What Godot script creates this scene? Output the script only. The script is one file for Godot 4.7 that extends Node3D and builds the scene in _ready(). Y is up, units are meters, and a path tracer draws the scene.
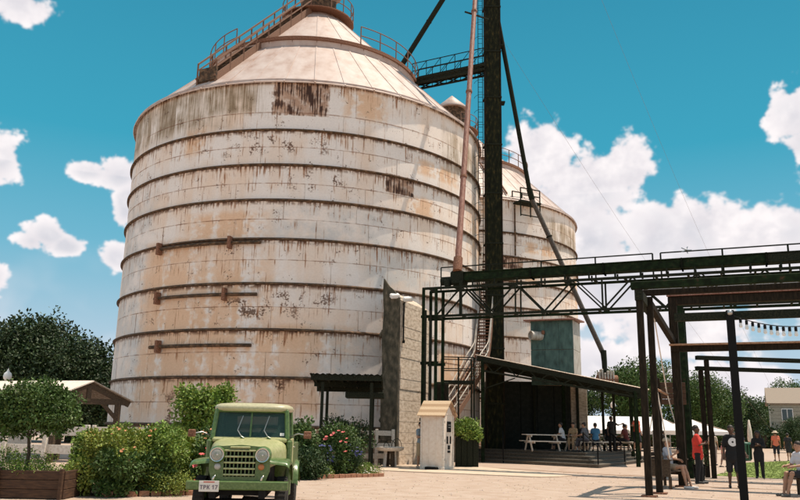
extends Node3D
# An old grain works turned market place: two rusty silos, an elevator leg, a conveyor gantry, a vintage truck and visitors.

var rng := RandomNumberGenerator.new()
var M := {}
var silo_rows := []          # every wall plate: y0, y1, a0, a1 (degrees)
const R := 10.18
const HOOPS := [17.84, 15.29, 13.54, 11.81, 9.93, 7.84, 5.74, 3.61, 1.5]
const SILO_A := Vector3(-5.538, 0, -44.658)
const SILO_B := Vector3(4.296, 0, -62.85)
const TOWER := Vector3(5.2, 0, -41.65)
const UG := Vector3(0.9164, 0, 0.4002)   # the way the gantry and the timber frame run
const VG := Vector3(0.4002, 0, -0.9164)


func _ready() -> void:
	rng.seed = 7
	set_camera()
	set_sky()
	set_sun()
	make_materials()
	ground()
	silos()
	tower_and_spouts()
	gantry()
	concrete_pier()
	deck_and_canopy()
	timber_frame()
	left_side()
	backdrop()
	truck()
	kiosk_and_furniture()
	plants()
	people()


func set_camera() -> void:
	var cam := Camera3D.new()
	cam.name = "camera"
	cam.position = Vector3(0, 1.55, 0)
	cam.rotation_degrees = Vector3(13.007, 0, 1.13)
	cam.fov = 36.0
	cam.near = 0.1
	cam.far = 1500.0
	add_child(cam)
	cam.current = true


# ---------------------------------------------------------------- sky
var cloud_noise := FastNoiseLite.new()
var puff_noise := FastNoiseLite.new()
var blobs := []
var near_blobs := []    # the same, sorted into slices of ten degrees

func sky_at(az: float, el: float) -> Color:
	var e := clampf(el, 0.0, 90.0)
	var c: Color
	if e < 5.0:
		c = Color(0.52, 0.60, 0.67).lerp(Color(0.40, 0.54, 0.65), e / 5.0)
	elif e < 12.0:
		c = Color(0.40, 0.54, 0.65).lerp(Color(0.15, 0.42, 0.56), (e - 5.0) / 7.0)
	elif e < 20.0:
		c = Color(0.15, 0.42, 0.56).lerp(Color(0.045, 0.325, 0.465), (e - 12.0) / 8.0)
	else:
		c = Color(0.045, 0.325, 0.465).lerp(Color(0.030, 0.235, 0.365), minf(1.0, (e - 20.0) / 14.0))
	# thin high veil
	var d := -1.0
	var squeeze := cos(deg_to_rad(e))
	var wob := cloud_noise.get_noise_2d(az * 1.0, e * 1.25)
	var big := puff_noise.get_noise_2d(az, e * 1.15)
	for b in near_blobs[clampi(int((az + 180.0) / 10.0), 0, 35)]:
		var dx: float = absf(az - b[0]) * squeeze
		if dx > 180.0 * squeeze:
			dx = 360.0 * squeeze - dx
		if dx > b[2] * 1.6:
			continue
		var dy: float = e - b[1]
		if dy < 0.0:
			dy *= 1.12
		if absf(dy) > b[3] * 1.6:
			continue
		var q: float = 1.0 - sqrt(dx * dx / (b[2] * b[2]) + dy * dy / (b[3] * b[3]))
		q += wob * (0.55 if b[2] > 2.0 else 0.85) + big * 0.3
		if q > d:
			d = q
	var a := smoothstep(-0.06, 0.20, d)
	if a > 0.0:
		var body := clampf(0.5 + big * 1.5 - wob * 0.5, 0.0, 1.0)
		var low := smoothstep(0.2, 0.9, d) * body * (0.85 if e < 17.0 else 0.4)
		var tex := clampf(0.5 + wob * 1.1, 0.0, 1.0)
		var k := Color(0.72, 0.68, 0.71).lerp(Color(0.92, 0.86, 0.86), tex).lerp(Color(0.52, 0.53, 0.59), low * 0.8)
		c = c.lerp(k, a * 0.97)
	# veil of haze that thickens the low clouds
	var veil := smoothstep(0.05, 0.5, big + 0.15) * smoothstep(13.0, 3.0, e) * 0.45
	c = c.lerp(Color(0.80, 0.76, 0.80), veil)
	return c


func sky_image(w: int, h: int, az0: float, az1: float, el1: float, el0: float) -> Image:
	var f := PackedFloat32Array()
	f.resize(w * h * 3)
	var i := 0
	for y in h:
		var el := el1 + (el0 - el1) * (y + 0.5) / h
		for x in w:
			var c := sky_at(az0 + (az1 - az0) * (x + 0.5) / w, el) if el > -0.5 else Color(0.5, 0.42, 0.34)
			f[i] = c.r
			f[i + 1] = c.g
			f[i + 2] = c.b
			i += 3
	return Image.create_from_data(w, h, false, Image.FORMAT_RGBF, f.to_byte_array())


func set_sky() -> void:
	cloud_noise.seed = 11
	cloud_noise.frequency = 0.34
	cloud_noise.fractal_octaves = 6
	cloud_noise.fractal_gain = 0.60
	puff_noise.seed = 5
	puff_noise.frequency = 0.09
	puff_noise.fractal_octaves = 4
	blobs = [[11.1, 19.5, 3.0, 3.0], [14.4, 17.6, 3.4, 3.2], [17.3, 18.7, 2.1, 2.4], [12.1, 15.5, 3.5, 3.2], [14.0, 13.4, 3.6, 2.9], [19.3, 13.5, 3.2, 2.6], [22.0, 14.1, 4.0, 2.5],
		[26.2, 12.9, 4.2, 2.7], [23.0, 11.1, 6.3, 2.9], [15.8, 10.0, 4.9, 2.9], [27.7, 9.5, 4.6, 2.9], [20.8, 7.0, 5.6, 2.5], [28.6, 20.7, 1.6, 1.9], [29.2, 19.0, 1.5, 1.2],
		[-21.0, 17.0, 1.6, 1.2], [-23.0, 17.0, 1.4, 0.7], [-20.3, 14.9, 0.9, 2.0], [-20.6, 11.3, 1.2, 1.1], [-25.3, 12.2, 1.6, 1.1], [-24.1, 11.8, 1.3, 0.8], [-26.2, 11.8, 1.1, 0.8],
		[-29.2, 16.9, 1.7, 1.9], [-28.6, 9.0, 1.2, 1.5], [-29.2, 26.9, 2.4, 1.2], [14.6, 4.3, 4.2, 2.1], [21.2, 3.3, 5.6, 1.8], [32.0, 14.0, 4.0, 3.0], [-33.0, 13.0, 3.0, 2.4]]
	var r := RandomNumberGenerator.new()
	r.seed = 21
	for k in 150:    # unseen clouds all round, added thickly to whiten the fill light
		var az := r.randf_range(48.0, 312.0)
		var el := r.randf_range(4.0, 34.0) if k < 66 else r.randf_range(30.0, 86.0)
		var s := r.randf_range(2.4, 6.0)
		az = az if az < 180.0 else az - 360.0
		for j in 4:
			blobs.append([az + r.randf_range(-1.3, 1.3) * s, el + r.randf_range(-0.3, 0.5) * s, s * r.randf_range(0.6, 1.1), s * r.randf_range(0.45, 0.7)])
	for k in 36:
		var slice := []
		for b in blobs:
			var reach: float = b[2] * 1.6 / maxf(0.05, cos(deg_to_rad(minf(89.0, b[1] + b[3] * 1.6)))) + 5.0
			var off: float = absf(wrapf(b[0] - (k * 10.0 - 175.0), -180.0, 180.0))
			if off < reach:
				slice.append(b)
		near_blobs.append(slice)
	var im := sky_image(1024, 512, -180.0, 180.0, 90.0, -90.0)
	im.resize(4096, 2048, Image.INTERPOLATE_BILINEAR)
	# the part with sharp cloud edges is computed finer
	var x0 := 1640
	var x1 := 2456
	var y0 := 656
	var y1 := 1024
	var sub := sky_image(x1 - x0, y1 - y0, x0 * 360.0 / 4096.0 - 180.0, x1 * 360.0 / 4096.0 - 180.0, 90.0 - y0 * 180.0 / 2048.0, 90.0 - y1 * 180.0 / 2048.0)
	im.blit_rect(sub, Rect2i(0, 0, x1 - x0, y1 - y0), Vector2i(x0, y0))
	var turned := Image.create_empty(4096, 2048, false, Image.FORMAT_RGBF)    # a panorama starts at -z
	turned.blit_rect(im, Rect2i(2048, 0, 2048, 2048), Vector2i(0, 0))
	turned.blit_rect(im, Rect2i(0, 0, 2048, 2048), Vector2i(2048, 0))
	var pano := PanoramaSkyMaterial.new()
	pano.panorama = ImageTexture.create_from_image(turned)
	var sky := Sky.new()
	sky.sky_material = pano
	var env := Environment.new()
	env.background_mode = Environment.BG_SKY
	env.sky = sky
	env.tonemap_mode = Environment.TONE_MAPPER_LINEAR
	env.tonemap_exposure = 1.15
	env.sdfgi_enabled = true
	env.ssao_enabled = true
	env.ssil_enabled = true
	var we := WorldEnvironment.new()
	we.name = "world_environment"
	we.environment = env
	add_child(we)


func set_sun() -> void:
	var sun := DirectionalLight3D.new()
	sun.name = "sun"
	sun.light_energy = 1.5
	sun.light_color = Color(1.0, 0.94, 0.86)
	sun.light_angular_distance = 0.5
	sun.shadow_enabled = true
	add_child(sun)
	sun.look_at_from_position(Vector3(0.333, 0.94, -0.077) * 100.0, Vector3.ZERO, Vector3(0, 0, 1))


# ---------------------------------------------------------------- mesh helpers
class MB:
	var v := PackedVector3Array()
	var n := PackedVector3Array()
	var u := PackedVector2Array()
	var c := PackedColorArray()
	var col := Color.WHITE
	var colored := false
	func vert(p: Vector3, nn: Vector3) -> void:
		v.append(p)
		n.append(nn)
		if colored:
			c.append(col)
	func tri(a: Vector3, b: Vector3, d: Vector3) -> void:    # counter-clockwise seen from outside
		var nn := (b - a).cross(d - a).normalized()
		vert(a, nn)
		vert(d, nn)
		vert(b, nn)
	func quad(a: Vector3, b: Vector3, d: Vector3, e: Vector3) -> void:
		tri(a, b, d)
		tri(a, d, e)
	func squad(a: Vector3, b: Vector3, d: Vector3, e: Vector3, na: Vector3, nb: Vector3, nd: Vector3, ne: Vector3) -> void:
		if (b - a).cross(d - a).dot(na + nb + nd) + (d - a).cross(e - a).dot(na + nd + ne) >= 0.0:
			vert(a, na); vert(d, nd); vert(b, nb)
			vert(a, na); vert(e, ne); vert(d, nd)
		else:
			vert(a, na); vert(b, nb); vert(d, nd)
			vert(a, na); vert(d, nd); vert(e, ne)
	func box(at: Vector3, size: Vector3, b := Basis.IDENTITY, bev := 0.0) -> void:
		var h := size * 0.5
		if bev <= 0.0:
			var p := []
			for i in 8:
				p.append(at + b * Vector3(h.x if i & 1 else -h.x, h.y if i & 2 else -h.y, h.z if i & 4 else -h.z))
			quad(p[4], p[5], p[7], p[6]); quad(p[1], p[0], p[2], p[3]); quad(p[5], p[1], p[3], p[7])
			quad(p[0], p[4], p[6], p[2]); quad(p[6], p[7], p[3], p[2]); quad(p[0], p[1], p[5], p[4])
			return
		var i3 := h - Vector3(bev, bev, bev)
		for ax in 3:
			for s in [-1.0, 1.0]:
				var q := []
				for k in [[-1, -1], [1, -1], [1, 1], [-1, 1]]:
					var w := Vector3()
					w[ax] = s * h[ax]
					w[(ax + 1) % 3] = k[0] * i3[(ax + 1) % 3]
					w[(ax + 2) % 3] = k[1] * i3[(ax + 2) % 3]
					q.append(at + b * w)
				if s > 0:
					quad(q[0], q[1], q[2], q[3])
				else:
					quad(q[3], q[2], q[1], q[0])
		for ax in 3:
			var a1 := (ax + 1) % 3
			var a2 := (ax + 2) % 3
			for s1 in [-1.0, 1.0]:
				for s2 in [-1.0, 1.0]:
					var q := []
					for k in [[-1, 0], [1, 0], [1, 1], [-1, 1]]:
						var w := Vector3()
						w[ax] = k[0] * i3[ax]
						w[a1] = s1 * (h[a1] if k[1] == 0 else i3[a1])
						w[a2] = s2 * (i3[a2] if k[1] == 0 else h[a2])
						q.append(at + b * w)
					if s1 * s2 < 0:
						quad(q[3], q[2], q[1], q[0])
					else:
						quad(q[0], q[1], q[2], q[3])
		for i in 8:
			var s := Vector3(1.0 if i & 1 else -1.0, 1.0 if i & 2 else -1.0, 1.0 if i & 4 else -1.0)
			var pa := at + b * (Vector3(h.x, i3.y, i3.z) * s)
			var pb := at + b * (Vector3(i3.x, h.y, i3.z) * s)
			var pc := at + b * (Vector3(i3.x, i3.y, h.z) * s)
			if s.x * s.y * s.z > 0:
				tri(pa, pb, pc)
			else:
				tri(pc, pb, pa)
	func beam(a: Vector3, e: Vector3, w: float, h: float, up := Vector3.UP, bev := 0.0) -> void:
		var z := (e - a).normalized()
		if absf(z.dot(up)) > 0.999:
			up = Vector3(1, 0, 0)
		var x := up.cross(z).normalized()
		var y := z.cross(x)
		box((a + e) * 0.5, Vector3(w, h, a.distance_to(e)), Basis(x, y, z), bev)
	func tube(pts: Array, rad: Array, sides := 8, caps := true) -> void:
		var rings := []
		var up := Vector3.UP
		for i in pts.size():
			var p: Vector3 = pts[i]
			var d: Vector3 = (pts[mini(i + 1, pts.size() - 1)] - pts[maxi(i - 1, 0)]).normalized()
			if absf(d.dot(up)) > 0.99:
				up = Vector3(0.3, 0.1, 1).normalized()
			var x := up.cross(d).normalized()
			var y := d.cross(x)
			up = y
			var ring := []
			for k in sides:
				var t := TAU * k / sides
				var o := x * cos(t) + y * sin(t)
				ring.append([p + o * float(rad[mini(i, rad.size() - 1)]), o])
			rings.append(ring)
		for i in rings.size() - 1:
			for k in sides:
				var a: Array = rings[i][k]
				var b2: Array = rings[i][(k + 1) % sides]
				var d2: Array = rings[i + 1][(k + 1) % sides]
				var e2: Array = rings[i + 1][k]
				squad(a[0], b2[0], d2[0], e2[0], a[1], b2[1], d2[1], e2[1])
		if caps:
			for k in range(1, sides - 1):
				tri(rings[0][0][0], rings[0][k + 1][0], rings[0][k][0])
				var l: Array = rings[rings.size() - 1]
				tri(l[0][0], l[k][0], l[k + 1][0])
	func rod(a: Vector3, e: Vector3, r0: float, sides := 6, r1 := -1.0) -> void:
		tube([a, e], [r0, r0 if r1 < 0.0 else r1], sides)
	func lathe(at: Vector3, prof: Array, segs := 24, a0 := 0.0, a1 := TAU, flat := false) -> void:    # profile: Vector2(radius, height), from the bottom up on the outside
		for i in prof.size() - 1:
			var p: Vector2 = prof[i]
			var q: Vector2 = prof[i + 1]
			var d := q - p
			var nn := Vector2(d.y, -d.x).normalized()
			var np := nn
			var nq := nn
			if not flat:
				if i > 0:
					var d0: Vector2 = p - prof[i - 1]
					var n0 := Vector2(d0.y, -d0.x).normalized()
					if n0.dot(nn) > 0.5:
						np = (n0 + nn).normalized()
				if i < prof.size() - 2:
					var d1: Vector2 = prof[i + 2] - q
					var n1 := Vector2(d1.y, -d1.x).normalized()
					if n1.dot(nn) > 0.5:
						nq = (n1 + nn).normalized()
			for k in segs:
				var t0 := a0 + (a1 - a0) * k / segs
				var t1 := a0 + (a1 - a0) * (k + 1) / segs
				var e0 := Vector3(sin(t0), 0, cos(t0))
				var e1 := Vector3(sin(t1), 0, cos(t1))
				squad(at + e0 * p.x + Vector3(0, p.y, 0), at + e1 * p.x + Vector3(0, p.y, 0), at + e1 * q.x + Vector3(0, q.y, 0), at + e0 * q.x + Vector3(0, q.y, 0),
					e0 * np.x + Vector3(0, np.y, 0), e1 * np.x + Vector3(0, np.y, 0), e1 * nq.x + Vector3(0, nq.y, 0), e0 * nq.x + Vector3(0, nq.y, 0))
	func ball(at: Vector3, r: Vector3, segs := 12, rows := 8) -> void:
		for j in rows:
			for k in segs:
				var q := []
				for w in [[0, 0], [1, 0], [1, 1], [0, 1]]:
					var t: float = TAU * (k + w[0]) / segs
					var f: float = -PI / 2 + PI * (j + w[1]) / rows
					q.append(Vector3(cos(f) * sin(t), sin(f), cos(f) * cos(t)))
				squad(at + q[0] * r, at + q[1] * r, at + q[2] * r, at + q[3] * r, (q[0] / r).normalized(), (q[1] / r).normalized(), (q[2] / r).normalized(), (q[3] / r).normalized())
	func prism(poly: Array, t: Transform3D, depth: float) -> void:    # polygon in local x-y, counter-clockwise, pushed from z = -depth/2 to depth/2
		var pv := PackedVector2Array(poly)
		var idx := Geometry2D.triangulate_polygon(pv)
		for i in range(0, idx.size(), 3):
			var a: Vector2 = pv[idx[i]]
			var b2: Vector2 = pv[idx[i + 1]]
			var d: Vector2 = pv[idx[i + 2]]
			if (b2 - a).cross(d - a) < 0:
				var s := b2
				b2 = d
				d = s
			tri(t * Vector3(a.x, a.y, depth / 2), t * Vector3(b2.x, b2.y, depth / 2), t * Vector3(d.x, d.y, depth / 2))
			tri(t * Vector3(a.x, a.y, -depth / 2), t * Vector3(d.x, d.y, -depth / 2), t * Vector3(b2.x, b2.y, -depth / 2))
		for i in pv.size():
			var a: Vector2 = pv[i]
			var b2: Vector2 = pv[(i + 1) % pv.size()]
			quad(t * Vector3(a.x, a.y, -depth / 2), t * Vector3(b2.x, b2.y, -depth / 2), t * Vector3(b2.x, b2.y, depth / 2), t * Vector3(a.x, a.y, depth / 2))
	func mesh() -> ArrayMesh:
		var a := []
		a.resize(Mesh.ARRAY_MAX)
		a[Mesh.ARRAY_VERTEX] = v
		a[Mesh.ARRAY_NORMAL] = n
		if u.size() == v.size() and u.size():
			a[Mesh.ARRAY_TEX_UV] = u
		if c.size() == v.size() and c.size():
			a[Mesh.ARRAY_COLOR] = c
		var m := ArrayMesh.new()
		m.add_surface_from_arrays(Mesh.PRIMITIVE_TRIANGLES, a)
		return m


func put(mb: MB, called: String, m: Material, parent: Node) -> MeshInstance3D:    # coordinates of the parent
	var o := MeshInstance3D.new()
	o.name = called
	o.mesh = mb.mesh()
	o.material_override = null
	o.mesh.surface_set_material(0, m)
	parent.add_child(o, true)
	return o


func putw(mb: MB, called: String, m: Material, parent: Node) -> MeshInstance3D:    # built in world coordinates, kept relative to its thing
	var at := Vector3.ZERO
	var q := parent
	while q != self:
		at += q.position
		q = q.get_parent()
	if at != Vector3.ZERO:
		for i in mb.v.size():
			mb.v[i] -= at
	return put(mb, called, m, parent)


func tag(o: Node, label: String, category: String, group := "", kind := "") -> void:
	if label: o.set_meta("label", label)
	if category: o.set_meta("category", category)
	if group: o.set_meta("group", group)
	if kind: o.set_meta("kind", kind)


func thing(called: String, label: String, category: String, at := Vector3.ZERO, turn := 0.0, group := "") -> Node3D:
	var o := Node3D.new()
	o.name = called
	add_child(o, true)
	o.position = at
	o.rotation.y = turn
	tag(o, label, category, group)
	return o


func structure(mb: MB, called: String, m: Material) -> MeshInstance3D:
	var o := put(mb, called, m, self)
	o.set_meta("kind", "structure")
	return o


# ---------------------------------------------------------------- materials
func lin(r: float, g: float, b: float) -> Color:
	return Color(r, g, b).linear_to_srgb()


func plain(r: float, g: float, b: float, rough := 0.7, metal := 0.0) -> StandardMaterial3D:
	var m := StandardMaterial3D.new()
	m.albedo_color = lin(r, g, b)
	m.roughness = rough
	m.metallic = metal
	return m


var tex_count := 0
func grainy(cols: Array, freq: float, metres: float, rough := 0.8, metal := 0.0, bump := 0.0, stretch := Vector3.ONE, octaves := 5, size := 512) -> StandardMaterial3D:    # cols: [offset, r, g, b] linear
	var f := FastNoiseLite.new()
	tex_count += 1
	f.seed = 100 + tex_count
	f.frequency = freq
	f.fractal_octaves = octaves
	f.fractal_gain = 0.55
	var g := Gradient.new()
	var offs := PackedFloat32Array()
	var cs := PackedColorArray()
	for k in cols:
		offs.append(k[0])
		cs.append(lin(k[1], k[2], k[3]))
	g.offsets = offs
	g.colors = cs
	var t := NoiseTexture2D.new()
	t.width = size
	t.height = size
	t.seamless = true
	t.noise = f
	t.color_ramp = g
	var m := StandardMaterial3D.new()
	m.albedo_texture = t
	m.roughness = rough
	m.metallic = metal
	m.uv1_triplanar = true
	m.uv1_world_triplanar = true
	m.uv1_triplanar_sharpness = 4.0
	m.uv1_scale = stretch / metres
	if bump > 0.0:
		var t2 := NoiseTexture2D.new()
		t2.width = size
		t2.height = size
		t2.seamless = true
		t2.noise = f
		m.heightmap_enabled = true
		m.heightmap_texture = t2
		m.heightmap_scale = bump
	return m


func leafy(r: float, g: float, b: float) -> StandardMaterial3D:
	var m := StandardMaterial3D.new()
	m.albedo_color = lin(r, g, b)
	m.vertex_color_use_as_albedo = true
	m.roughness = 0.6
	m.backlight_enabled = true
	m.backlight = lin(r * 0.3, g * 0.34, b * 0.15)
	return m


func make_materials() -> void:
	M.ground = grainy([[0.0, 0.375, 0.265, 0.200], [0.35, 0.435, 0.325, 0.252], [0.6, 0.465, 0.358, 0.287], [1.0, 0.51, 0.405, 0.335]], 0.02, 16.0, 0.9, 0.0, 0.25, Vector3.ONE, 7, 1024)
	var grit := NoiseTexture2D.new()    # sand and small stones on the ground
	var gf := FastNoiseLite.new()
	gf.seed = 91
	gf.noise_type = FastNoiseLite.TYPE_CELLULAR
	gf.frequency = 0.06
	gf.fractal_octaves = 3
	grit.width = 1024
	grit.height = 1024
	grit.seamless = true
	grit.noise = gf
	var gg := Gradient.new()
	gg.offsets = PackedFloat32Array([0.0, 0.25, 0.6, 1.0])
	gg.colors = PackedColorArray([Color(0.84, 0.82, 0.80), Color(0.95, 0.94, 0.93), Color(1, 1, 1), Color(1, 1, 1)])
	grit.color_ramp = gg
	M.ground.detail_enabled = true
	M.ground.detail_albedo = grit
	M.ground.detail_blend_mode = BaseMaterial3D.BLEND_MODE_MUL
	M.ground.detail_uv_layer = BaseMaterial3D.DETAIL_UV_2
	M.ground.uv2_triplanar = true
	M.ground.uv2_world_triplanar = true
	M.ground.uv2_scale = Vector3.ONE / 2.2
	M.slab = grainy([[0.0, 0.48, 0.37, 0.27], [0.5, 0.57, 0.45, 0.34], [1.0, 0.62, 0.51, 0.40]], 0.03, 5.0, 0.85, 0.0, 0.3, Vector3.ONE, 6)
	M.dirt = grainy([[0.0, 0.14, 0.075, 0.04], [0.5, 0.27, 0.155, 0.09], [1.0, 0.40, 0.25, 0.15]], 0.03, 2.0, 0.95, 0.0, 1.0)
	M.brick = grainy([[0.0, 0.22, 0.09, 0.05], [0.5, 0.36, 0.17, 0.10], [1.0, 0.48, 0.28, 0.18]], 0.03, 1.0, 0.9, 0.0, 0.5)
	M.lawn = grainy([[0.0, 0.15, 0.20, 0.035], [0.5, 0.19, 0.25, 0.05], [1.0, 0.24, 0.30, 0.07]], 0.05, 3.0, 0.95, 0.0, 0.5)
	M.roof = grainy([[0.0, 0.34, 0.205, 0.15], [0.3, 0.47, 0.35, 0.30], [0.6, 0.54, 0.435, 0.39], [1.0, 0.60, 0.515, 0.475]], 0.02, 9.0, 0.55, 0.0, 0.3, Vector3(1, 0.6, 1), 6)
	M.core = grainy([[0.0, 0.24, 0.13, 0.07], [0.5, 0.42, 0.30, 0.21], [1.0, 0.58, 0.50, 0.41]], 0.03, 4.0, 0.9)
	M.hoop = grainy([[0.0, 0.02, 0.014, 0.009], [0.35, 0.06, 0.036, 0.02], [0.6, 0.13, 0.07, 0.036], [1.0, 0.26, 0.18, 0.11]], 0.02, 3.0, 0.9, 0.0, 0.2)
	M.rust = grainy([[0.0, 0.07, 0.03, 0.015], [0.45, 0.20, 0.085, 0.045], [0.7, 0.32, 0.15, 0.09], [1.0, 0.46, 0.30, 0.22]], 0.05, 1.5, 0.85, 0.0, 0.3)
	M.rail = grainy([[0.0, 0.08, 0.035, 0.02], [0.5, 0.20, 0.10, 0.06], [1.0, 0.42, 0.30, 0.23]], 0.05, 0.8, 0.8)
	M.pipe = grainy([[0.0, 0.13, 0.045, 0.028], [0.4, 0.26, 0.11, 0.075], [0.7, 0.34, 0.17, 0.125], [1.0, 0.44, 0.28, 0.22]], 0.04, 2.0, 0.6, 0.0, 0.0, Vector3(1, 0.3, 1))
	M.green = grainy([[0.0, 0.007, 0.009, 0.005], [0.45, 0.011, 0.019, 0.008], [0.7, 0.015, 0.029, 0.011], [0.85, 0.035, 0.028, 0.016], [1.0, 0.10, 0.055, 0.03]], 0.03, 4.0, 0.85, 0.0, 0.2)
	M.dark = grainy([[0.0, 0.010, 0.011, 0.008], [0.5, 0.020, 0.024, 0.016], [0.8, 0.035, 0.034, 0.022], [1.0, 0.09, 0.06, 0.035]], 0.05, 1.5, 0.9, 0.0, 0.2)
	M.tower = grainy([[0.0, 0.008, 0.009, 0.006], [0.5, 0.016, 0.018, 0.010], [0.75, 0.035, 0.032, 0.014], [1.0, 0.12, 0.075, 0.03]], 0.03, 3.0, 0.9, 0.0, 0.2, Vector3(1, 0.35, 1))
	M.brown = grainy([[0.0, 0.010, 0.008, 0.005], [0.5, 0.022, 0.016, 0.010], [1.0, 0.045, 0.030, 0.019]], 0.04, 1.6, 0.75, 0.0, 0.3, Vector3(1, 0.2, 1))
	M.concrete = grainy([[0.0, 0.26, 0.19, 0.13], [0.35, 0.48, 0.385, 0.295], [0.65, 0.60, 0.50, 0.40], [1.0, 0.70, 0.61, 0.51]], 0.03, 11.0, 0.9, 0.0, 0.3, Vector3(1, 2.2, 1), 7, 1024)
	M.shaded_concrete = grainy([[0.0, 0.025, 0.024, 0.015], [0.4, 0.06, 0.052, 0.034], [0.7, 0.11, 0.09, 0.06], [1.0, 0.22, 0.17, 0.12]], 0.02, 3.0, 0.95, 0.0, 0.4, Vector3(1, 0.5, 1), 6)  # concrete darkened to carry the shade of the wall's left face
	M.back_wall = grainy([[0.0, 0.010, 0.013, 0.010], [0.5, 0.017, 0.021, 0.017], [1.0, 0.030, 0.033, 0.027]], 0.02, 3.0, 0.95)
	M.spout = grainy([[0.0, 0.04, 0.03, 0.022], [0.5, 0.085, 0.068, 0.055], [1.0, 0.15, 0.12, 0.10]], 0.03, 2.0, 0.7)
	M.wood = grainy([[0.0, 0.035, 0.015, 0.007], [0.5, 0.068, 0.031, 0.014], [1.0, 0.12, 0.06, 0.028]], 0.03, 1.2, 0.8, 0.0, 0.2, Vector3(0.25, 1.6, 0.25))
	M.plank = grainy([[0.0, 0.22, 0.11, 0.06], [0.5, 0.40, 0.23, 0.14], [1.0, 0.52, 0.34, 0.22]], 0.03, 1.5, 0.8)
	M.timber = grainy([[0.0, 0.024, 0.015, 0.009], [0.5, 0.06, 0.038, 0.021], [1.0, 0.12, 0.08, 0.047]], 0.03, 1.0, 0.85, 0.0, 0.2)
	M.white_wood = grainy([[0.0, 0.52, 0.44, 0.36], [0.5, 0.68, 0.61, 0.53], [1.0, 0.78, 0.73, 0.66]], 0.03, 1.5, 0.7, 0.0, 0.1)
	M.cream = grainy([[0.0, 0.68, 0.55, 0.44], [0.5, 0.77, 0.66, 0.56], [1.0, 0.83, 0.74, 0.65]], 0.02, 2.0, 0.6)
	M.shingle_dark = grainy([[0.0, 0.26, 0.155, 0.085], [0.5, 0.40, 0.26, 0.15], [1.0, 0.52, 0.37, 0.23]], 0.05, 0.8, 0.85, 0.0, 0.2)
	M.shingle = grainy([[0.0, 0.40, 0.26, 0.15], [0.5, 0.58, 0.42, 0.27], [1.0, 0.70, 0.56, 0.40]], 0.05, 0.8, 0.85, 0.0, 0.2)
	M.teal = grainy([[0.0, 0.02, 0.04, 0.034], [0.35, 0.05, 0.11, 0.095], [0.75, 0.085, 0.165, 0.145], [1.0, 0.15, 0.22, 0.19]], 0.02, 3.5, 0.55, 0.0, 0.1, Vector3(1, 0.4, 1))
	M.grey_paint = grainy([[0.0, 0.25, 0.20, 0.15], [0.5, 0.50, 0.46, 0.41], [1.0, 0.62, 0.58, 0.53]], 0.025, 2.5, 0.6, 0.0, 0.1, Vector3(1, 0.3, 1))
	M.tin = grainy([[0.0, 0.12, 0.075, 0.05], [0.5, 0.26, 0.21, 0.17], [1.0, 0.42, 0.38, 0.33]], 0.03, 2.0, 0.5, 0.4, 0.1)
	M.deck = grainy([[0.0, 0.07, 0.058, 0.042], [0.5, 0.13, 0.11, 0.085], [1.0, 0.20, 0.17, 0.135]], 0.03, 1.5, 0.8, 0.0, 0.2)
	M.tent = plain(0.82, 0.80, 0.78, 0.6)
	M.house = grainy([[0.0, 0.30, 0.28, 0.22], [1.0, 0.42, 0.39, 0.31]], 0.02, 3.0, 0.8)
	M.house_roof = grainy([[0.0, 0.22, 0.17, 0.13], [1.0, 0.38, 0.31, 0.25]], 0.05, 2.0, 0.9)
	M.bark = grainy([[0.0, 0.03, 0.02, 0.012], [0.5, 0.07, 0.05, 0.03], [1.0, 0.13, 0.095, 0.06]], 0.05, 0.8, 0.95, 0.0, 1.0, Vector3(1, 0.4, 1))
	M.glass = plain(0.06, 0.08, 0.08, 0.05)
	M.black = plain(0.009, 0.009, 0.009, 0.8)
	M.black.metallic_specular = 0.3
	M.rubber = grainy([[0.0, 0.012, 0.011, 0.010], [1.0, 0.035, 0.030, 0.026]], 0.05, 0.5, 0.9)
	M.steel = plain(0.45, 0.45, 0.44, 0.3, 0.8)
	M.white = plain(0.80, 0.78, 0.75, 0.5)
	var pane := StandardMaterial3D.new()
	pane.albedo_color = Color(0.25, 0.33, 0.31, 0.5)
	pane.transparency = BaseMaterial3D.TRANSPARENCY_ALPHA
	pane.roughness = 0.03
	pane.metallic_specular = 0.3
	M.pane = pane
	for k in ["green", "dark", "tower", "brown"]:
		M[k].metallic_specular = 0.25
	M.leaf_oak = leafy(0.030, 0.062, 0.018)
	M.leaf_tree = leafy(0.075, 0.14, 0.03)
	M.leaf_shrub = leafy(0.25, 0.31, 0.06)
	M.leaf_dark = leafy(0.035, 0.075, 0.018)
	M.leaf_bright = leafy(0.20, 0.30, 0.055)


# ---------------------------------------------------------------- ground
func sheet(poly: Array, y: float) -> MB:    # flat polygon of [x, z]
	var mb := MB.new()
	var pv := PackedVector2Array()
	for p in poly:
		pv.append(Vector2(p[0], p[1]))
	var idx := Geometry2D.triangulate_polygon(pv)
	for i in range(0, idx.size(), 3):
		var a := pv[idx[i]]
		var b := pv[idx[i + 1]]
		var d := pv[idx[i + 2]]
		for q in ([a, b, d] if (b - a).cross(d - a) > 0.0 else [a, d, b]):
			mb.vert(Vector3(q.x, y, q.y), Vector3.UP)
	return mb


func ragged(poly: Array, amount: float, step: float) -> Array:    # a polygon with an uneven outline
	var out := []
	for i in poly.size():
		var a := Vector2(poly[i][0], poly[i][1])
		var b := Vector2(poly[(i + 1) % poly.size()][0], poly[(i + 1) % poly.size()][1])
		var k := maxi(1, int(a.distance_to(b) / step))
		for j in k:
			var p := a.lerp(b, float(j) / k) + Vector2(rng.randf_range(-1, 1), rng.randf_range(-1, 1)) * amount
			out.append([p.x, p.y])
	return out


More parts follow.
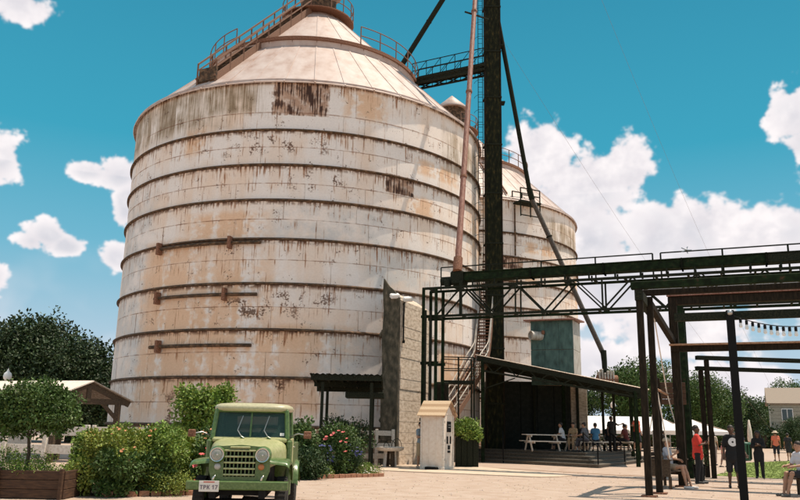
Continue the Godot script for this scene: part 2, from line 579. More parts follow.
func ground() -> void:
	var g := MB.new()
	g.quad(Vector3(-700, 0, 300), Vector3(700, 0, 300), Vector3(700, 0, -1100), Vector3(-700, 0, -1100))
	structure(g, "ground", M.ground)
	var lawn := sheet(ragged([[12.2, -30.4], [14.2, -29.0], [17.5, -27.4], [22.0, -29.0], [30.0, -42.0], [25.5, -50.2], [19.8, -44.9]], 0.12, 0.7), 0.012)
	structure(lawn, "lawn", M.lawn)
	# tufts along the lawn and over it
	var blade := MB.new()
	blade.colored = true
	for k in 7:
		var t := k * 2.4
		var d := Vector3(sin(t), 0, cos(t))
		var s := Vector3(cos(t), 0, -sin(t)) * 0.006
		var o := d * 0.015
		var h := rng.randf_range(0.02, 0.035)
		blade.col = Color(1, 1, 1) * rng.randf_range(0.7, 1.2)
		blade.tri(o - s, o + s, o + d * 0.02 + Vector3(0, h, 0))
	var lm := leafy(0.20, 0.26, 0.055)
	var bm := blade.mesh()
	bm.surface_set_material(0, lm)
	var mm := MultiMesh.new()
	mm.transform_format = MultiMesh.TRANSFORM_3D
	mm.mesh = bm
	var poly := PackedVector2Array([Vector2(12.2, -30.4), Vector2(14.2, -29.0), Vector2(17.5, -27.4), Vector2(22, -29), Vector2(30, -42), Vector2(25.5, -50.2), Vector2(19.8, -44.9)])
	var spots := []
	while spots.size() < 9000:
		var p := Vector2(rng.randf_range(12, 30), rng.randf_range(-50, -27))
		if Geometry2D.is_point_in_polygon(p, poly):
			spots.append(p)
	mm.instance_count = spots.size()
	for i in spots.size():
		var s := rng.randf_range(0.8, 1.5)
		mm.set_instance_transform(i, Transform3D(Basis(Vector3.UP, rng.randf() * TAU).scaled(Vector3(s, s, s)), Vector3(spots[i].x, 0.012, spots[i].y)))
	var mi := MultiMeshInstance3D.new()
	mi.name = "grass"
	mi.multimesh = mm
	add_child(mi)
	tag(mi, "short green grass of the lawn beyond the timber frame", "grass", "", "stuff")
	# a concrete pad by the kiosk
	var pad := MB.new()
	var pp := [[-0.6, -29.2], [4.9, -27.0], [5.6, -27.4], [6.3, -28.4], [3.4, -33.6], [-0.6, -34.2]]
	for i in pp.size():
		var a: Array = pp[i]
		var b: Array = pp[(i + 1) % pp.size()]
		pad.quad(Vector3(a[0], -0.05, a[1]), Vector3(b[0], -0.05, b[1]), Vector3(b[0], 0.03, b[1]), Vector3(a[0], 0.03, a[1]))
	var top := sheet(pp, 0.03)
	pad.v.append_array(top.v)
	pad.n.append_array(top.n)
	structure(pad, "concrete_pad", M.slab)
	var strips := [[[3.3, -33.6], [6.4, -30.9], [8.3, -29.2], [8.9, -29.3], [11.0, -28.2], [11.1, -28.45], [8.7, -29.7], [8.3, -29.5], [6.5, -31.2], [3.4, -33.8]],
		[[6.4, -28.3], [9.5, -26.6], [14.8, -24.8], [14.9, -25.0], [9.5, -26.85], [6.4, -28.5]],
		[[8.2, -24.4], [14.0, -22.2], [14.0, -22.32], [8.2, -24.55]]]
	for j in strips:
		structure(sheet(ragged(j, 0.04, 0.4), 0.005), "ground_strip", M.dirt)  # thin ragged brown strips lying flat on the ground
	# loose pebbles over the yard
	var peb := MB.new()
	peb.colored = true
	for k in 2600:
		var z := -rng.randf_range(12.5, 31.0)
		var x := rng.randf_range(-0.22, 0.52) * -z
		var r := rng.randf_range(0.008, 0.03)
		var tone := rng.randf_range(0.25, 0.6)
		peb.col = Color(tone, tone * rng.randf_range(0.72, 0.85), tone * rng.randf_range(0.52, 0.7))
		var c := Vector3(x, 0.0, z)
		var t := rng.randf() * TAU
		var pts := []
		for j in 5:
			pts.append(c + Vector3(cos(t + j * TAU / 5), 0, sin(t + j * TAU / 5)) * r * rng.randf_range(0.7, 1.2))
		var tip := c + Vector3(rng.randf_range(-0.3, 0.3) * r, r * rng.randf_range(0.5, 0.9), rng.randf_range(-0.3, 0.3) * r)
		for j in 5:
			peb.tri(pts[(j + 1) % 5], pts[j], tip)
	var pmat := StandardMaterial3D.new()
	pmat.vertex_color_use_as_albedo = true
	pmat.roughness = 0.95
	var po := put(peb, "gravel", pmat, self)
	tag(po, "loose pebbles scattered over the sandy yard", "gravel", "", "stuff")
	# loose red soil trodden out of the beds
	structure(sheet(ragged([[-2.2, -17.2], [-1.2, -17.4], [-0.9, -16.6], [-1.6, -16.1], [-2.4, -16.3]], 0.13, 0.25), 0.005), "soil_patch", M.dirt)


# ---------------------------------------------------------------- silos
func plate_layout() -> void:
	var r := RandomNumberGenerator.new()
	r.seed = 3
	for i in HOOPS.size() - 1:
		var top: float = HOOPS[i]
		var bot: float = HOOPS[i + 1]
		var mid := lerpf(top, bot, 0.66 if i == 0 else r.randf_range(0.46, 0.56))
		for rowspan in [[top, mid], [mid, bot]]:
			var a := -106.0 + r.randf_range(0, 9)
			var first := true
			while a < 104.0:
				var w: float = r.randf_range(13.0, 24.0) if i > 0 else [18.0, 9.3, 6.0, 14.0][r.randi() % 4]
				var e := minf(a + w, 106.0)
				if e > 100.0:
					e = 106.0
				silo_rows.append([rowspan[1], rowspan[0], -106.0 if first else a, e])
				first = false
				a = e


const PATCHES := [[-32.0, 5.5, 26.0, 4.5, 0],     # angle, height, half width (degrees), half height, kind (0 orange stain, 1 black rust, 2 olive streaks, 3 dark specks, 4 bare grey)
	[-3.5, 16.95, 8.0, 0.95, 1], [25.5, 13.15, 5.0, 0.5, 1], [-18.5, 14.2, 6.5, 0.25, 3], [-56.0, 16.75, 36.0, 1.35, 2], [-24.0, 17.0, 12.0, 1.0, 2], [14.0, 16.9, 8.0, 0.9, 0],
	[-12.5, 6.7, 14.0, 0.55, 3], [-1.0, 7.1, 10.0, 0.5, 3], [-31.0, 2.1, 9.0, 0.9, 3], [-27.0, 6.2, 22.0, 2.4, 0], [-15.0, 3.6, 26.0, 1.8, 0], [2.0, 12.8, 9.0, 0.6, 3], [-9.0, 14.6, 16.0, 0.5, 3],
	[9.0, 8.8, 3.0, 0.5, 3], [-22.0, 10.6, 14.0, 0.8, 0], [-40.0, 9.5, 14.0, 0.8, 0], [33.0, 12.3, 6.0, 0.6, 0], [-2.0, 5.2, 18.0, 0.9, 0], [-7.0, 3.3, 4.0, 0.25, 3], [-34.0, 15.0, 4.0, 0.8, 0],
	[55.0, 8.5, 16.0, 1.5, 4], [20.0, 4.8, 20.0, 1.4, 4], [5.0, 10.8, 20.0, 1.2, 4], [-60.0, 8.0, 14.0, 6.0, 4], [30.0, 9.0, 18.0, 1.2, 4], [24.0, 3.0, 20.0, 1.6, 4], [48.0, 4.5, 10.0, 1.0, 0],
	[60.0, 15.8, 20.0, 1.4, 2], [40.0, 14.4, 12.0, 0.5, 0], [75.0, 12.5, 20.0, 2.0, 0]]

func silo_texture() -> ImageTexture:
	var w := 1700
	var h := 840
	var hi := 17.9
	var lo := 1.4
	var maps := []
	for k in [[31, 0.006, 5, 1], [32, 0.022, 4, 1], [33, 0.16, 3, 1], [34, 0.19, 4, 18], [35, 0.02, 3, 40], [36, 0.05, 5, 1]]:
		var f := FastNoiseLite.new()
		f.seed = k[0]
		f.frequency = k[1]
		f.fractal_octaves = k[2]
		var im := f.get_image(w, h / int(k[3]), false, false, true)
		if k[3] > 1:
			im.resize(w, h, Image.INTERPOLATE_CUBIC)
		im.convert(Image.FORMAT_L8)
		maps.append(im.get_data())
	var n_lo: PackedByteArray = maps[0]
	var n_mid: PackedByteArray = maps[1]
	var n_fine: PackedByteArray = maps[2]
	var n_st: PackedByteArray = maps[3]
	var n_wide: PackedByteArray = maps[4]
	var n_b: PackedByteArray = maps[5]
	# plate number, seam lines and plate tint for every pixel, painted plate by plate
	var seam := PackedFloat32Array()
	seam.resize(w * h)
	var tint := PackedFloat32Array()
	tint.resize(w * h)
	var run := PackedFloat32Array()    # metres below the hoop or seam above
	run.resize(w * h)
	var stain := PackedFloat32Array()
	stain.resize(w * h * 5)
	var r := RandomNumberGenerator.new()
	r.seed = 9
	for p in silo_rows:
		var x0 := int((p[2] + 106.0) / 212.0 * w)
		var x1 := int((p[3] + 106.0) / 212.0 * w)
		var y0 := int((hi - p[1]) / (hi - lo) * h)
		var y1 := int((hi - p[0]) / (hi - lo) * h)
		var t := r.randf_range(-1.0, 1.0)
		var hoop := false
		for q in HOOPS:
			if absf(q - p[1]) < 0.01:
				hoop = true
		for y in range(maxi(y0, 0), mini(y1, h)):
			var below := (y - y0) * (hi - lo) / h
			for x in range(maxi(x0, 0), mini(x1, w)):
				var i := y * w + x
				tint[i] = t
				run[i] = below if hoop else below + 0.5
				var ev := mini(x - x0, x1 - 1 - x)
				var eh := mini(y - y0, y1 - 1 - y)
				if eh < 1:
					seam[i] = 0.62
				elif ev < 1:
					seam[i] = 0.26
	for p in PATCHES:
		var cx: float = (p[0] + 106.0) / 212.0 * w
		var cy: float = (hi - p[1]) / (hi - lo) * h
		var rx: float = p[2] / 212.0 * w
		var ry: float = p[3] / (hi - lo) * h
		for y in range(maxi(0, int(cy - ry)), mini(h, int(cy + ry))):
			for x in range(maxi(0, int(cx - rx)), mini(w, int(cx + rx))):
				var d := 1.0 - maxf(absf(x - cx) / rx, absf(y - cy) / ry)
				var k: int = (y * w + x) * 5 + int(p[4])
				stain[k] = maxf(stain[k], minf(1.0, d * (6.0 if p[4] == 1 else 2.2)))
	var out := PackedByteArray()
	out.resize(w * h * 3)
	for y in h:
		for x in w:
			var i := y * w + x
			var a := n_lo[i] / 255.0
			var m := n_mid[i] / 255.0
			var f := n_fine[i] / 255.0
			var st := n_st[i] / 255.0
			var wd := n_wide[i] / 255.0
			var bb := n_b[i] / 255.0
			var black := clampf(stain[i * 5 + 1] * 1.6 + (bb - 0.62) * 1.5, 0.0, 1.0) if stain[i * 5 + 1] > 0.0 else 0.0
			# weathered white paint, sRGB
			var cr := 0.95
			var cg := 0.912
			var cb := 0.885
			var k := clampf((a * 0.6 + wd * 0.4 - 0.40) * 3.4, 0.0, 1.0) * 0.36 + (tint[i] * 0.20 if tint[i] > 0.25 else tint[i] * 0.10)
			k = clampf(k + stain[i * 5] * clampf((bb + wd - 0.50) * 2.0, 0.0, 1.0) * 0.85, 0.0, 1.0)
			cr += (0.90 - cr) * k
			cg += (0.755 - cg) * k
			cb += (0.63 - cb) * k
			var g := clampf(stain[i * 5 + 4] * (m + a - 0.55) * 1.6, 0.0, 1.0) * 0.8    # bare grey sheet
			cr += (0.82 - cr) * g
			cg += (0.81 - cg) * g
			cb += (0.80 - cb) * g
			# rust that has run down from the hoops and seams
			var below: float = run[i]
			var s := clampf((st - 0.54 - below * 0.22) * 6.0, 0.0, 1.0) * clampf((a * 0.7 + m - 0.66) * 3.0, 0.0, 1.0)
			s = maxf(s, clampf((st - 0.80) * 6.0, 0.0, 1.0) * clampf((a - 0.4) * 3.0, 0.0, 1.0))
			s = maxf(s, black * clampf(bb * 1.2 + 0.25, 0.0, 1.0) * 0.66)
			s = minf(s * 0.85, 0.9)
			cr += (0.55 - cr) * s
			cg += (0.34 - cg) * s
			cb += (0.205 - cb) * s
			# olive grime in vertical runs
			var o := stain[i * 5 + 2] * clampf((st * 0.6 + wd * 0.4 + m * 0.3 - 0.36) * 1.7, 0.0, 0.85)
			cr += (0.51 - cr) * o
			cg += (0.425 - cg) * o
			cb += (0.315 - cb) * o
			# black: old coating that flaked away, specks, seam rust
			var d := black * clampf((st * 0.9 + m * 0.7 - 0.78) * 6.0, 0.0, 1.0)
			d = maxf(d, stain[i * 5 + 3] * clampf((f * 0.55 + m * 0.75 - 0.78) * 8.0, 0.0, 0.7))
			d = maxf(d, clampf((f * 0.6 + m * 0.6 - 0.87) * 9.0, 0.0, 0.7))
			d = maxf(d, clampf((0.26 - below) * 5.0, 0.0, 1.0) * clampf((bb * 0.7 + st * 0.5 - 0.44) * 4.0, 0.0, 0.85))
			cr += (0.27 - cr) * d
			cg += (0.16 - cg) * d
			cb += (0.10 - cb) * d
			d = seam[i] * clampf((m * 0.7 + bb * 0.6 - 0.40) * 2.2, 0.10, 0.8)
			cr += (0.47 - cr) * d
			cg += (0.28 - cg) * d
			cb += (0.18 - cb) * d
			var v := (f - 0.5) * 0.05 + tint[i] * 0.012
			out[i * 3] = clampi(int((cr + v) * 255.0), 0, 255)
			out[i * 3 + 1] = clampi(int((cg + v) * 255.0), 0, 255)
			out[i * 3 + 2] = clampi(int((cb + v) * 255.0), 0, 255)
	return ImageTexture.create_from_image(Image.create_from_data(w, h, false, Image.FORMAT_RGB8, out))


func plate_mesh(p: Array, rad: float) -> ArrayMesh:
	var mb := MB.new()
	var g := 0.004    # the gap to the next plate
	var da := rad_to_deg(g / rad)
	var a0: float = p[2] + da
	var a1: float = p[3] - da
	var y0: float = p[0] + g
	var y1: float = p[1] - g
	var k := maxi(2, int(ceil((a1 - a0) / 1.75)))
	for i in k:
		var e := []
		for j in 2:
			var a := a0 + (a1 - a0) * (i + j) / k
			var d := Vector3(sin(deg_to_rad(a)), 0, cos(deg_to_rad(a)))
			e.append([d, (a + 106.0) / 212.0])
		var d0: Vector3 = e[0][0]
		var d1: Vector3 = e[1][0]
		var v0 := (17.9 - y0) / 16.5
		var v1 := (17.9 - y1) / 16.5
		mb.squad(d0 * rad + Vector3(0, y0, 0), d1 * rad + Vector3(0, y0, 0), d1 * rad + Vector3(0, y1, 0), d0 * rad + Vector3(0, y1, 0), d0, d1, d1, d0)
		var q := [Vector2(e[0][1], v0), Vector2(e[1][1], v0), Vector2(e[1][1], v1), Vector2(e[0][1], v1)]
		for w in [0, 2, 1, 0, 3, 2]:
			mb.u.append(q[w])
		var ri := rad - 0.035
		mb.quad(d0 * rad + Vector3(0, y1, 0), d1 * rad + Vector3(0, y1, 0), d1 * ri + Vector3(0, y1, 0), d0 * ri + Vector3(0, y1, 0))
		mb.quad(d1 * rad + Vector3(0, y0, 0), d0 * rad + Vector3(0, y0, 0), d0 * ri + Vector3(0, y0, 0), d1 * ri + Vector3(0, y0, 0))
		for t in 2:
			var vv: float = v1 if t == 0 else v0
			var pair := [e[0][1], e[1][1]] if t == 0 else [e[1][1], e[0][1]]
			for w in [0, 1, 1, 0, 0, 1]:
				mb.u.append(Vector2(pair[w], vv))
		if i == 0:
			mb.quad(d0 * ri + Vector3(0, y0, 0), d0 * rad + Vector3(0, y0, 0), d0 * rad + Vector3(0, y1, 0), d0 * ri + Vector3(0, y1, 0))
			for w in 6:
				mb.u.append(Vector2(e[0][1], v0))
		if i == k - 1:
			mb.quad(d1 * rad + Vector3(0, y0, 0), d1 * ri + Vector3(0, y0, 0), d1 * ri + Vector3(0, y1, 0), d1 * rad + Vector3(0, y1, 0))
			for w in 6:
				mb.u.append(Vector2(e[1][1], v0))
	return mb.mesh()


func ring_pt(a: float, r: float, y: float) -> Vector3:
	return Vector3(sin(deg_to_rad(a)) * r, y, cos(deg_to_rad(a)) * r)


func ring_rail(t: Node3D, r: float, y: float, a0: float, a1: float, n: int) -> void:    # posts and two rails round the walkway
	for k in n + 1:
		var a := lerpf(a0, a1, float(k) / n)
		var mb := MB.new()
		mb.rod(ring_pt(a, r, y), ring_pt(a, r, y + 1.1), 0.035, 5)
		put(mb, "railing_post", M.rail, t)
	for h in [0.55, 1.1]:
		var pts := []
		for k in n * 3 + 1:
			pts.append(ring_pt(lerpf(a0, a1, k / (n * 3.0)), r, y + h))
		var mb := MB.new()
		mb.tube(pts, [0.03], 5)
		put(mb, "handrail", M.rail, t)


func silo(label: String, at: Vector3, arc0: float, arc1: float, meshes: Array, paint: Material) -> Node3D:
	var t := thing("silo", label, "silo", at, atan2(-at.x, -at.z), "white grain silos")
	var core := MB.new()
	core.lathe(Vector3.ZERO, [Vector2(R - 0.03, 0), Vector2(R - 0.03, 17.84)], 200)
	put(core, "wall", M.core, t)
	for i in silo_rows.size():
		var p: Array = silo_rows[i]
		if p[3] < arc0 or p[2] > arc1:
			continue
		var o := MeshInstance3D.new()
		o.name = "plate"
		o.mesh = meshes[i]
		t.add_child(o, true)
	for i in range(1, HOOPS.size()):
		var y: float = HOOPS[i]
		var mb := MB.new()
		var w := 0.13
		mb.lathe(Vector3.ZERO, [Vector2(R - 0.02, y - 0.085), Vector2(R + w, y - 0.045), Vector2(R + w, y + 0.0), Vector2(R + 0.012, y + 0.06)], 300, 0, TAU, true)
		put(mb, "hoop", M.hoop, t)
	# roof: a steep cone of radial sheets, split by a walkway
	var under := MB.new()
	under.lathe(Vector3.ZERO, [Vector2(10.18, 17.82), Vector2(1.3, 26.70)], 84)
	under.lathe(Vector3.ZERO, [Vector2(9.9, 17.80), Vector2(10.30, 17.78), Vector2(10.30, 17.88)], 84, 0, TAU, true)
	put(under, "roof", M.roof, t)
	var nsec := 44
	for k in nsec:
		var a0 := 360.0 * k / nsec
		var a1 := 360.0 * (k + 1) / nsec
		for seg in [[10.34, 5.95], [5.55, 1.35]]:
			if seg[0] < 6.0 and k % 2:
				continue
			var am := a1 if seg[0] > 6.0 else a1 + 360.0 / nsec
			var mb := MB.new()
			var n := 4
			var lift := rng.randf_range(0.025, 0.045)
			var gap := 0.10
			for i in n:
				var b0 := lerpf(a0 + gap, am - gap, float(i) / n)
				var b1 := lerpf(a0 + gap, am - gap, float(i + 1) / n)
				var n0 := (ring_pt(b0, 1, 0) + Vector3.UP).normalized()
				var n1 := (ring_pt(b1, 1, 0) + Vector3.UP).normalized()
				mb.squad(ring_pt(b0, seg[0], 28.02 - seg[0]) + n0 * lift, ring_pt(b1, seg[0], 28.02 - seg[0]) + n1 * lift, ring_pt(b1, seg[1], 28.02 - seg[1]) + n1 * lift, ring_pt(b0, seg[1], 28.02 - seg[1]) + n0 * lift, n0, n1, n1, n0)
				mb.quad(ring_pt(b0, seg[0], 28.0 - seg[0]), ring_pt(b1, seg[0], 28.0 - seg[0]), ring_pt(b1, seg[0], 28.02 - seg[0]) + n1 * lift, ring_pt(b0, seg[0], 28.02 - seg[0]) + n0 * lift)
			put(mb, "roof_sheet", M.roof, t)
			var rib := MB.new()
			var nb := (ring_pt(a0, 1, 0) + Vector3.UP).normalized()
			rib.beam(ring_pt(a0, seg[0], 28.03 - seg[0]) + nb * 0.02, ring_pt(a0, seg[1], 28.03 - seg[1]) + nb * 0.02, 0.07, 0.07, nb)
			put(rib, "roof_rib", M.roof, t)
	# walkway round the middle of the cone
	var walk := MB.new()
	walk.lathe(Vector3.ZERO, [Vector2(5.7, 22.08), Vector2(6.5, 22.02), Vector2(6.5, 22.22), Vector2(5.6, 22.22)], 72, 0, TAU, true)
	put(walk, "walkway", M.rust, t)
	var skirt := MB.new()
	skirt.lathe(Vector3.ZERO, [Vector2(6.36, 21.72), Vector2(6.40, 22.02)], 72)
	put(skirt, "walkway_skirt", M.roof, t)
	for k in 30:
		var br := MB.new()
		var a := k * 12.0
		br.rod(ring_pt(a, 6.4, 22.05), ring_pt(a, 6.3, 21.7), 0.03, 4)
		put(br, "bracket", M.rail, t)
	ring_rail(t, 6.45, 22.2, 22, 160, 12)
	ring_rail(t, 6.45, 22.2, -44, -150, 10)
	# cupola
	var cup := MB.new()
	cup.lathe(Vector3.ZERO, [Vector2(1.25, 26.6), Vector2(1.15, 26.9), Vector2(1.12, 28.7)], 28)
	put(cup, "cupola_wall", M.hoop, t)
	var cap := MB.new()
	cap.lathe(Vector3.ZERO, [Vector2(1.1, 28.66), Vector2(1.50, 28.62), Vector2(1.52, 28.72), Vector2(0.06, 30.05), Vector2(0.0, 30.08)], 28)
	put(cap, "cupola_cap", M.roof, t)
	var collar := MB.new()
	collar.lathe(Vector3.ZERO, [Vector2(1.45, 26.55), Vector2(2.3, 26.5), Vector2(2.3, 26.58), Vector2(1.2, 26.6)], 28, 0, TAU, true)
	put(collar, "cupola_platform", M.rust, t)
	ring_rail(t, 2.25, 26.55, 20, 300, 12)
	return t


func silos() -> void:
	plate_layout()
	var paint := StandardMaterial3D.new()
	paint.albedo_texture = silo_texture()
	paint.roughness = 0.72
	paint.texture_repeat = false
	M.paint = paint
	var meshes := []
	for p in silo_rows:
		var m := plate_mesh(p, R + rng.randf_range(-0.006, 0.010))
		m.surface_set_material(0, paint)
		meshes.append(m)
	var a := silo("big nearer silo with rusty white plates and a stair up its cone", SILO_A, -200, 200, meshes, paint)
	var b := silo("second silo standing farther back behind the dark elevator tower", SILO_B, -8, 200, meshes, paint)
	# horizontal pipes on the left of the near wall
	for row in [[-43.0, -11.8, 9.72, -43.0, -20.0], [-43.4, -12.0, 7.30, -42.0, -20.5], [-43.6, -12.7, 5.0, -40.0, -99.0]]:
		var pts := []
		for k in 13:
			pts.append(ring_pt(lerpf(row[0], row[1], k / 12.0), R + 0.16, row[2]))
		var mb := MB.new()
		mb.tube(pts, [0.085], 7)
		var o := put(mb, "wall_pipe", M.hoop, a)
		for br in [row[3], row[4]]:
			if br > -90.0:
				var k := MB.new()
				k.beam(ring_pt(br, R + 0.2, row[2] - 0.28), ring_pt(br, R + 0.2, row[2] + 0.30), 0.16, 0.3, ring_pt(br, 1, 0), 0.02)
				put(k, "clamp", M.rust, o)
	cone_stair(a)
	# small landing with ladder on the rim of the far silo, and a cage by its cupola
	var aa := 31.0
	var land := MB.new()
	land.box(ring_pt(aa, R + 0.3, 17.5), Vector3(1.8, 0.12, 1.2), Basis(Vector3.UP, deg_to_rad(aa)))
	var l := put(land, "landing", M.dark, b)
	for s in [-0.85, 0.0, 0.85]:
		for dd in [-0.2, 0.8]:
			var pm := MB.new()
			var base: Vector3 = ring_pt(aa, R + dd, 17.5) + Basis(Vector3.UP, deg_to_rad(aa)) * Vector3(s, 0, 0)
			pm.rod(base - Vector3(0, 1.1, 0), base + Vector3(0, 1.0, 0), 0.05, 5)
			put(pm, "railing_post", M.dark, l)
	for h in [0.5, 1.0, -1.0]:
		var q := MB.new()
		for dd in [-0.2, 0.8]:
			q.rod(ring_pt(aa, R + dd, 17.5 + h) + Basis(Vector3.UP, deg_to_rad(aa)) * Vector3(-0.85, 0, 0), ring_pt(aa, R + dd, 17.5 + h) + Basis(Vector3.UP, deg_to_rad(aa)) * Vector3(0.85, 0, 0), 0.045, 5)
		put(q, "handrail", M.dark, l)
	var lad := MB.new()
	for s in [-0.55, 0.55]:
		var o: Vector3 = Basis(Vector3.UP, deg_to_rad(aa - 8)) * Vector3(s, 0, 0)
		lad.rod(ring_pt(aa - 8, R + 0.15, 13.6) + o, ring_pt(aa - 8, R + 0.15, 17.4) + o, 0.06, 5)
	put(lad, "ladder_stile", M.hoop, b)
	for s in [-0.3, 0.3]:
		var sr := MB.new()
		var o: Vector3 = Basis(Vector3.UP, deg_to_rad(22)) * Vector3(s, 0, 0)
		sr.beam(ring_pt(22, 10.0, 18.25) + o, ring_pt(22, 6.6, 21.65) + o, 0.06, 0.14)
		put(sr, "roof_ladder_stringer", M.rail, b)
	for k in 14:
		var rg := MB.new()
		var f := (k + 0.5) / 14.0
		rg.rod(ring_pt(22, 10.0, 18.27).lerp(ring_pt(22, 6.6, 21.67), f) + Basis(Vector3.UP, deg_to_rad(22)) * Vector3(-0.3, 0, 0), ring_pt(22, 10.0, 18.27).lerp(ring_pt(22, 6.6, 21.67), f) + Basis(Vector3.UP, deg_to_rad(22)) * Vector3(0.3, 0, 0), 0.03, 4)
		put(rg, "roof_ladder_rung", M.rail, b)


func cone_stair(t: Node3D) -> void:    # straight flight up the left of the near cone
	var a := -34.0
	var side := Vector3(cos(deg_to_rad(a)), 0, -sin(deg_to_rad(a)))
	var lift := Vector3(0, 0.20, 0)
	var lo := ring_pt(a, 9.75, 28.05 - 9.75) + lift
	var hi := ring_pt(a, 1.7, 28.05 - 1.7) + lift
	for s in [-0.6, 0.6]:
		var mb := MB.new()
		mb.beam(lo + side * s, hi + side * s, 0.07, 0.34)
		put(mb, "stair_stringer", M.rail, t)
		var rail := MB.new()
		rail.beam(lo + side * s + Vector3(0, 0.95, 0), hi + side * s + Vector3(0, 1.05, 0), 0.08, 0.08)
		put(rail, "stair_rail", M.rail, t)
		var mid := MB.new()
		mid.beam(lo + side * s + Vector3(0, 0.6, 0), hi + side * s + Vector3(0, 0.6, 0), 0.06, 0.06)
		put(mid, "stair_rail", M.rail, t)
		for k in 9:
			var p: Vector3 = lo.lerp(hi, k / 8.0) + side * s
			var po := MB.new()
			po.beam(p - Vector3(0, 0.35, 0), p + Vector3(0, 0.95, 0), 0.08, 0.08)
			put(po, "stair_post", M.rail, t)
	var under := MB.new()
	under.beam(lo - Vector3(0, 0.14, 0), hi - Vector3(0, 0.14, 0), 1.12, 0.05)
	put(under, "stair_soffit", M.hoop, t)
	for k in 38:
		var p := lo.lerp(hi, (k + 0.5) / 38.0)
		var st := MB.new()
		st.beam(p - side * 0.56, p + side * 0.56, 0.24, 0.04, Vector3.UP)
		put(st, "stair_tread", M.hoop, t)
	var toe := MB.new()
	toe.box(lo + Vector3(0, 0.25, 0) + side * 0.1, Vector3(1.1, 0.7, 0.12), Basis(Vector3.UP, deg_to_rad(a)))
	put(toe, "stair_gate", M.hoop, t)


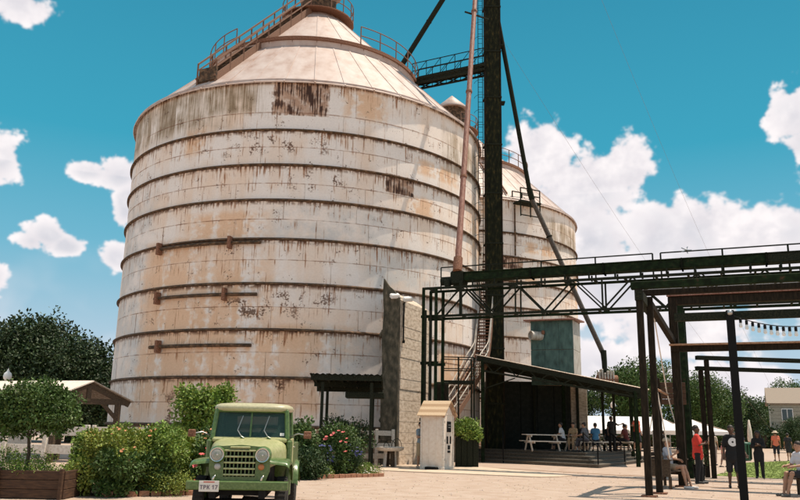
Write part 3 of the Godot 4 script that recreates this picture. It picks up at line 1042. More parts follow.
# ---------------------------------------------------------------- elevator tower
func tower_and_spouts() -> void:
	var t := thing("elevator_tower", "tall narrow dark steel elevator tower rising past the silos", "tower", TOWER)
	var turn := Basis(Vector3.UP, 0.0)
	for k in 12:    # stacked casing sections
		var mb := MB.new()
		var y := 2.9 * k
		mb.box(Vector3(0, y + 1.44, 0), Vector3(0.92, 2.86, 0.62), turn, 0.02)
		var sec := put(mb, "casing", M.tower, t)
		var fl := MB.new()
		fl.box(Vector3(0, y + 2.89, 0), Vector3(1.02, 0.09, 0.72), turn, 0.01)
		put(fl, "flange", M.dark, sec)
		for s in [-1, 1]:
			var an := MB.new()
			an.box(Vector3(s * 0.45, y + 1.44, 0.30), Vector3(0.07, 2.8, 0.07))
			put(an, "corner_angle", M.brown, sec)
	for s in [-0.78, -0.52]:    # caged ladder on the left
		var mb := MB.new()
		mb.rod(Vector3(s - 0.05, 2, 0.1), Vector3(s - 0.05, 34, 0.1), 0.022, 5)
		put(mb, "ladder_stile", M.dark, t)
	for k in 100:
		var mb := MB.new()
		mb.rod(Vector3(-0.83, 3 + k * 0.31, 0.1), Vector3(-0.57, 3 + k * 0.31, 0.1), 0.014, 4)
		put(mb, "ladder_rung", M.dark, t)
	for k in 24:
		var pts := []
		for j in 9:
			pts.append(Vector3(-0.70 + 0.36 * sin(PI * j / 8.0 - PI / 2), 12 + k * 0.92, 0.1 + 0.55 * cos(PI * j / 8.0 - PI / 2)))
		var mb := MB.new()
		mb.tube(pts, [0.014], 4)
		put(mb, "cage_hoop", M.dark, t)
	var head := MB.new()
	head.box(Vector3(0, 34.4, 0), Vector3(1.3, 2.0, 1.4), turn, 0.2)
	put(head, "head_house", M.tower, t)
	for s in [[0.55, 20.0], [0.55, 23.6]]:
		var mb := MB.new()
		mb.box(Vector3(s[0], s[1], 0.1), Vector3(0.3, 0.08, 0.5))
		put(mb, "bracket", M.dark, t)
	# spout from the head down to the near silo
	var s1 := thing("grain_spout", "dark slanting spout running from the tower top down to the near cone", "spout", Vector3(-0.24, 22.7, -43.6), 0, "grain spouts")
	var mb := MB.new()
	mb.rod(Vector3(5.1, 31.84, -41.7), Vector3(-0.35, 22.85, -43.55), 0.16, 10)
	putw(mb, "spout_tube", M.dark, s1)
	for f in [0.02, 0.33, 0.66, 0.97]:
		var fl := MB.new()
		var p := Vector3(5.1, 31.84, -41.7).lerp(Vector3(-0.35, 22.85, -43.55), f)
		var d := (Vector3(-0.35, 22.85, -43.55) - Vector3(5.1, 31.84, -41.7)).normalized()
		fl.rod(p - d * 0.04, p + d * 0.04, 0.18, 10)
		putw(fl, "flange", M.dark, s1)
	# bent spout to the shed
	var s2 := thing("grain_spout", "long bent spout from the tower down past the teal shed", "spout", Vector3(11.3, 5.7, -42.5), 0, "grain spouts")
	var pts := [Vector3(5.6, 25.2, -41.6), Vector3(7.38, 15.1, -42.4), Vector3(7.55, 14.5, -42.5), Vector3(11.28, 5.78, -42.5)]
	var b1 := MB.new()
	b1.tube([pts[0], pts[1]], [0.135], 10)
	putw(b1, "spout_tube", M.dark, s2)
	var b2 := MB.new()
	b2.tube([pts[1], pts[2]], [0.17], 10)
	putw(b2, "elbow", M.dark, s2)
	var b3 := MB.new()
	b3.tube([pts[2], pts[3]], [0.135], 10)
	putw(b3, "spout_tube", M.spout, s2)
	for f in [0.25, 0.5, 0.75]:
		var fl := MB.new()
		var p: Vector3 = pts[2].lerp(pts[3], f)
		var d: Vector3 = (pts[3] - pts[2]).normalized()
		fl.rod(p - d * 0.04, p + d * 0.04, 0.18, 10)
		putw(fl, "flange", M.dark, s2)
	# rusty down pipe to the conveyor
	var s3 := thing("down_pipe", "rusty pink pipe dropping from high up onto the conveyor end", "pipe", Vector3(2.45, 8.1, -31.9))
	var lo := Vector3(2.45, 8.15, -31.9)
	var hi := Vector3(4.42, 31.3, -40.55)
	var pm := MB.new()
	pm.tube([lo, lo.lerp(hi, 0.5), hi], [0.135, 0.125, 0.125], 12)
	putw(pm, "pipe_tube", M.pipe, s3)
	var cuff := MB.new()
	cuff.rod(lo - Vector3(0.01, 0.1, -0.02), lo.lerp(hi, 0.022), 0.20, 10)
	putw(cuff, "cuff", M.rust, s3)
	for f in [0.2, 0.42, 0.665, 0.85]:
		var fl := MB.new()
		var p := lo.lerp(hi, f)
		fl.rod(p, lo.lerp(hi, f + 0.004), 0.165, 12)
		putw(fl, "flange", M.rust, s3)
	var arm := MB.new()
	var q := lo.lerp(hi, 0.665)
	arm.beam(q + Vector3(-0.5, 0, 0), q + Vector3(0.9, 0.15, -1.0), 0.07, 0.07)
	putw(arm, "bracket", M.dark, s3)
	# bridge from the cone walkway to the tower
	var br := thing("catwalk", "dark truss catwalk between the near cone and the tower", "catwalk", Vector3(0.9, 22.2, -43.7))
	var A := Vector3(0.75, 22.25, -43.75)
	var B := Vector3(4.9, 22.25, -41.55)
	var dirv := (B - A).normalized()
	var sd := Vector3.UP.cross(dirv).normalized()
	var fl2 := MB.new()
	fl2.beam(A, B, 0.8, 0.05)
	putw(fl2, "walkway", M.dark, br)
	for s in [-0.42, 0.42]:
		for h in [-0.28, 0.0, 0.55, 1.05]:
			var bm := MB.new()
			var wd: float = 0.10 if h <= 0.0 else 0.04
			bm.beam(A + sd * s + Vector3(0, h, 0), B + sd * s + Vector3(0, h, 0), wd, wd)
			putw(bm, "chord" if h <= 0.0 else "handrail", M.dark, br)
		for k in 6:
			var p: Vector3 = A.lerp(B, k / 5.0) + sd * s
			var po := MB.new()
			po.beam(p - Vector3(0, 0.28, 0), p + Vector3(0, 1.05, 0), 0.04, 0.04)
			putw(po, "railing_post", M.dark, br)
			if k < 5:
				var p2: Vector3 = A.lerp(B, (k + 1) / 5.0) + sd * s
				var di := MB.new()
				di.beam(p - Vector3(0, 0.28, 0), p2, 0.05, 0.05)
				di.beam(p, p2 - Vector3(0, 0.28, 0), 0.05, 0.05)
				putw(di, "brace", M.dark, br)
				var dg := MB.new()
				dg.beam(p, p2 + Vector3(0, 1.05, 0), 0.025, 0.025)
				putw(dg, "brace", M.dark, br)
	# guy wires and lines crossing the sky
	var wires := [[Vector3(5.6, 24.5, -41.6), Vector3(34, 1, -70), "thin guy wire running from the tower to the right"], [Vector3(9.5, 33, -41.0), Vector3(36, 6, -75), "thin wire crossing the blue sky right of the tower"]]
	for wv in wires:
		var wm := MB.new()
		var ps := []
		for k in 13:
			var f := k / 12.0
			ps.append(wv[0].lerp(wv[1], f) - Vector3(0, sin(PI * f) * 1.2, 0))
		wm.tube(ps, [0.007], 4)
		var wn := thing("wire", wv[2], "wire", wv[0], 0, "thin wires in the sky")
		putw(wm, "strand", M.tin, wn)


# ---------------------------------------------------------------- conveyor gantry
func gp(t: float, s: float, y: float) -> Vector3:    # along and across the gantry
	return Vector3(1.0, y, -32.4) + UG * t + VG * s


func gantry() -> void:
	var t := thing("conveyor_gantry", "long dark green conveyor on a lattice truss crossing before the silos", "conveyor", Vector3(1.0, 0, -32.4))
	var top := 7.35
	var bot := 6.15
	var last := 19.0
	for s in [0.0, 0.85]:
		for h in [top, bot]:
			var mb := MB.new()
			mb.beam(gp(0.0 if h == top else 0.55, s, h), gp(last, s, h), 0.08, 0.10)
			putw(mb, "chord", M.dark if s == 0.0 else M.green, t)
		var n := 16
		for k in n:
			var t0 := 0.6 + k * 1.15
			var mb := MB.new()
			if k % 2 == 0:
				mb.beam(gp(t0, s, bot), gp(t0 + 1.15, s, top), 0.06, 0.06)
			else:
				mb.beam(gp(t0, s, top), gp(t0 + 1.15, s, bot), 0.06, 0.06)
			putw(mb, "diagonal", M.dark, t)
			if k % 4 == 1:
				var d2 := MB.new()
				d2.beam(gp(t0 + 0.16, s, top), gp(t0 + 1.31, s, bot), 0.05, 0.05)
				putw(d2, "diagonal", M.dark, t)
			if k % 3 == 0:
				var ve := MB.new()
				ve.beam(gp(t0, s, bot), gp(t0, s, top), 0.06, 0.06)
				putw(ve, "vertical", M.dark, t)
	for k in 17:
		var cb := MB.new()
		cb.beam(gp(0.3 + k * 1.15, 0, top), gp(0.3 + k * 1.15, 0.85, top), 0.07, 0.10)
		cb.beam(gp(0.6 + k * 1.12, 0, bot), gp(0.6 + k * 1.12, 0.85, bot), 0.06, 0.06)
		putw(cb, "cross_member", M.dark, t)
	# trough in flanged lengths
	for k in 6:
		var mb := MB.new()
		mb.beam(gp(1.75 + k * 2.9 + 0.02, 0.42, 7.80), gp(1.75 + (k + 1) * 2.9 - 0.02, 0.42, 7.80), 0.55, 0.32, Vector3.UP, 0.015)
		var o := putw(mb, "trough", M.green if k < 4 else M.dark, t)
		var lid := MB.new()
		lid.beam(gp(1.75 + k * 2.9 + 0.03, 0.42, 7.985), gp(1.75 + (k + 1) * 2.9 - 0.03, 0.42, 7.985), 0.62, 0.04)
		putw(lid, "lid", M.green if k < 4 else M.dark, o)
		for e in 2:
			var fl := MB.new()
			fl.beam(gp(1.75 + (k + e) * 2.9 - 0.03, 0.42, 7.80), gp(1.75 + (k + e) * 2.9 + 0.03, 0.42, 7.80), 0.66, 0.42)
			putw(fl, "flange", M.dark, o)
		for e in 3:
			var leg := MB.new()
			leg.beam(gp(2.2 + k * 2.9 + e * 0.95, 0.1, 7.4), gp(2.2 + k * 2.9 + e * 0.95, 0.1, 7.64), 0.06, 0.06)
			leg.beam(gp(2.2 + k * 2.9 + e * 0.95, 0.75, 7.4), gp(2.2 + k * 2.9 + e * 0.95, 0.75, 7.64), 0.06, 0.06)
			putw(leg, "saddle", M.dark, o)
	var tail := MB.new()
	tail.beam(gp(1.2, 0.42, 7.78), gp(1.78, 0.42, 7.78), 0.7, 0.62, Vector3.UP, 0.08)
	putw(tail, "tail_box", M.dark, t)
	var motor := MB.new()
	motor.rod(gp(0.75, 0.3, 7.68), gp(1.35, 0.3, 7.68), 0.19, 12)
	putw(motor, "motor", M.dark, t)
	var gear := MB.new()
	gear.beam(gp(0.98, 0.12, 7.55), gp(1.2, 0.12, 7.55), 0.35, 0.3, Vector3.UP, 0.04)
	putw(gear, "gearbox", M.dark, t)
	var post := MB.new()
	post.beam(gp(1.72, -0.02, 6.2), gp(1.72, -0.02, 7.6), 0.13, 0.13)
	putw(post, "vertical", M.dark, t)
	# handrail behind the trough
	for span in [[0.5, 9.35], [9.65, 18.6]]:
		var hr := MB.new()
		hr.beam(gp(span[0], 0.9, 8.42), gp(span[1], 0.9, 8.42), 0.045, 0.045)
		putw(hr, "handrail", M.dark, t)
		var n := 5
		for k in n:
			var po := MB.new()
			var tt := lerpf(span[0], span[1], k / (n - 1.0))
			po.beam(gp(tt, 0.9, 7.35), gp(tt, 0.9, 8.42), 0.05, 0.05)
			putw(po, "railing_post", M.dark, t)
	var finial := MB.new()
	finial.ball(gp(10.6, 0.9, 8.47), Vector3(0.05, 0.05, 0.05), 8, 6)
	for k in 5:
		finial.beam(gp(10.6, 0.9, 8.47), gp(10.6, 0.9, 8.47) + Vector3(cos(k * 1.25) * 0.22, sin(k * 1.25) * 0.14, 0), 0.03, 0.03)
	putw(finial, "pulley", M.steel, t)
	# legs: a braced pair of frames at the left end, another behind the timber frame
	for leg in [[0.05, 0.0], [0.05, 0.85], [0.62, 0.0], [0.62, 0.85]]:
		var mb := MB.new()
		mb.beam(gp(leg[0], leg[1], 0), gp(leg[0], leg[1], top), 0.13, 0.13)
		putw(mb, "leg", M.green, t)
	for h in [1.9, 4.2, 6.15]:
		for s in [0.0, 0.85]:
			var mb := MB.new()
			mb.beam(gp(-0.05, s, h), gp(0.72, s, h), 0.09, 0.12)
			putw(mb, "strut", M.green, t)
	for sx in [0.2, 0.42]:
		var mb := MB.new()
		mb.rod(gp(sx, -0.12, 0), gp(sx, -0.12, 6.4), 0.05, 6)
		putw(mb, "conduit", M.dark, t)
	for leg in [[10.3, 0.0], [10.3, 0.85], [17.6, 0.0], [17.6, 0.85]]:
		var mb := MB.new()
		mb.beam(gp(leg[0], leg[1], 0), gp(leg[0], leg[1], bot), 0.26, 0.22, UG)
		putw(mb, "leg", M.green, t)
	for h in [2.6, 4.6]:
		var mb := MB.new()
		mb.beam(gp(10.3, 0, h), gp(10.3, 0.85, h), 0.1, 0.14)
		putw(mb, "strut", M.green, t)


# ---------------------------------------------------------------- broken concrete wall
func concrete_pier() -> void:
	var o := Vector3(0.12, 0, -33.35)    # the near right corner
	var t := thing("concrete_wall", "tall broken concrete wall stub with a lit right face beside the kiosk", "wall", o)
	var th := 0.78
	var ln := 3.3
	var y := 0.0
	var n := 16
	for k in n:
		var h := 0.452
		var mb := MB.new()
		var j0 := rng.randf_range(-0.02, 0.02)
		var jl := rng.randf_range(-0.10, 0.03) if k > 4 else 0.0
		var a := o - UG * (th + jl) + VG * j0
		var b := o + UG * j0
		var c := b + VG * ln
		var d := a + VG * ln
		var hh := h - 0.012
		var up := Vector3(0, hh, 0)
		var ul := up
		var base := Vector3(0, y, 0)
		if k == n - 1:
			ul = Vector3(0, 0.75, 0)    # the ragged top stands higher on the left
			up = Vector3(0, 0.22, 0)
		mb.quad(base + a, base + b, base + b + up, base + a + ul)
		mb.quad(base + b, base + c, base + c + up, base + b + up)
		mb.quad(base + c, base + d, base + d + ul, base + c + up)
		mb.quad(base + d, base + a, base + a + ul, base + d + ul)
		mb.quad(base + a + ul, base + b + up, base + c + up, base + d + ul)
		putw(mb, "lift", M.concrete, t)
		y += h
	# the left edge is a rough broken end in shade-darkened concrete
	for k in 26:
		var mb := MB.new()
		var p := o - UG * (th + rng.randf_range(0.0, 0.10)) + VG * rng.randf_range(0.05, 0.7) + Vector3(0, rng.randf_range(0.2, 7.2), 0)
		mb.box(p, Vector3(rng.randf_range(0.1, 0.22), rng.randf_range(0.25, 0.6), rng.randf_range(0.2, 0.45)), Basis.from_euler(Vector3(rng.randf(), rng.randf() * 3, rng.randf())), 0.04)
		putw(mb, "rubble", M.shaded_concrete, t)
	var face := MB.new()    # pilaster on the shaded face, that shade put into its dark colour
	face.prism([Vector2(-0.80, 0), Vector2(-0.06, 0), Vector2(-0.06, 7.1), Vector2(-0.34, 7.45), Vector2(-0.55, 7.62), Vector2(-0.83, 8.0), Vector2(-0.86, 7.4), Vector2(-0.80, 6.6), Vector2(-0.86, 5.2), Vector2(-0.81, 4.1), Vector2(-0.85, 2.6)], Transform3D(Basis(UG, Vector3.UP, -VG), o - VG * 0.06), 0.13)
	putw(face, "pilaster", M.shaded_concrete, t)
	var rod := MB.new()
	rod.rod(o + UG * 0.06 + VG * 0.12 + Vector3(0, 5.2, 0), o + UG * 0.06 + VG * 0.12 + Vector3(0, 7.1, 0), 0.035, 6)
	rod.box(o + UG * 0.06 + VG * 0.17 + Vector3(0, 5.2, 0), Vector3(0.1, 0.12, 0.1))
	putw(rod, "conduit", M.black, t)
	for k in 2:
		var p := o + (-UG * 0.28 - VG * 0.12 if k == 0 else UG * 0.22 + VG * 0.15) + Vector3(0, 7.18 - k * 0.12, 0)
		var f := thing("floodlight", "white floodlight at the top of the concrete wall, the %s one" % ("left" if k == 0 else "right"), "floodlight", p, 0.0, "floodlights on the concrete wall")
		var mb := MB.new()
		mb.box(Vector3.ZERO, Vector3(0.42, 0.2, 0.28), Basis.from_euler(Vector3(0.4, 0.3, 0.12)), 0.04)
		put(mb, "housing", M.white, f)
		var arm := MB.new()
		arm.rod(Vector3(0, -0.02, -0.05), Vector3(0.0, -0.25, -0.25) if k == 0 else Vector3(-0.25, -0.25, -0.15), 0.03, 6)
		put(arm, "arm", M.dark, f)


# ---------------------------------------------------------------- deck, canopy, shed and stair
const DC := Vector3(8.85, 0, -34.8)
const D1 := Vector3(-0.741, 0, -0.671)
const D2 := Vector3(0.50, 0, -0.866)

func picnic_table(at: Vector3, turn: float, label: String, ys := 1.0) -> void:
	var t := thing("picnic_table", label, "picnic table", at, turn, "picnic tables on the deck")
	for k in 5:
		var mb := MB.new()
		mb.box(Vector3(0, 0.75, -0.32 + k * 0.16), Vector3(1.8, 0.045, 0.145), Basis.IDENTITY, 0.006)
		put(mb, "table_board", M.white_wood, t)
	for s in [-1, 1]:
		for k in 2:
			var mb := MB.new()
			mb.box(Vector3(0, 0.45, s * (0.66 + k * 0.15)), Vector3(1.8, 0.04, 0.14), Basis.IDENTITY, 0.006)
			put(mb, "seat_board", M.white_wood, t)
		var arm := MB.new()
		arm.beam(Vector3(s * 0.62, 0.40, -0.85), Vector3(s * 0.62, 0.40, 0.85), 0.05, 0.09)
		arm.beam(Vector3(s * 0.62, 0.69, -0.36), Vector3(s * 0.62, 0.69, 0.36), 0.05, 0.09)
		put(arm, "rail", M.white_wood, t)
		for q in [-1, 1]:
			var leg := MB.new()
			leg.beam(Vector3(s * 0.67, 0.0, q * 0.62), Vector3(s * 0.67, 0.73, q * 0.12), 0.05, 0.10)
			put(leg, "leg", M.white_wood, t)


func deck_and_canopy() -> void:
	var deck := thing("deck", "low timber deck with four steps under the dark canopy", "deck", DC)
	for k in 4:
		var mb := MB.new()
		var c := DC + (D1 * 0.36 + D2 * 0.44) * k * 0.95
		var poly := [c, c + D2 * (10.5 - k * 0.6), c + D2 * 10.5 + Vector3(-9, 0, -4), Vector3(5.3, 0, -43.2), c + D1 * (8.4 - k * 0.5)]
		var y0 := 0.15 * k
		for i in poly.size():
			var a: Vector3 = poly[i]
			var b: Vector3 = poly[(i + 1) % poly.size()]
			mb.quad(a + Vector3(0, y0, 0), b + Vector3(0, y0, 0), b + Vector3(0, y0 + 0.11, 0), a + Vector3(0, y0 + 0.11, 0))
		var flat := []
		for p in poly:
			flat.append([p.x, p.z])
		var st := sheet(flat, y0 + 0.11)
		mb.v.append_array(st.v)
		mb.n.append_array(st.n)
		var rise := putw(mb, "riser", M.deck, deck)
		# nosing boards
		for e in [[D1, 8.4 - k * 0.5, D2], [D2, 10.5 - k * 0.6, D1]]:
			var no := MB.new()
			var inn: Vector3 = (e[2] - e[0] * e[2].dot(e[0])).normalized()
			no.beam(c - inn * 0.02 + inn * 0.17 - e[0] * 0.03 + Vector3(0, y0 + 0.131, 0), c + inn * 0.15 + e[0] * e[1] + Vector3(0, y0 + 0.131, 0), 0.38, 0.038, Vector3.UP)
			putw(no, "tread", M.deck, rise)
	# railings down the steps
	for r in [[DC + D2 * 0.12 + D1 * 0.05, (D1 * 0.36 + D2 * 0.44) * 3.2], [DC + D2 * 4.6, (D1 * 0.9).rotated(Vector3.UP, -0.35)], [DC + D2 * 8.0, (D1 * 0.9).rotated(Vector3.UP, -0.35)], [DC + D1 * 5.0, (D2 * 0.95).rotated(Vector3.UP, 0.4)]]:
		var a: Vector3 = r[0]
		var b: Vector3 = a + r[1]
		for q in [[a, 0.0], [b, 0.58]]:
			var po := MB.new()
			po.beam(q[0] + Vector3(0, q[1], 0), q[0] + Vector3(0, q[1] + 0.92, 0), 0.05, 0.05)
			putw(po, "railing_post", M.black, deck)
		var hr := MB.new()
		hr.beam(a + Vector3(0, 0.92, 0), b + Vector3(0, 1.5, 0), 0.045, 0.045)
		putw(hr, "handrail", M.black, deck)
	# canopy: corrugated sheets falling to the right
	var n0 := Vector3(3.95, 5.15, -38.5)
	var n1 := Vector3(11.75, 3.52, -36.5)
	var e := (n1 - n0).normalized()
	var bk := Vector3(0.248, 0, -0.969)
	var up := bk.cross(e).normalized()
	if up.y < 0:
		up = -up
	var cn := thing("canopy", "dark corrugated canopy sloping down to the right over the deck", "canopy", Vector3(n0.x, 0, n0.z))
	for k in 8:
		var mb := MB.new()
		var wv := 7
		for i in wv * 4:
			var f0 := float(i) / (wv * 4)
			var f1 := float(i + 1) / (wv * 4)
			var p0 := n0 + bk * (k * 0.74 + f0 * 0.76) + up * (0.03 * sin(f0 * wv * TAU) + k * 0.0)
			var p1 := n0 + bk * (k * 0.74 + f1 * 0.76) + up * (0.03 * sin(f1 * wv * TAU))
			mb.quad(p0 - e * 0.1, p0 + e * 8.25, p1 + e * 8.25, p1 - e * 0.1)
		putw(mb, "roof_sheet", M.tin, cn)
	for k in 5:
		var mb := MB.new()
		var o := n0 + bk * (0.08 + k * 1.42) - up * 0.16
		mb.beam(o, o + e * 8.1, 0.10, 0.22, up)
		putw(mb, "rafter", M.dark, cn)
		if k == 0:
			var lc := MB.new()
			lc.beam(o - Vector3(0, 0.55, 0) + e * 0.3, o + e * 8.1 - Vector3(0, 0.28, 0), 0.07, 0.09)
			putw(lc, "truss_chord", M.dark, cn)
			for j in 14:
				var wb := MB.new()
				var q0 := o + e * (0.3 + j * 0.56) - Vector3(0, 0.55 - 0.02 * j if j % 2 else 0.0, 0)
				var q1 := o + e * (0.3 + (j + 1) * 0.56) - Vector3(0, 0.0 if j % 2 else 0.55 - 0.02 * j, 0)
				wb.beam(q0, q1, 0.05, 0.05)
				putw(wb, "truss_web", M.dark, cn)
	for k in 7:
		var mb := MB.new()
		var o := n0 + e * (0.3 + k * 1.28) - up * 0.06
		mb.beam(o, o + bk * 5.9, 0.07, 0.07, up)
		putw(mb, "purlin", M.dark, cn)
	for p in [[0.25, 0.1], [7.6, 0.1], [7.6, 5.5], [4.0, 5.5]]:
		var q: Vector3 = n0 + e * p[0] + bk * p[1]
		var mb := MB.new()
		mb.beam(Vector3(q.x, 0, q.z), q - Vector3(0, 0.2, 0), 0.16, 0.16)
		putw(mb, "post", M.green, cn)
	var brace := MB.new()
	brace.beam(n0 + e * 0.3 - Vector3(0, 1.6, 0), n0 + e * 1.9 - Vector3(0, 0.75, 0), 0.05, 0.05)
	putw(brace, "brace", M.dark, cn)
	# workhouse behind: dark lower wall, teal shed on top
	var wh := thing("workhouse", "dark lower workhouse wall at the back of the deck", "building", Vector3(7.4, 0, -44.5))
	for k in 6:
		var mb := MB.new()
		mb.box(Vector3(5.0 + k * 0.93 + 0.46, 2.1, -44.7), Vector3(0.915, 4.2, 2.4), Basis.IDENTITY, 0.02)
		putw(mb, "wall_panel", M.back_wall if k != 5 else M.concrete, wh)  # canopy shade put into the dark panels, sunlight into the pale end one
	for k in 3:
		var mb := MB.new()
		mb.beam(Vector3(5.2 + k * 2.4, 0.6, -43.42), Vector3(5.2 + k * 2.4, 4.0, -43.42), 0.16, 0.12)
		putw(mb, "pilaster", M.dark, wh)
	var sh := thing("shed", "teal painted metal shed with a round pipe stub, above the canopy", "shed", Vector3(8.7, 4.2, -44.3))
	var sd := Vector3(7.46, 0, -43.35)
	var sx := UG
	var sz := VG
	for k in 4:    # front and side cladding panels in two rows
		for row in 2:
			var mb := MB.new()
			var y0 := 4.0 if row == 0 else 5.95
			var hh := 1.93 if row == 0 else 1.62
			if k < 3:
				mb.box(sd + sx * (0.395 + k * 0.79) + sz * 0.02 + Vector3(0, y0 + hh / 2, 0), Vector3(0.78, hh, 0.04), Basis(sx, Vector3.UP, -sz), 0.005)
				putw(mb, "cladding_panel", M.teal, sh)
			else:
				for j in 2:
					var m2 := MB.new()
					m2.box(sd + sx * 2.36 + sz * (0.56 + j * 1.06) + Vector3(0, y0 + hh / 2, 0), Vector3(1.05, hh, 0.04), Basis(sz, Vector3.UP, sx), 0.005)
					putw(m2, "cladding_panel", M.grey_paint, sh)
	var body := MB.new()
	body.box(sd + sx * 1.18 + sz * 1.1 + Vector3(0, 5.75, 0), Vector3(2.30, 3.5, 2.1), Basis(sx, Vector3.UP, -sz))
	putw(body, "frame", M.core, sh)
	var rf := MB.new()
	rf.box(sd + sx * 1.15 + sz * 1.0 + Vector3(0, 7.66, 0), Vector3(2.95, 0.09, 2.7), Basis(sx, Vector3.UP, -sz) * Basis(Vector3(1, 0, 0), 0.06), 0.02)
	putw(rf, "roof", M.pipe, sh)
	var port := MB.new()
	port.lathe(Vector3.ZERO, [Vector2(0.25, -0.1), Vector2(0.25, 0.62), Vector2(0.21, 0.62), Vector2(0.2, 0.5), Vector2(0.0, 0.5)], 18, 0, TAU, true)
	var out := (-sz * 0.75 - sx * 0.66).normalized()
	var pb := Basis(out.cross(Vector3.UP), out, Vector3.UP).orthonormalized()
	for i in port.v.size():
		port.v[i] = pb * port.v[i] + sd + sx * 0.52 + Vector3(0, 6.72, 0)
		port.n[i] = pb * port.n[i]
	putw(port, "pipe_stub", M.grey_paint, sh)
	var lamp := MB.new()
	lamp.box(sd + sx * 0.75 - sz * 0.12 + Vector3(0, 6.9, 0), Vector3(0.16, 0.22, 0.2), Basis(sx, Vector3.UP, -sz), 0.03)
	putw(lamp, "vent", M.rust, sh)
	# small pump on the canopy's low end
	var pu := thing("blower", "small pale blower with fins at the end of the bent spout", "machine", Vector3(11.2, 3.6, -42.3))
	for k in 6:
		var mb := MB.new()
		mb.box(Vector3(10.95 + k * 0.15, 4.35 + 0.08 * sin(k * 2.0), -42.3), Vector3(0.09, 0.75 + 0.14 * (k % 2), 0.5), Basis.IDENTITY, 0.02)
		putw(mb, "fin", M.grey_paint, pu)
	var pc := MB.new()
	pc.rod(Vector3(10.85, 4.3, -42.3), Vector3(11.95, 4.3, -42.3), 0.26, 12)
	putw(pc, "drum", M.rust, pu)
	var pl := MB.new()
	pl.beam(Vector3(11.1, 0.5, -42.3), Vector3(11.1, 4.2, -42.3), 0.12, 0.12)
	pl.beam(Vector3(11.7, 0.5, -42.3), Vector3(11.7, 4.2, -42.3), 0.12, 0.12)
	putw(pl, "stand", M.dark, pu)
	var pp := MB.new()
	pp.tube([Vector3(11.28, 5.9, -42.4), Vector3(11.3, 5.3, -42.35), Vector3(11.3, 4.4, -42.3)], [0.17, 0.15, 0.13], 8)
	putw(pp, "inlet", M.dark, pu)
	# curved stair up the right flank of the near silo
	var st := thing("silo_stair", "rusty curved stair with pale handrails climbing round the near silo", "stair", SILO_A + Vector3(7.6, 0, 7.6))
	var ax := SILO_A
	var yaw := atan2(-ax.x, -ax.z)
	var prev := []
	var ra := [R + 0.2, R + 0.95]
	var rails := [[], []]
	for k in 60:
		var f := k / 59.0
		var y := lerpf(0.4, 10.9, f)
		var key := [[0.4, 30.0], [2.05, 41.0], [4.3, 54.0], [5.0, 60.0], [8.2, 67.0], [11.0, 74.0]]
		var a := 0.0
		for q in key.size() - 1:
			if y >= key[q][0]:
				a = lerpf(key[q][1], key[q + 1][1], (y - key[q][0]) / (key[q + 1][0] - key[q][0]))
		a = deg_to_rad(a) + yaw
		var dd := Vector3(sin(a), 0, cos(a))
		var tn := Vector3(cos(a), 0, -sin(a))
		var mb := MB.new()
		mb.box(ax + dd * (ra[0] + 0.37) + Vector3(0, y, 0), Vector3(0.24, 0.04, 0.74), Basis(tn, Vector3.UP, dd))
		putw(mb, "tread", M.rust, st)
		rails[0].append(ax + dd * ra[0] + Vector3(0, y, 0))
		rails[1].append(ax + dd * ra[1] + Vector3(0, y, 0))
	for s in 2:
		for i in range(0, 56, 5):
			var mb := MB.new()
			mb.beam(rails[s][i] - Vector3(0, 0.02, 0), rails[s][mini(i + 5, 59)] - Vector3(0, 0.02, 0), 0.05, 0.24)
			putw(mb, "stringer", M.rail, st)
			var po := MB.new()
			po.rod(rails[s][i], rails[s][i] + Vector3(0, 1.0, 0), 0.025, 5)
			putw(po, "railing_post", M.grey_paint, st)
		for h in [0.55, 1.0]:
			var up2 := []
			for p in rails[s]:
				up2.append(p + Vector3(0, h, 0))
			var mb := MB.new()
			mb.tube(up2, [0.03], 5)
			putw(mb, "handrail", M.grey_paint, st)
	# steel landing with rails left of the stair
	var la := thing("landing_platform", "small steel landing with thin rails beside the curved stair", "platform", Vector3(2.8, 0, -35.8))
	var fl := MB.new()
	fl.box(Vector3(2.75, 3.62, -35.7), Vector3(1.45, 0.12, 1.2))
	putw(fl, "floor", M.dark, la)
	for p in [[2.05, -35.1], [2.75, -35.1], [3.45, -35.1], [2.05, -36.3], [3.45, -36.3]]:
		var mb := MB.new()
		mb.beam(Vector3(p[0], 0, p[1]), Vector3(p[0], 4.72, p[1]), 0.07, 0.07)
		putw(mb, "post", M.dark, la)
	for h in [4.2, 4.72]:
		var mb := MB.new()
		mb.beam(Vector3(2.05, h, -35.1), Vector3(3.45, h, -35.1), 0.045, 0.045)
		mb.beam(Vector3(2.05, h, -36.3), Vector3(3.45, h, -36.3), 0.045, 0.045)
		putw(mb, "handrail", M.dark, la)
	var cab := thing("electrical_cabinet", "dark grey electrical cabinet on posts behind the kiosk", "cabinet", Vector3(1.98, 0, -34.4))
	var cb := MB.new()
	cb.box(Vector3(0, 2.9, 0), Vector3(0.55, 1.3, 0.4), Basis.IDENTITY, 0.03)
	put(cb, "box", M.dark, cab)
	var dr := MB.new()
	dr.box(Vector3(0, 2.9, 0.215), Vector3(0.46, 1.15, 0.03), Basis.IDENTITY, 0.01)
	put(dr, "door", M.brown, cab)
	for s in [-0.2, 0.2]:
		var mb := MB.new()
		mb.beam(Vector3(s, 0, 0), Vector3(s, 2.3, 0), 0.09, 0.09)
		put(mb, "leg", M.dark, cab)
	picnic_table(Vector3(7.05, 0.6, -38.3), 0.12, "white picnic table nearest the steps on the shaded deck")
	picnic_table(Vector3(9.3, 0.6, -39.4), 0.3, "white picnic table with the seated group on the deck")
	picnic_table(Vector3(11.6, 0.6, -42.2), 0.2, "white picnic table near the sunlit far end of the deck")


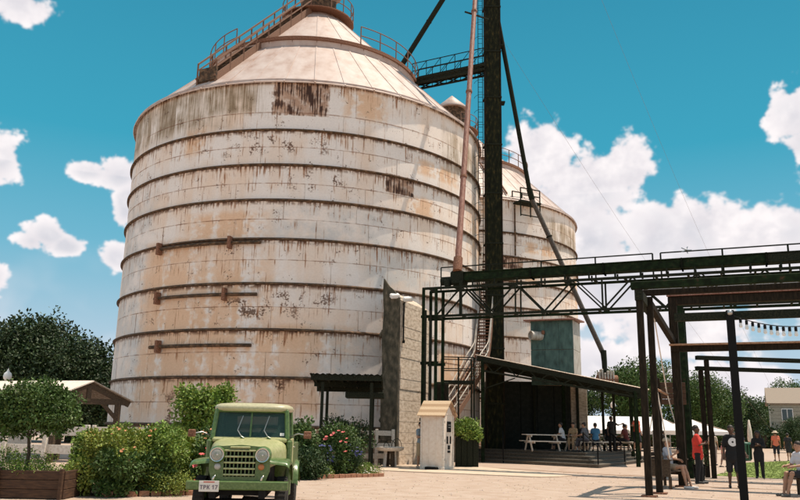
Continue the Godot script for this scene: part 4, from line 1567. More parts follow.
# ---------------------------------------------------------------- timber and steel frame on the right
func tp(u: float, v: float, y: float) -> Vector3:
	return Vector3(6.31, y, -19.95) + UG * u + VG * v


func timber_frame() -> void:
	var t := thing("swing_frame", "big dark steel frame of posts and beams holding the bench swing", "frame", tp(0, 0, 0))
	for p in [[0.0, 0.0, 5.3, 0.17, "post"], [0.14, 1.18, 5.2, 0.17, "post"], [0.51, 4.48, 5.7, 0.25, "post"], [6.0, 0.0, 5.3, 0.17, "post"], [6.0, 4.48, 5.7, 0.25, "post"]]:
		var mb := MB.new()
		mb.beam(tp(p[0], p[1], 0), tp(p[0], p[1], p[2]), p[3], p[3], UG, 0.02)
		var o := putw(mb, p[4], M.brown, t)
		var base := MB.new()
		base.box(tp(p[0], p[1], 0.02), Vector3(p[3] + 0.2, 0.035, p[3] + 0.2), Basis(UG, Vector3.UP, -VG))
		putw(base, "base_plate", M.rust, o)
	for b in [[-0.2, 0.0, 6.4, 5.32, 0.18, 0.20, "beam"], [-0.1, 1.18, 6.2, 5.32, 0.16, 0.16, "beam"], [0.40, 4.48, 6.6, 5.58, 0.24, 0.26, "beam"], [0.40, 4.4, 6.6, 4.08, 0.2, 0.18, "beam"]]:
		var mb := MB.new()
		mb.beam(tp(b[0], b[1], b[3]), tp(b[2], b[1], b[3]), b[4], b[5], Vector3.UP, 0.015)
		putw(mb, b[6], M.green if b[1] < 1.0 else M.brown, t)
	for b in [[0.0, 5.05], [6.0, 5.05]]:
		var mb := MB.new()
		mb.beam(tp(b[0], -0.15, b[1]), tp(b[0], 4.3, b[1]), 0.2, 0.26)
		putw(mb, "cross_beam", M.dark, t)
	for b in [[0.10, 1.25, 5.1, 0.48, 4.3, 4.3]]:
		var mb := MB.new()
		mb.beam(tp(b[0], b[1], b[2]), tp(b[3], b[4], b[5]), 0.15, 0.17)
		putw(mb, "brace", M.brown, t)
	for k in 2:
		var mb := MB.new()
		mb.beam(tp(0.36 + 0.02 * k, 4.36 + k * 0.19, 5.735), tp(6.5, 4.36 + k * 0.19, 5.735), 0.14, 0.035)
		putw(mb, "plank", M.pipe, t)
	for k in 2:
		var mb := MB.new()
		mb.beam(tp(0.36 + 0.1 * k, 4.28 + k * 0.22, 4.195), tp(6.5, 4.28 + k * 0.22, 4.195 + 0.02 * k), 0.2, 0.05)
		putw(mb, "plank", M.plank, t)
	# second, lower frame nearer the camera
	var n := thing("light_post_frame", "slim black post with a beam that carries the string lights", "frame", tp(2.16, -0.35, 0))
	var mb2 := MB.new()
	mb2.beam(tp(2.16, -0.35, 0), tp(2.16, -0.35, 4.52), 0.19, 0.19, UG, 0.015)
	putw(mb2, "post", M.black, n)
	var bm := MB.new()
	bm.beam(tp(0.85, -0.13, 4.42), tp(6.4, -0.13, 4.42), 0.2, 0.2, Vector3.UP, 0.01)
	putw(bm, "beam", M.dark, n)
	var bolt := MB.new()
	bolt.ball(tp(2.16, -0.47, 4.45), Vector3(0.07, 0.07, 0.07), 8, 6)
	putw(bolt, "bolt", M.steel, n)
	var pst := MB.new()
	pst.beam(tp(6.2, -0.13, 0), tp(6.2, -0.13, 4.3), 0.23, 0.23, UG, 0.015)
	putw(pst, "post", M.black, n)
	# two long beams farther back
	for k in 2:
		var far := thing("overhead_beam", "long dark beam behind the swing frame, the %s of two" % ("upper" if k == 0 else "lower"), "beam", Vector3(10.9, 0, -29.0), 0, "long beams behind the swing frame")
		var y := 4.28 - k * 0.34
		var b3 := MB.new()
		b3.beam(Vector3(11.0 + k * 0.2, y, -28.5 - k * 0.6), Vector3(24.0, y - 0.05, -29.6 - k * 0.6), 0.2, 0.15, Vector3.UP, 0.01)
		putw(b3, "beam", M.dark, far)
		for x in [11.4, 22.0]:
			var p3 := MB.new()
			p3.beam(Vector3(x, 0, -28.55 - k * 0.6 - (x - 11) * 0.085), Vector3(x, y - 0.08, -28.55 - k * 0.6 - (x - 11) * 0.085), 0.14, 0.14)
			putw(p3, "post", M.brown, far)
	# string of bulbs
	var s := thing("string_lights", "string of clear bulbs in black sockets hanging from the beam", "string lights", tp(2.3, -0.5, 4.36))
	var pts := []
	var a := tp(2.25, -0.49, 4.36)
	var b := tp(5.4, -0.48, 4.62)
	for k in 25:
		var f := k / 24.0
		pts.append(a.lerp(b, f) - Vector3(0, 4.0 * f * (1.0 - f) * 0.42, 0))
	var cord := MB.new()
	cord.tube(pts, [0.012], 5)
	putw(cord, "cord", M.black, s)
	var clear := plain(0.85, 0.84, 0.80, 0.3)
	clear.albedo_color.a = 0.75
	clear.transparency = BaseMaterial3D.TRANSPARENCY_ALPHA
	for k in range(1, 24, 1):
		var p: Vector3 = pts[k]
		var so := MB.new()
		so.lathe(p, [Vector2(0.0, -0.115), Vector2(0.034, -0.115), Vector2(0.036, -0.03), Vector2(0.02, 0.0), Vector2(0.0, 0.01)], 8)
		var sk := putw(so, "socket", M.black, s)
		var bu := MB.new()
		bu.lathe(p, [Vector2(0.0, -0.235), Vector2(0.03, -0.225), Vector2(0.042, -0.19), Vector2(0.033, -0.15), Vector2(0.025, -0.115)], 10)
		putw(bu, "bulb", clear, sk)
	# bench swing with its bar and ropes
	var sw := thing("bench_swing", "brown wooden bench swing on pale ropes under the frame", "swing", Vector3(7.95, 0, -23.45))
	var bc := Vector3(7.95, 0, -23.45)
	var fx := Vector3(0.80, 0, 0.60)    # the way it faces
	var fz := Vector3(0.60, 0, -0.80)
	for k in 5:
		var mb := MB.new()
		mb.beam(bc + fx * (-0.2 + k * 0.115) - fz * 0.72 + Vector3(0, 0.47, 0), bc + fx * (-0.2 + k * 0.115) + fz * 0.72 + Vector3(0, 0.47, 0), 0.105, 0.03)
		putw(mb, "seat_slat", M.timber, sw)
	for k in 4:
		var mb := MB.new()
		mb.beam(bc - fx * (0.27 + k * 0.03) - fz * 0.72 + Vector3(0, 0.56 + k * 0.125, 0), bc - fx * (0.27 + k * 0.03) + fz * 0.72 + Vector3(0, 0.56 + k * 0.125, 0), 0.03, 0.115)
		putw(mb, "back_slat", M.timber, sw)
	for q in [-1, 1]:
		var sd: Vector3 = bc + fz * (0.74 * q)
		var mb := MB.new()
		mb.prism([Vector2(-0.33, 0.34), Vector2(0.36, 0.34), Vector2(0.36, 0.78), Vector2(-0.36, 0.78)], Transform3D(Basis(fx, Vector3.UP, fx.cross(Vector3.UP)), sd), 0.05)
		putw(mb, "arm_panel", M.timber, sw)
		var cap := MB.new()
		cap.beam(sd - fx * 0.4 + Vector3(0, 0.8, 0), sd + fx * 0.42 + Vector3(0, 0.8, 0), 0.10, 0.035)
		putw(cap, "armrest", M.timber, sw)
		for e in [-0.3, 0.34]:
			var lg := MB.new()
			lg.beam(sd + fx * e, sd + fx * e + Vector3(0, 0.34, 0), 0.07, 0.07)
			putw(lg, "leg", M.timber, sw)
	var bar := MB.new()
	var bar_a := Vector3(7.62, 2.80, -22.9)
	var bar_b := Vector3(8.30, 2.70, -24.0)
	bar.rod(bar_a, bar_b, 0.035, 8)
	putw(bar, "spreader_bar", M.plank, sw)
	for q in [[bar_a, bc - fz * 0.72 + fx * 0.36 + Vector3(0, 0.8, 0)], [bar_b, bc + fz * 0.72 + fx * 0.36 + Vector3(0, 0.8, 0)], [bar_a, bc - fz * 0.72 - fx * 0.36 + Vector3(0, 0.8, 0)], [bar_a, tp(0.05, 2.0, 5.0)], [bar_b, tp(0.05, 3.2, 5.0)]]:
		var rp := MB.new()
		rp.rod(q[0], q[1], 0.018, 6)
		putw(rp, "rope", M.cream, sw)
	# hoarding board between the posts
	var ho := thing("board_sign", "brown wooden board fixed between posts behind the swing ropes", "board", Vector3(9.45, 0, -27.0))
	for k in 4:
		var mb := MB.new()
		mb.box(Vector3(9.45, 2.6 + k * 0.19, -27.0), Vector3(1.0, 0.18, 0.05), Basis(Vector3.UP, -0.2), 0.008)
		putw(mb, "plank", M.wood, ho)
	for x in [9.05, 9.85]:
		var mb := MB.new()
		mb.beam(Vector3(x, 0, -27.08), Vector3(x, 3.4, -27.08), 0.12, 0.12)
		putw(mb, "post", M.brown, ho)


# ---------------------------------------------------------------- foliage
var clumps := {}

func clump(kind: String, n: int, ln: float, wd: float, seed_: int) -> ArrayMesh:    # a ball of loose leaves, radius about 1
	var key := kind + str(seed_)
	if clumps.has(key):
		return clumps[key]
	var r := RandomNumberGenerator.new()
	r.seed = seed_
	var mb := MB.new()
	mb.colored = true
	for k in n:
		var d := Vector3(r.randfn(), r.randfn(), r.randfn()).normalized()
		var p := d * pow(r.randf(), 0.45)
		var f := (d + Vector3(r.randf_range(-1, 1), r.randf_range(-0.7, 0.9), r.randf_range(-1, 1))).normalized()
		var s := f.cross(Vector3(r.randf_range(-1, 1), r.randf_range(-1, 1), r.randf_range(-1, 1))).normalized()
		var up := s.cross(f)
		var l := ln * r.randf_range(0.7, 1.3)
		var w := wd * r.randf_range(0.7, 1.2)
		var g := r.randf_range(0.65, 1.25)
		mb.col = Color(g * r.randf_range(0.85, 1.3), g, g * r.randf_range(0.6, 1.1))
		var tip := p + f * l - up * l * 0.15
		var mid := p + f * l * 0.5 + up * l * 0.06
		mb.tri(p, mid + s * w, tip)
		mb.tri(p, tip, mid - s * w)
	clumps[key] = mb.mesh()
	return clumps[key]


func crown(parent: Node, called: String, shapes: Array, size: float, m: Material, kind := "broad", tone := Color.WHITE) -> void:    # shapes: [centre, radii, count]
	var variants := []
	for k in 5:
		var g := 0.78 + 0.11 * k
		variants.append(clump_tinted(kind, Color(tone.r * g * rng.randf_range(0.92, 1.12), tone.g * g, tone.b * g * rng.randf_range(0.8, 1.05)), k))
	var st := SurfaceTool.new()
	st.begin(Mesh.PRIMITIVE_TRIANGLES)
	for s in shapes:
		for k in int(s[2]):
			var d := Vector3(rng.randfn(), rng.randfn(), rng.randfn()).normalized()
			var p: Vector3 = s[0] + d * Vector3(s[1]) * (0.35 + 0.65 * pow(rng.randf(), 0.5)) * rng.randf_range(0.8, 1.22)
			var z := size * rng.randf_range(0.6, 1.35)
			st.append_from(variants[rng.randi() % 5], 0, Transform3D(Basis.from_euler(Vector3(rng.randf() * TAU, rng.randf() * TAU, rng.randf() * TAU)).scaled(Vector3(z, z, z)), p))
	var o := MeshInstance3D.new()
	o.name = called
	o.mesh = st.commit()
	o.mesh.surface_set_material(0, m)
	parent.add_child(o, true)


func clump_tinted(kind: String, c: Color, k: int) -> ArrayMesh:
	var src: ArrayMesh
	if kind == "broad":
		src = clump("broad", 26, 0.58, 0.20, 1 + k % 3)
	elif kind == "fine":
		src = clump("fine", 40, 0.34, 0.11, 2 + k % 3)
	else:
		src = clump("spiky", 34, 0.55, 0.06, 3 + k % 3)
	var a := src.surface_get_arrays(0)
	var cs: PackedColorArray = a[Mesh.ARRAY_COLOR]
	for i in cs.size():
		cs[i] = Color(cs[i].r * c.r, cs[i].g * c.g, cs[i].b * c.b)
	a[Mesh.ARRAY_COLOR] = cs
	var m := ArrayMesh.new()
	m.add_surface_from_arrays(Mesh.PRIMITIVE_TRIANGLES, a)
	return m


func tree(called: String, label: String, at: Vector3, h: float, trunk_r: float, shapes: Array, size: float, m: Material, group := "", kind := "broad") -> Node3D:
	var t := thing(called, label, "tree", at, 0.0, group)
	var tr := MB.new()
	tr.tube([Vector3(0, -0.1, 0), Vector3(0.03, h * 0.3, 0.02), Vector3(-0.04, h * 0.62, 0.03), Vector3(0.02, h * 0.85, 0)], [trunk_r * 1.35, trunk_r, trunk_r * 0.6, trunk_r * 0.15], 9)
	put(tr, "trunk", M.bark, t)
	for k in shapes.size():
		var c: Vector3 = shapes[k][0]
		var lb := MB.new()
		var st := Vector3(0, minf(h * 0.5, c.y * 0.6), 0)
		lb.tube([st, st.lerp(c, 0.5) + Vector3(0, 0.05 * h, 0), c], [trunk_r * 0.5, trunk_r * 0.3, trunk_r * 0.08], 6)
		put(lb, "limb", M.bark, t)
	crown(t, "crown", shapes, size, m, kind)
	return t


func lamp_post(label: String, at: Vector3, top: float) -> void:
	var t := thing("street_lamp", label, "lamp", at, 0.0, "globe lamps on posts")
	var mb := MB.new()
	mb.lathe(Vector3.ZERO, [Vector2(0.16, 0), Vector2(0.15, 0.35), Vector2(0.07, 0.5), Vector2(0.05, top - 0.7), Vector2(0.11, top - 0.62), Vector2(0.1, top - 0.52)], 12)
	put(mb, "post", M.black, t)
	var gl := MB.new()
	gl.lathe(Vector3(0, top - 0.52, 0), [Vector2(0.09, 0.0), Vector2(0.17, 0.1), Vector2(0.19, 0.22), Vector2(0.16, 0.34), Vector2(0.08, 0.42), Vector2(0.05, 0.45)], 16)
	var m := plain(0.78, 0.77, 0.75, 0.25)
	put(gl, "globe", m, t)
	var fi := MB.new()
	fi.lathe(Vector3(0, top - 0.07, 0), [Vector2(0.055, 0), Vector2(0.05, 0.05), Vector2(0.015, 0.09), Vector2(0.0, 0.16)], 10)
	put(fi, "finial", M.white, t)


func board_fence(label: String, a: Vector3, b: Vector3, boards: Array, gap: float, m: Material) -> void:    # boards: [height, width]
	var t := thing("board_fence", label, "fence", a, 0.0)
	var n := maxi(1, int(round(a.distance_to(b) / gap)))
	var sd := Vector3.UP.cross((b - a).normalized())
	var top := 0.0
	for q in boards:
		top = maxf(top, q[0] + q[1] * 0.5)
	for k in n + 1:
		var p := a.lerp(b, float(k) / n)
		var mb := MB.new()
		mb.beam(p - sd * 0.075, p - sd * 0.075 + Vector3(0, top + 0.06, 0), 0.12, 0.12, (b - a).normalized(), 0.01)
		putw(mb, "post", m, t)
	for k in n:
		for q in boards:
			var mb := MB.new()
			var j := Vector3(0, rng.randf_range(-0.01, 0.01), 0)
			mb.beam(a.lerp(b, (k + 0.004) / n) + Vector3(0, q[0], 0) + j, a.lerp(b, (k + 0.996) / n) + Vector3(0, q[0], 0) - j, 0.03, q[1], Vector3.UP, 0.004)
			putw(mb, "board", m, t)


# ---------------------------------------------------------------- left side of the yard
func left_side() -> void:
	# timber pavilion with a pale roof
	var t := thing("pavilion", "timber pavilion with a pale metal gable roof left of the silo", "pavilion", Vector3(-14.3, 0, -31.6))
	var pk := Vector3(-12.2, 3.09, -31.0)
	var dirb := Vector3(-0.93, 0, -0.36)    # ridge runs away to the left
	var ac := Vector3(0.80, 0, -0.60).normalized()
	var dn := 0.76
	for s in [-1, 1]:
		for k in 5:
			var mb := MB.new()
			var a: Vector3 = pk + dirb * (k * 1.3 - 0.2)
			var e: Vector3 = a + ac * (1.66 * s) - Vector3(0, dn, 0)
			var side := dirb * 1.28
			var upv := Vector3(0, 0.05, 0)
			mb.quad(a + upv, a + side + upv, e + side + upv, e + upv)
			mb.quad(a, e, e + side, a + side)
			mb.quad(a, a + upv, e + upv, e)
			mb.quad(e, e + upv, e + side + upv, e + side)
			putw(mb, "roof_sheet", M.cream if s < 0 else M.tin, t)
		for k in 3:
			var rf := MB.new()
			var a: Vector3 = pk + dirb * (k * 2.9) - Vector3(0, 0.11, 0)
			rf.beam(a, a + ac * (1.62 * s) - Vector3(0, dn - 0.02, 0), 0.12, 0.2)
			putw(rf, "rafter", M.timber, t)
			var po := MB.new()
			var q: Vector3 = pk + dirb * (k * 2.9) + ac * (1.18 * s)
			po.beam(Vector3(q.x, 0, q.z), Vector3(q.x, 2.40, q.z), 0.2, 0.2)
			putw(po, "post", M.timber, t)
			var br := MB.new()
			br.beam(Vector3(q.x, 1.65, q.z), Vector3(q.x, 2.3, q.z) - ac * (0.65 * s), 0.1, 0.14)
			putw(br, "brace", M.timber, t)
	for k in 3:
		var tie := MB.new()
		var a: Vector3 = pk + dirb * (k * 2.9)
		tie.beam(a + ac * 1.52 - Vector3(0, dn, 0), a - ac * 1.52 - Vector3(0, dn, 0), 0.14, 0.22)
		putw(tie, "tie_beam", M.timber, t)
		var kp := MB.new()
		kp.beam(a - Vector3(0, dn, 0), a - Vector3(0, 0.15, 0), 0.16, 0.16, ac)
		putw(kp, "king_post", M.timber, t)
	var bw := MB.new()
	bw.beam(pk + dirb * 3.0 + ac * 0.2 - Vector3(0, 3.3, 0) + Vector3(0, 1.2, 0), pk + dirb * 6.0 + ac * 0.2 - Vector3(0, 3.3, 0) + Vector3(0, 1.2, 0), 0.1, 2.4)
	putw(bw, "back_wall", M.white_wood, t)
	lamp_post("white globe lamp before the big oak tree at the left edge", Vector3(-18.6, 0, -37.2), 3.9)
	# oaks
	tree("oak_tree", "wide dark oak tree at the left edge behind the pavilion", Vector3(-31.5, 0, -62), 9.5, 0.42, [[Vector3(2.4, 6.6, 0), Vector3(3.6, 3.1, 3.2), 391], [Vector3(-2.0, 6.4, 0), Vector3(3.8, 3.2, 3.2), 323], [Vector3(0.8, 4.6, 1.6), Vector3(4.6, 2.3, 2.6), 374], [Vector3(3.8, 3.2, 1.0), Vector3(3.0, 1.9, 2.2), 204], [Vector3(-1.0, 2.6, 2.0), Vector3(4.5, 1.8, 2.0), 221]], 0.80, M.leaf_oak, "dark oak trees on the left", "fine")
	tree("oak_tree", "lower dark oak tree tucked against the left edge of the near silo", Vector3(-24.6, 0, -60), 7.6, 0.36, [[Vector3(0.0, 5.4, 0), Vector3(2.7, 2.3, 2.6), 255], [Vector3(1.7, 3.9, 0.6), Vector3(2.3, 2.0, 2.2), 187], [Vector3(-1.2, 3.0, 1.0), Vector3(3.0, 1.9, 2.2), 221], [Vector3(1.2, 1.9, 1.0), Vector3(2.4, 1.4, 1.8), 136]], 0.78, M.leaf_oak, "dark oak trees on the left", "fine")
	# white board fence before the silo, and a low one far left
	board_fence("white board fence along the foot of the near silo", Vector3(-11.2, 0, -29.4), Vector3(-3.0, 0, -29.0), [[1.24, 0.26], [0.85, 0.24], [0.46, 0.24]], 1.9, M.white_wood)
	board_fence("low pale board fence behind the small round tree", Vector3(-12.2, 0, -22.6), Vector3(-8.55, 0, -22.0), [[1.28, 0.24], [0.78, 0.24]], 1.2, M.white_wood)
	# corrugated shelter beside the pier
	var sh := thing("shelter", "small dark flat roofed shelter on thin posts between truck and wall", "shelter", Vector3(-2.0, 0, -30.5))
	for k in 4:
		var mb := MB.new()
		var x0 := -3.35 + k * 0.69
		for i in 12:
			var f0 := x0 + 0.68 * i / 12.0
			var f1 := x0 + 0.68 * (i + 1) / 12.0
			var h0 := 3.50 + 0.025 * sin(i * PI / 2)
			var h1 := 3.50 + 0.025 * sin((i + 1) * PI / 2)
			mb.quad(Vector3(f0, h0, -29.6), Vector3(f1, h1, -29.6), Vector3(f1, h1 - 0.35, -32.2), Vector3(f0, h0 - 0.35, -32.2))
		putw(mb, "roof_sheet", M.dark, sh)
	for z in [-29.7, -31.0, -32.1]:
		var mb := MB.new()
		var y: float = 3.38 - (-29.6 - z) * 0.135
		mb.beam(Vector3(-3.3, y, z), Vector3(-0.6, y, z), 0.09, 0.2)
		putw(mb, "beam", M.dark, sh)
	for k in 6:
		var mb := MB.new()
		mb.beam(Vector3(-3.2 + k * 0.52, 3.46, -29.55), Vector3(-3.2 + k * 0.52, 3.10, -32.2), 0.06, 0.1)
		putw(mb, "rafter", M.dark, sh)
	for p in [[-2.85, -29.8], [-0.98, -29.8], [-2.85, -32.0], [-0.98, -32.0]]:
		var mb := MB.new()
		mb.beam(Vector3(p[0], 0, p[1]), Vector3(p[0], 3.2, p[1]), 0.11, 0.11)
		putw(mb, "post", M.dark, sh)
	var lo := MB.new()
	lo.box(Vector3(-1.25, 2.75, -30.6), Vector3(1.5, 0.22, 0.9), Basis.IDENTITY, 0.02)
	putw(lo, "hanging_box", M.dark, sh)


# ---------------------------------------------------------------- far right
func tent(label: String, at: Vector3, sx: float, sz: float, turn: float, wall_h: float, peak: float) -> void:
	var t := thing("tent", label, "tent", at, turn, "white event tents")
	var mb := MB.new()
	var rx := sx * 0.5
	var rz := sz * 0.5
	var rd := maxf(0.0, rx - rz)
	var a := Vector3(-rx, wall_h, rz)
	var b := Vector3(rx, wall_h, rz)
	var c := Vector3(rx, wall_h, -rz)
	var d := Vector3(-rx, wall_h, -rz)
	var p := Vector3(-rd, peak, 0)
	var q := Vector3(rd, peak, 0)
	var sag := Vector3(0, -0.12, 0)
	for f in [[a, b, q, p], [c, d, p, q]]:
		for i in 4:    # slack cloth
			for j in 3:
				var pt := func(u: float, w: float) -> Vector3: return f[0].lerp(f[1], u).lerp(f[3].lerp(f[2], u), w) + sag * (sin(PI * w) + 0.4 * sin(PI * 2 * u) * sin(PI * w))
				mb.quad(pt.call(i / 4.0, j / 3.0), pt.call((i + 1) / 4.0, j / 3.0), pt.call((i + 1) / 4.0, (j + 1) / 3.0), pt.call(i / 4.0, (j + 1) / 3.0))
	mb.tri(b, c, q)
	mb.tri(d, a, p)
	put(mb, "canopy", M.tent, t)
	var va := MB.new()
	for e in [[a, b], [b, c], [c, d], [d, a]]:
		va.quad(e[0] - Vector3(0, 0.3, 0), e[1] - Vector3(0, 0.3, 0), e[1], e[0])
	put(va, "valance", M.tent, t)
	for x in 4:
		for z in [-1, 1]:
			var po := MB.new()
			po.rod(Vector3(lerpf(-rx, rx, x / 3.0), 0, z * rz * 0.985), Vector3(lerpf(-rx, rx, x / 3.0), wall_h, z * rz * 0.985), 0.04, 6)
			put(po, "pole", M.steel, t)


func house() -> void:
	var t := thing("house", "pale two storey house with gabled roofs at the far right", "house", Vector3(50.0, 0, -95))
	var base := Basis(Vector3.UP, -0.42)
	var boxes := [[Vector3(-1.2, 2.6, 0), Vector3(6.4, 5.2, 7.0), 2.0], [Vector3(5.5, 1.9, 0.6), Vector3(7.0, 3.8, 6.5), 1.6]]
	t.basis = base
	t.position = Vector3(50.0, 0, -95)
	for i in 2:
		var c: Vector3 = boxes[i][0]
		var s: Vector3 = boxes[i][1]
		var n := int(s.y / 0.4)
		for k in n:    # lapped siding
			var mb := MB.new()
			mb.box(Vector3(c.x, (k + 0.5) * s.y / n, c.z), Vector3(s.x + 0.03 * (k % 2), s.y / n - 0.02, s.z + 0.03 * (k % 2)))
			put(mb, "siding", M.house, t)
		var hx := s.x * 0.5 + 0.35
		var hz := s.z * 0.5 + 0.3
		var top := s.y
		var pk: float = boxes[i][2]
		var roof := MB.new()
		var z0 := c.z + hz
		var z1 := c.z - hz
		for sg in [-1.0, 1.0]:
			roof.beam(Vector3(c.x, top + pk * 0.5, z0 if sg > 0 else z1) + Vector3(-hx, 0, -sg * hz * 0.5), Vector3(c.x, top + pk * 0.5, z0 if sg > 0 else z1) + Vector3(hx, 0, -sg * hz * 0.5), sqrt(hz * hz + pk * pk), 0.14, Vector3(0, hz, sg * pk).normalized())
		put(roof, "roof", M.house_roof, t)
		var gb := MB.new()
		gb.prism([Vector2(-hz + 0.3, top), Vector2(hz - 0.3, top), Vector2(0, top + pk * 0.9)], Transform3D(Basis(Vector3(0, 0, -1), Vector3.UP, Vector3(1, 0, 0)), Vector3(c.x, 0, c.z)), s.x)
		put(gb, "gable", M.house, t)
	for w in [[-2.6, 3.9, 3.56], [-0.2, 3.9, 3.56], [-2.6, 1.5, 3.56], [-0.2, 1.5, 3.56], [4.2, 2.2, 3.92], [6.8, 2.2, 3.92]]:
		var fr := MB.new()
		fr.box(Vector3(w[0], w[1], w[2]), Vector3(1.25, 1.5, 0.08), Basis.IDENTITY, 0.02)
		var o := put(fr, "window", M.white, t)
		for s in [-0.29, 0.29]:
			var pa := MB.new()
			pa.box(Vector3(w[0] + s, w[1], w[2] + 0.045), Vector3(0.5, 1.3, 0.02))
			put(pa, "pane", M.glass, o)


func backdrop() -> void:
	tent("long white event tent seen under the canopy", Vector3(20.2, 0, -72), 12.5, 5.0, -0.1, 1.7, 2.95)
	tent("smaller white peaked tent right of the swing posts", Vector3(24.6, 0, -66), 4.6, 4.6, 0.1, 1.75, 2.75)
	lamp_post("white globe lamp above the long white tent", Vector3(15.6, 0, -56.6), 3.75)
	house()
	var r := RandomNumberGenerator.new()
	r.seed = 77
	var list := [[15.5, -84, 6.0, "dark tree behind the left end of the long tent"], [20.5, -86, 6.4, "dark tree behind the middle of the long tent"], [25.0, -82, 9.8, "tallest leafy tree right of the bent spout"],
		[29.5, -80, 7.4, "leafy tree behind the swing frame's right post"], [33.5, -84, 7.6, "leafy tree seen right of the thick brown post"], [38.5, -88, 6.6, "spreading tree just left of the house"], [43.0, -84, 4.2, "low bushy tree before the house's left corner"],
		[57.0, -120, 10.0, "dark tree rising behind the house"], [51.0, -82, 3.6, "low tree before the house front"], [36.0, -72, 3.2, "round shrub tree behind the crowd"], [12.0, -92, 5.0, "dark tree far behind the shed"], [62.0, -110, 9.0, "tall tree at the far right beyond the house"]]
	for q in list:
		var h: float = q[2]
		var w := h * r.randf_range(0.38, 0.5)
		var shapes := []
		for k in 5:
			shapes.append([Vector3(r.randf_range(-0.5, 0.5) * w, h * r.randf_range(0.35, 0.8), r.randf_range(-0.4, 0.4) * w), Vector3(w * r.randf_range(0.5, 0.8), h * r.randf_range(0.16, 0.26), w * 0.6), int(40 + h * 7.0)])
		shapes.append([Vector3(0, h * 0.25, 0.3), Vector3(w * 0.8, h * 0.2, w * 0.6), 60])
		tree("leafy_tree", q[3], Vector3(q[0], 0, q[1]), h, 0.05 * h, shapes, 0.065 * h + 0.12, M.leaf_tree if r.randf() < 0.6 else M.leaf_dark, "trees beyond the market lawn", "fine")
	# clipped hedge that closes the view between the trees
	var hg := thing("hedge", "long dark hedge closing the view behind the tents and the crowd", "hedge", Vector3(34, 0, -91))
	for k in 8:
		var hb := MB.new()
		hb.box(Vector3(-25.0 + k * 6.3, 0.9, -k * 1.0 + 3.0), Vector3(6.2, 1.8, 1.0), Basis.IDENTITY, 0.3)
		put(hb, "branches", M.bark, hg)
	var hs := []
	for k in 16:
		hs.append([Vector3(-26.5 + k * 3.15, 1.3, -k * 0.5 + 3.4), Vector3(2.0, rng.randf_range(1.0, 1.7), 0.9), 60])
	crown(hg, "foliage", hs, 0.55, M.leaf_dark)
	var bin := thing("litter_bin", "green ribbed litter bin beside the black post", "bin", Vector3(21.2, 0, -48.2))
	var mb := MB.new()
	mb.lathe(Vector3.ZERO, [Vector2(0.30, 0.02), Vector2(0.34, 0.1), Vector2(0.36, 0.95), Vector2(0.38, 1.0), Vector2(0.34, 1.08), Vector2(0.0, 1.12)], 18)
	put(mb, "drum", plain(0.02, 0.10, 0.06, 0.5), bin)
	for k in 12:
		var rb := MB.new()
		rb.beam(ring_pt(k * 30.0, 0.36, 0.1), ring_pt(k * 30.0, 0.38, 0.95), 0.05, 0.03, ring_pt(k * 30.0, 1, 0))
		put(rb, "slat", M.green, bin)
	# a closed parasol and a planter in the crowd
	var um := thing("parasol", "closed pale parasol on a pole in the crowd", "parasol", Vector3(22.6, 0, -50.5))
	var pm := MB.new()
	pm.rod(Vector3.ZERO, Vector3(0, 2.5, 0), 0.03, 6)
	put(pm, "pole", M.steel, um)
	var cl := MB.new()
	cl.lathe(Vector3.ZERO, [Vector2(0.12, 1.1), Vector2(0.16, 1.25), Vector2(0.13, 1.8), Vector2(0.05, 2.45), Vector2(0, 2.5)], 12)
	put(cl, "cloth", M.cream, um)
	var pl := thing("planter_pot", "tall dark pot with an upright plant beside the man in red", "planter", Vector3(10.35, 0, -27.2))
	var pot := MB.new()
	pot.lathe(Vector3.ZERO, [Vector2(0.15, 0), Vector2(0.22, 0.5), Vector2(0.24, 0.52), Vector2(0.2, 0.48), Vector2(0, 0.46)], 14)
	put(pot, "pot", M.black, pl)
	crown(pl, "foliage", [[Vector3(0, 0.75, 0), Vector3(0.22, 0.35, 0.22), 22]], 0.16, M.leaf_tree, "spiky")


# ---------------------------------------------------------------- beds, shrubs and flowers
func shrub(label: String, at: Vector3, shapes: Array, size: float, m: Material, group: String, kind := "broad", flowers := [], fcol := Color.WHITE, fsize := 0.05) -> void:
	var t := thing("shrub", label, "shrub", at, 0.0, group)
	for k in 5:
		var st := MB.new()
		var c: Vector3 = shapes[k % shapes.size()][0]
		st.tube([Vector3(rng.randf_range(-0.08, 0.08), -0.05, rng.randf_range(-0.08, 0.08)), c * 0.5 + Vector3(rng.randf_range(-0.1, 0.1), 0, rng.randf_range(-0.1, 0.1)), c + Vector3(rng.randf_range(-0.1, 0.1), 0.1, 0)], [0.022, 0.016, 0.006], 5)
		put(st, "stem", M.bark, t)
	crown(t, "foliage", shapes, size, m, kind)
	var fm := plain(fcol.r, fcol.g, fcol.b, 0.6)
	for p in flowers:
		var f := MB.new()
		var s := fsize * rng.randf_range(0.8, 1.25)
		var b := Basis.from_euler(Vector3(rng.randf_range(0.2, 1.0), rng.randf_range(-0.8, 0.8), 0))
		for k in 6:
			var a := k * TAU / 6
			var d := b * Vector3(cos(a), 0.35, sin(a))
			var e := b * Vector3(cos(a + 0.6), 0.55, sin(a + 0.6))
			var g := b * Vector3(cos(a - 0.6), 0.55, sin(a - 0.6))
			f.tri(p, p + g * s * 0.7, p + d * s)
			f.tri(p, p + d * s, p + e * s * 0.7)
			f.tri(p + b * Vector3(0, 0.3, 0) * s, p + d * s * 0.5, p + e * s * 0.5)
		put(f, "flower", fm, t)


func spots(n: int, c: Vector3, r: Vector3) -> Array:    # on the camera side of a bush
	var out := []
	for k in n:
		var d := Vector3(rng.randf_range(-1, 1), rng.randf_range(-0.3, 1), rng.randf_range(0.2, 1)).normalized()
		out.append(c + d * r * 1.04)
	return out


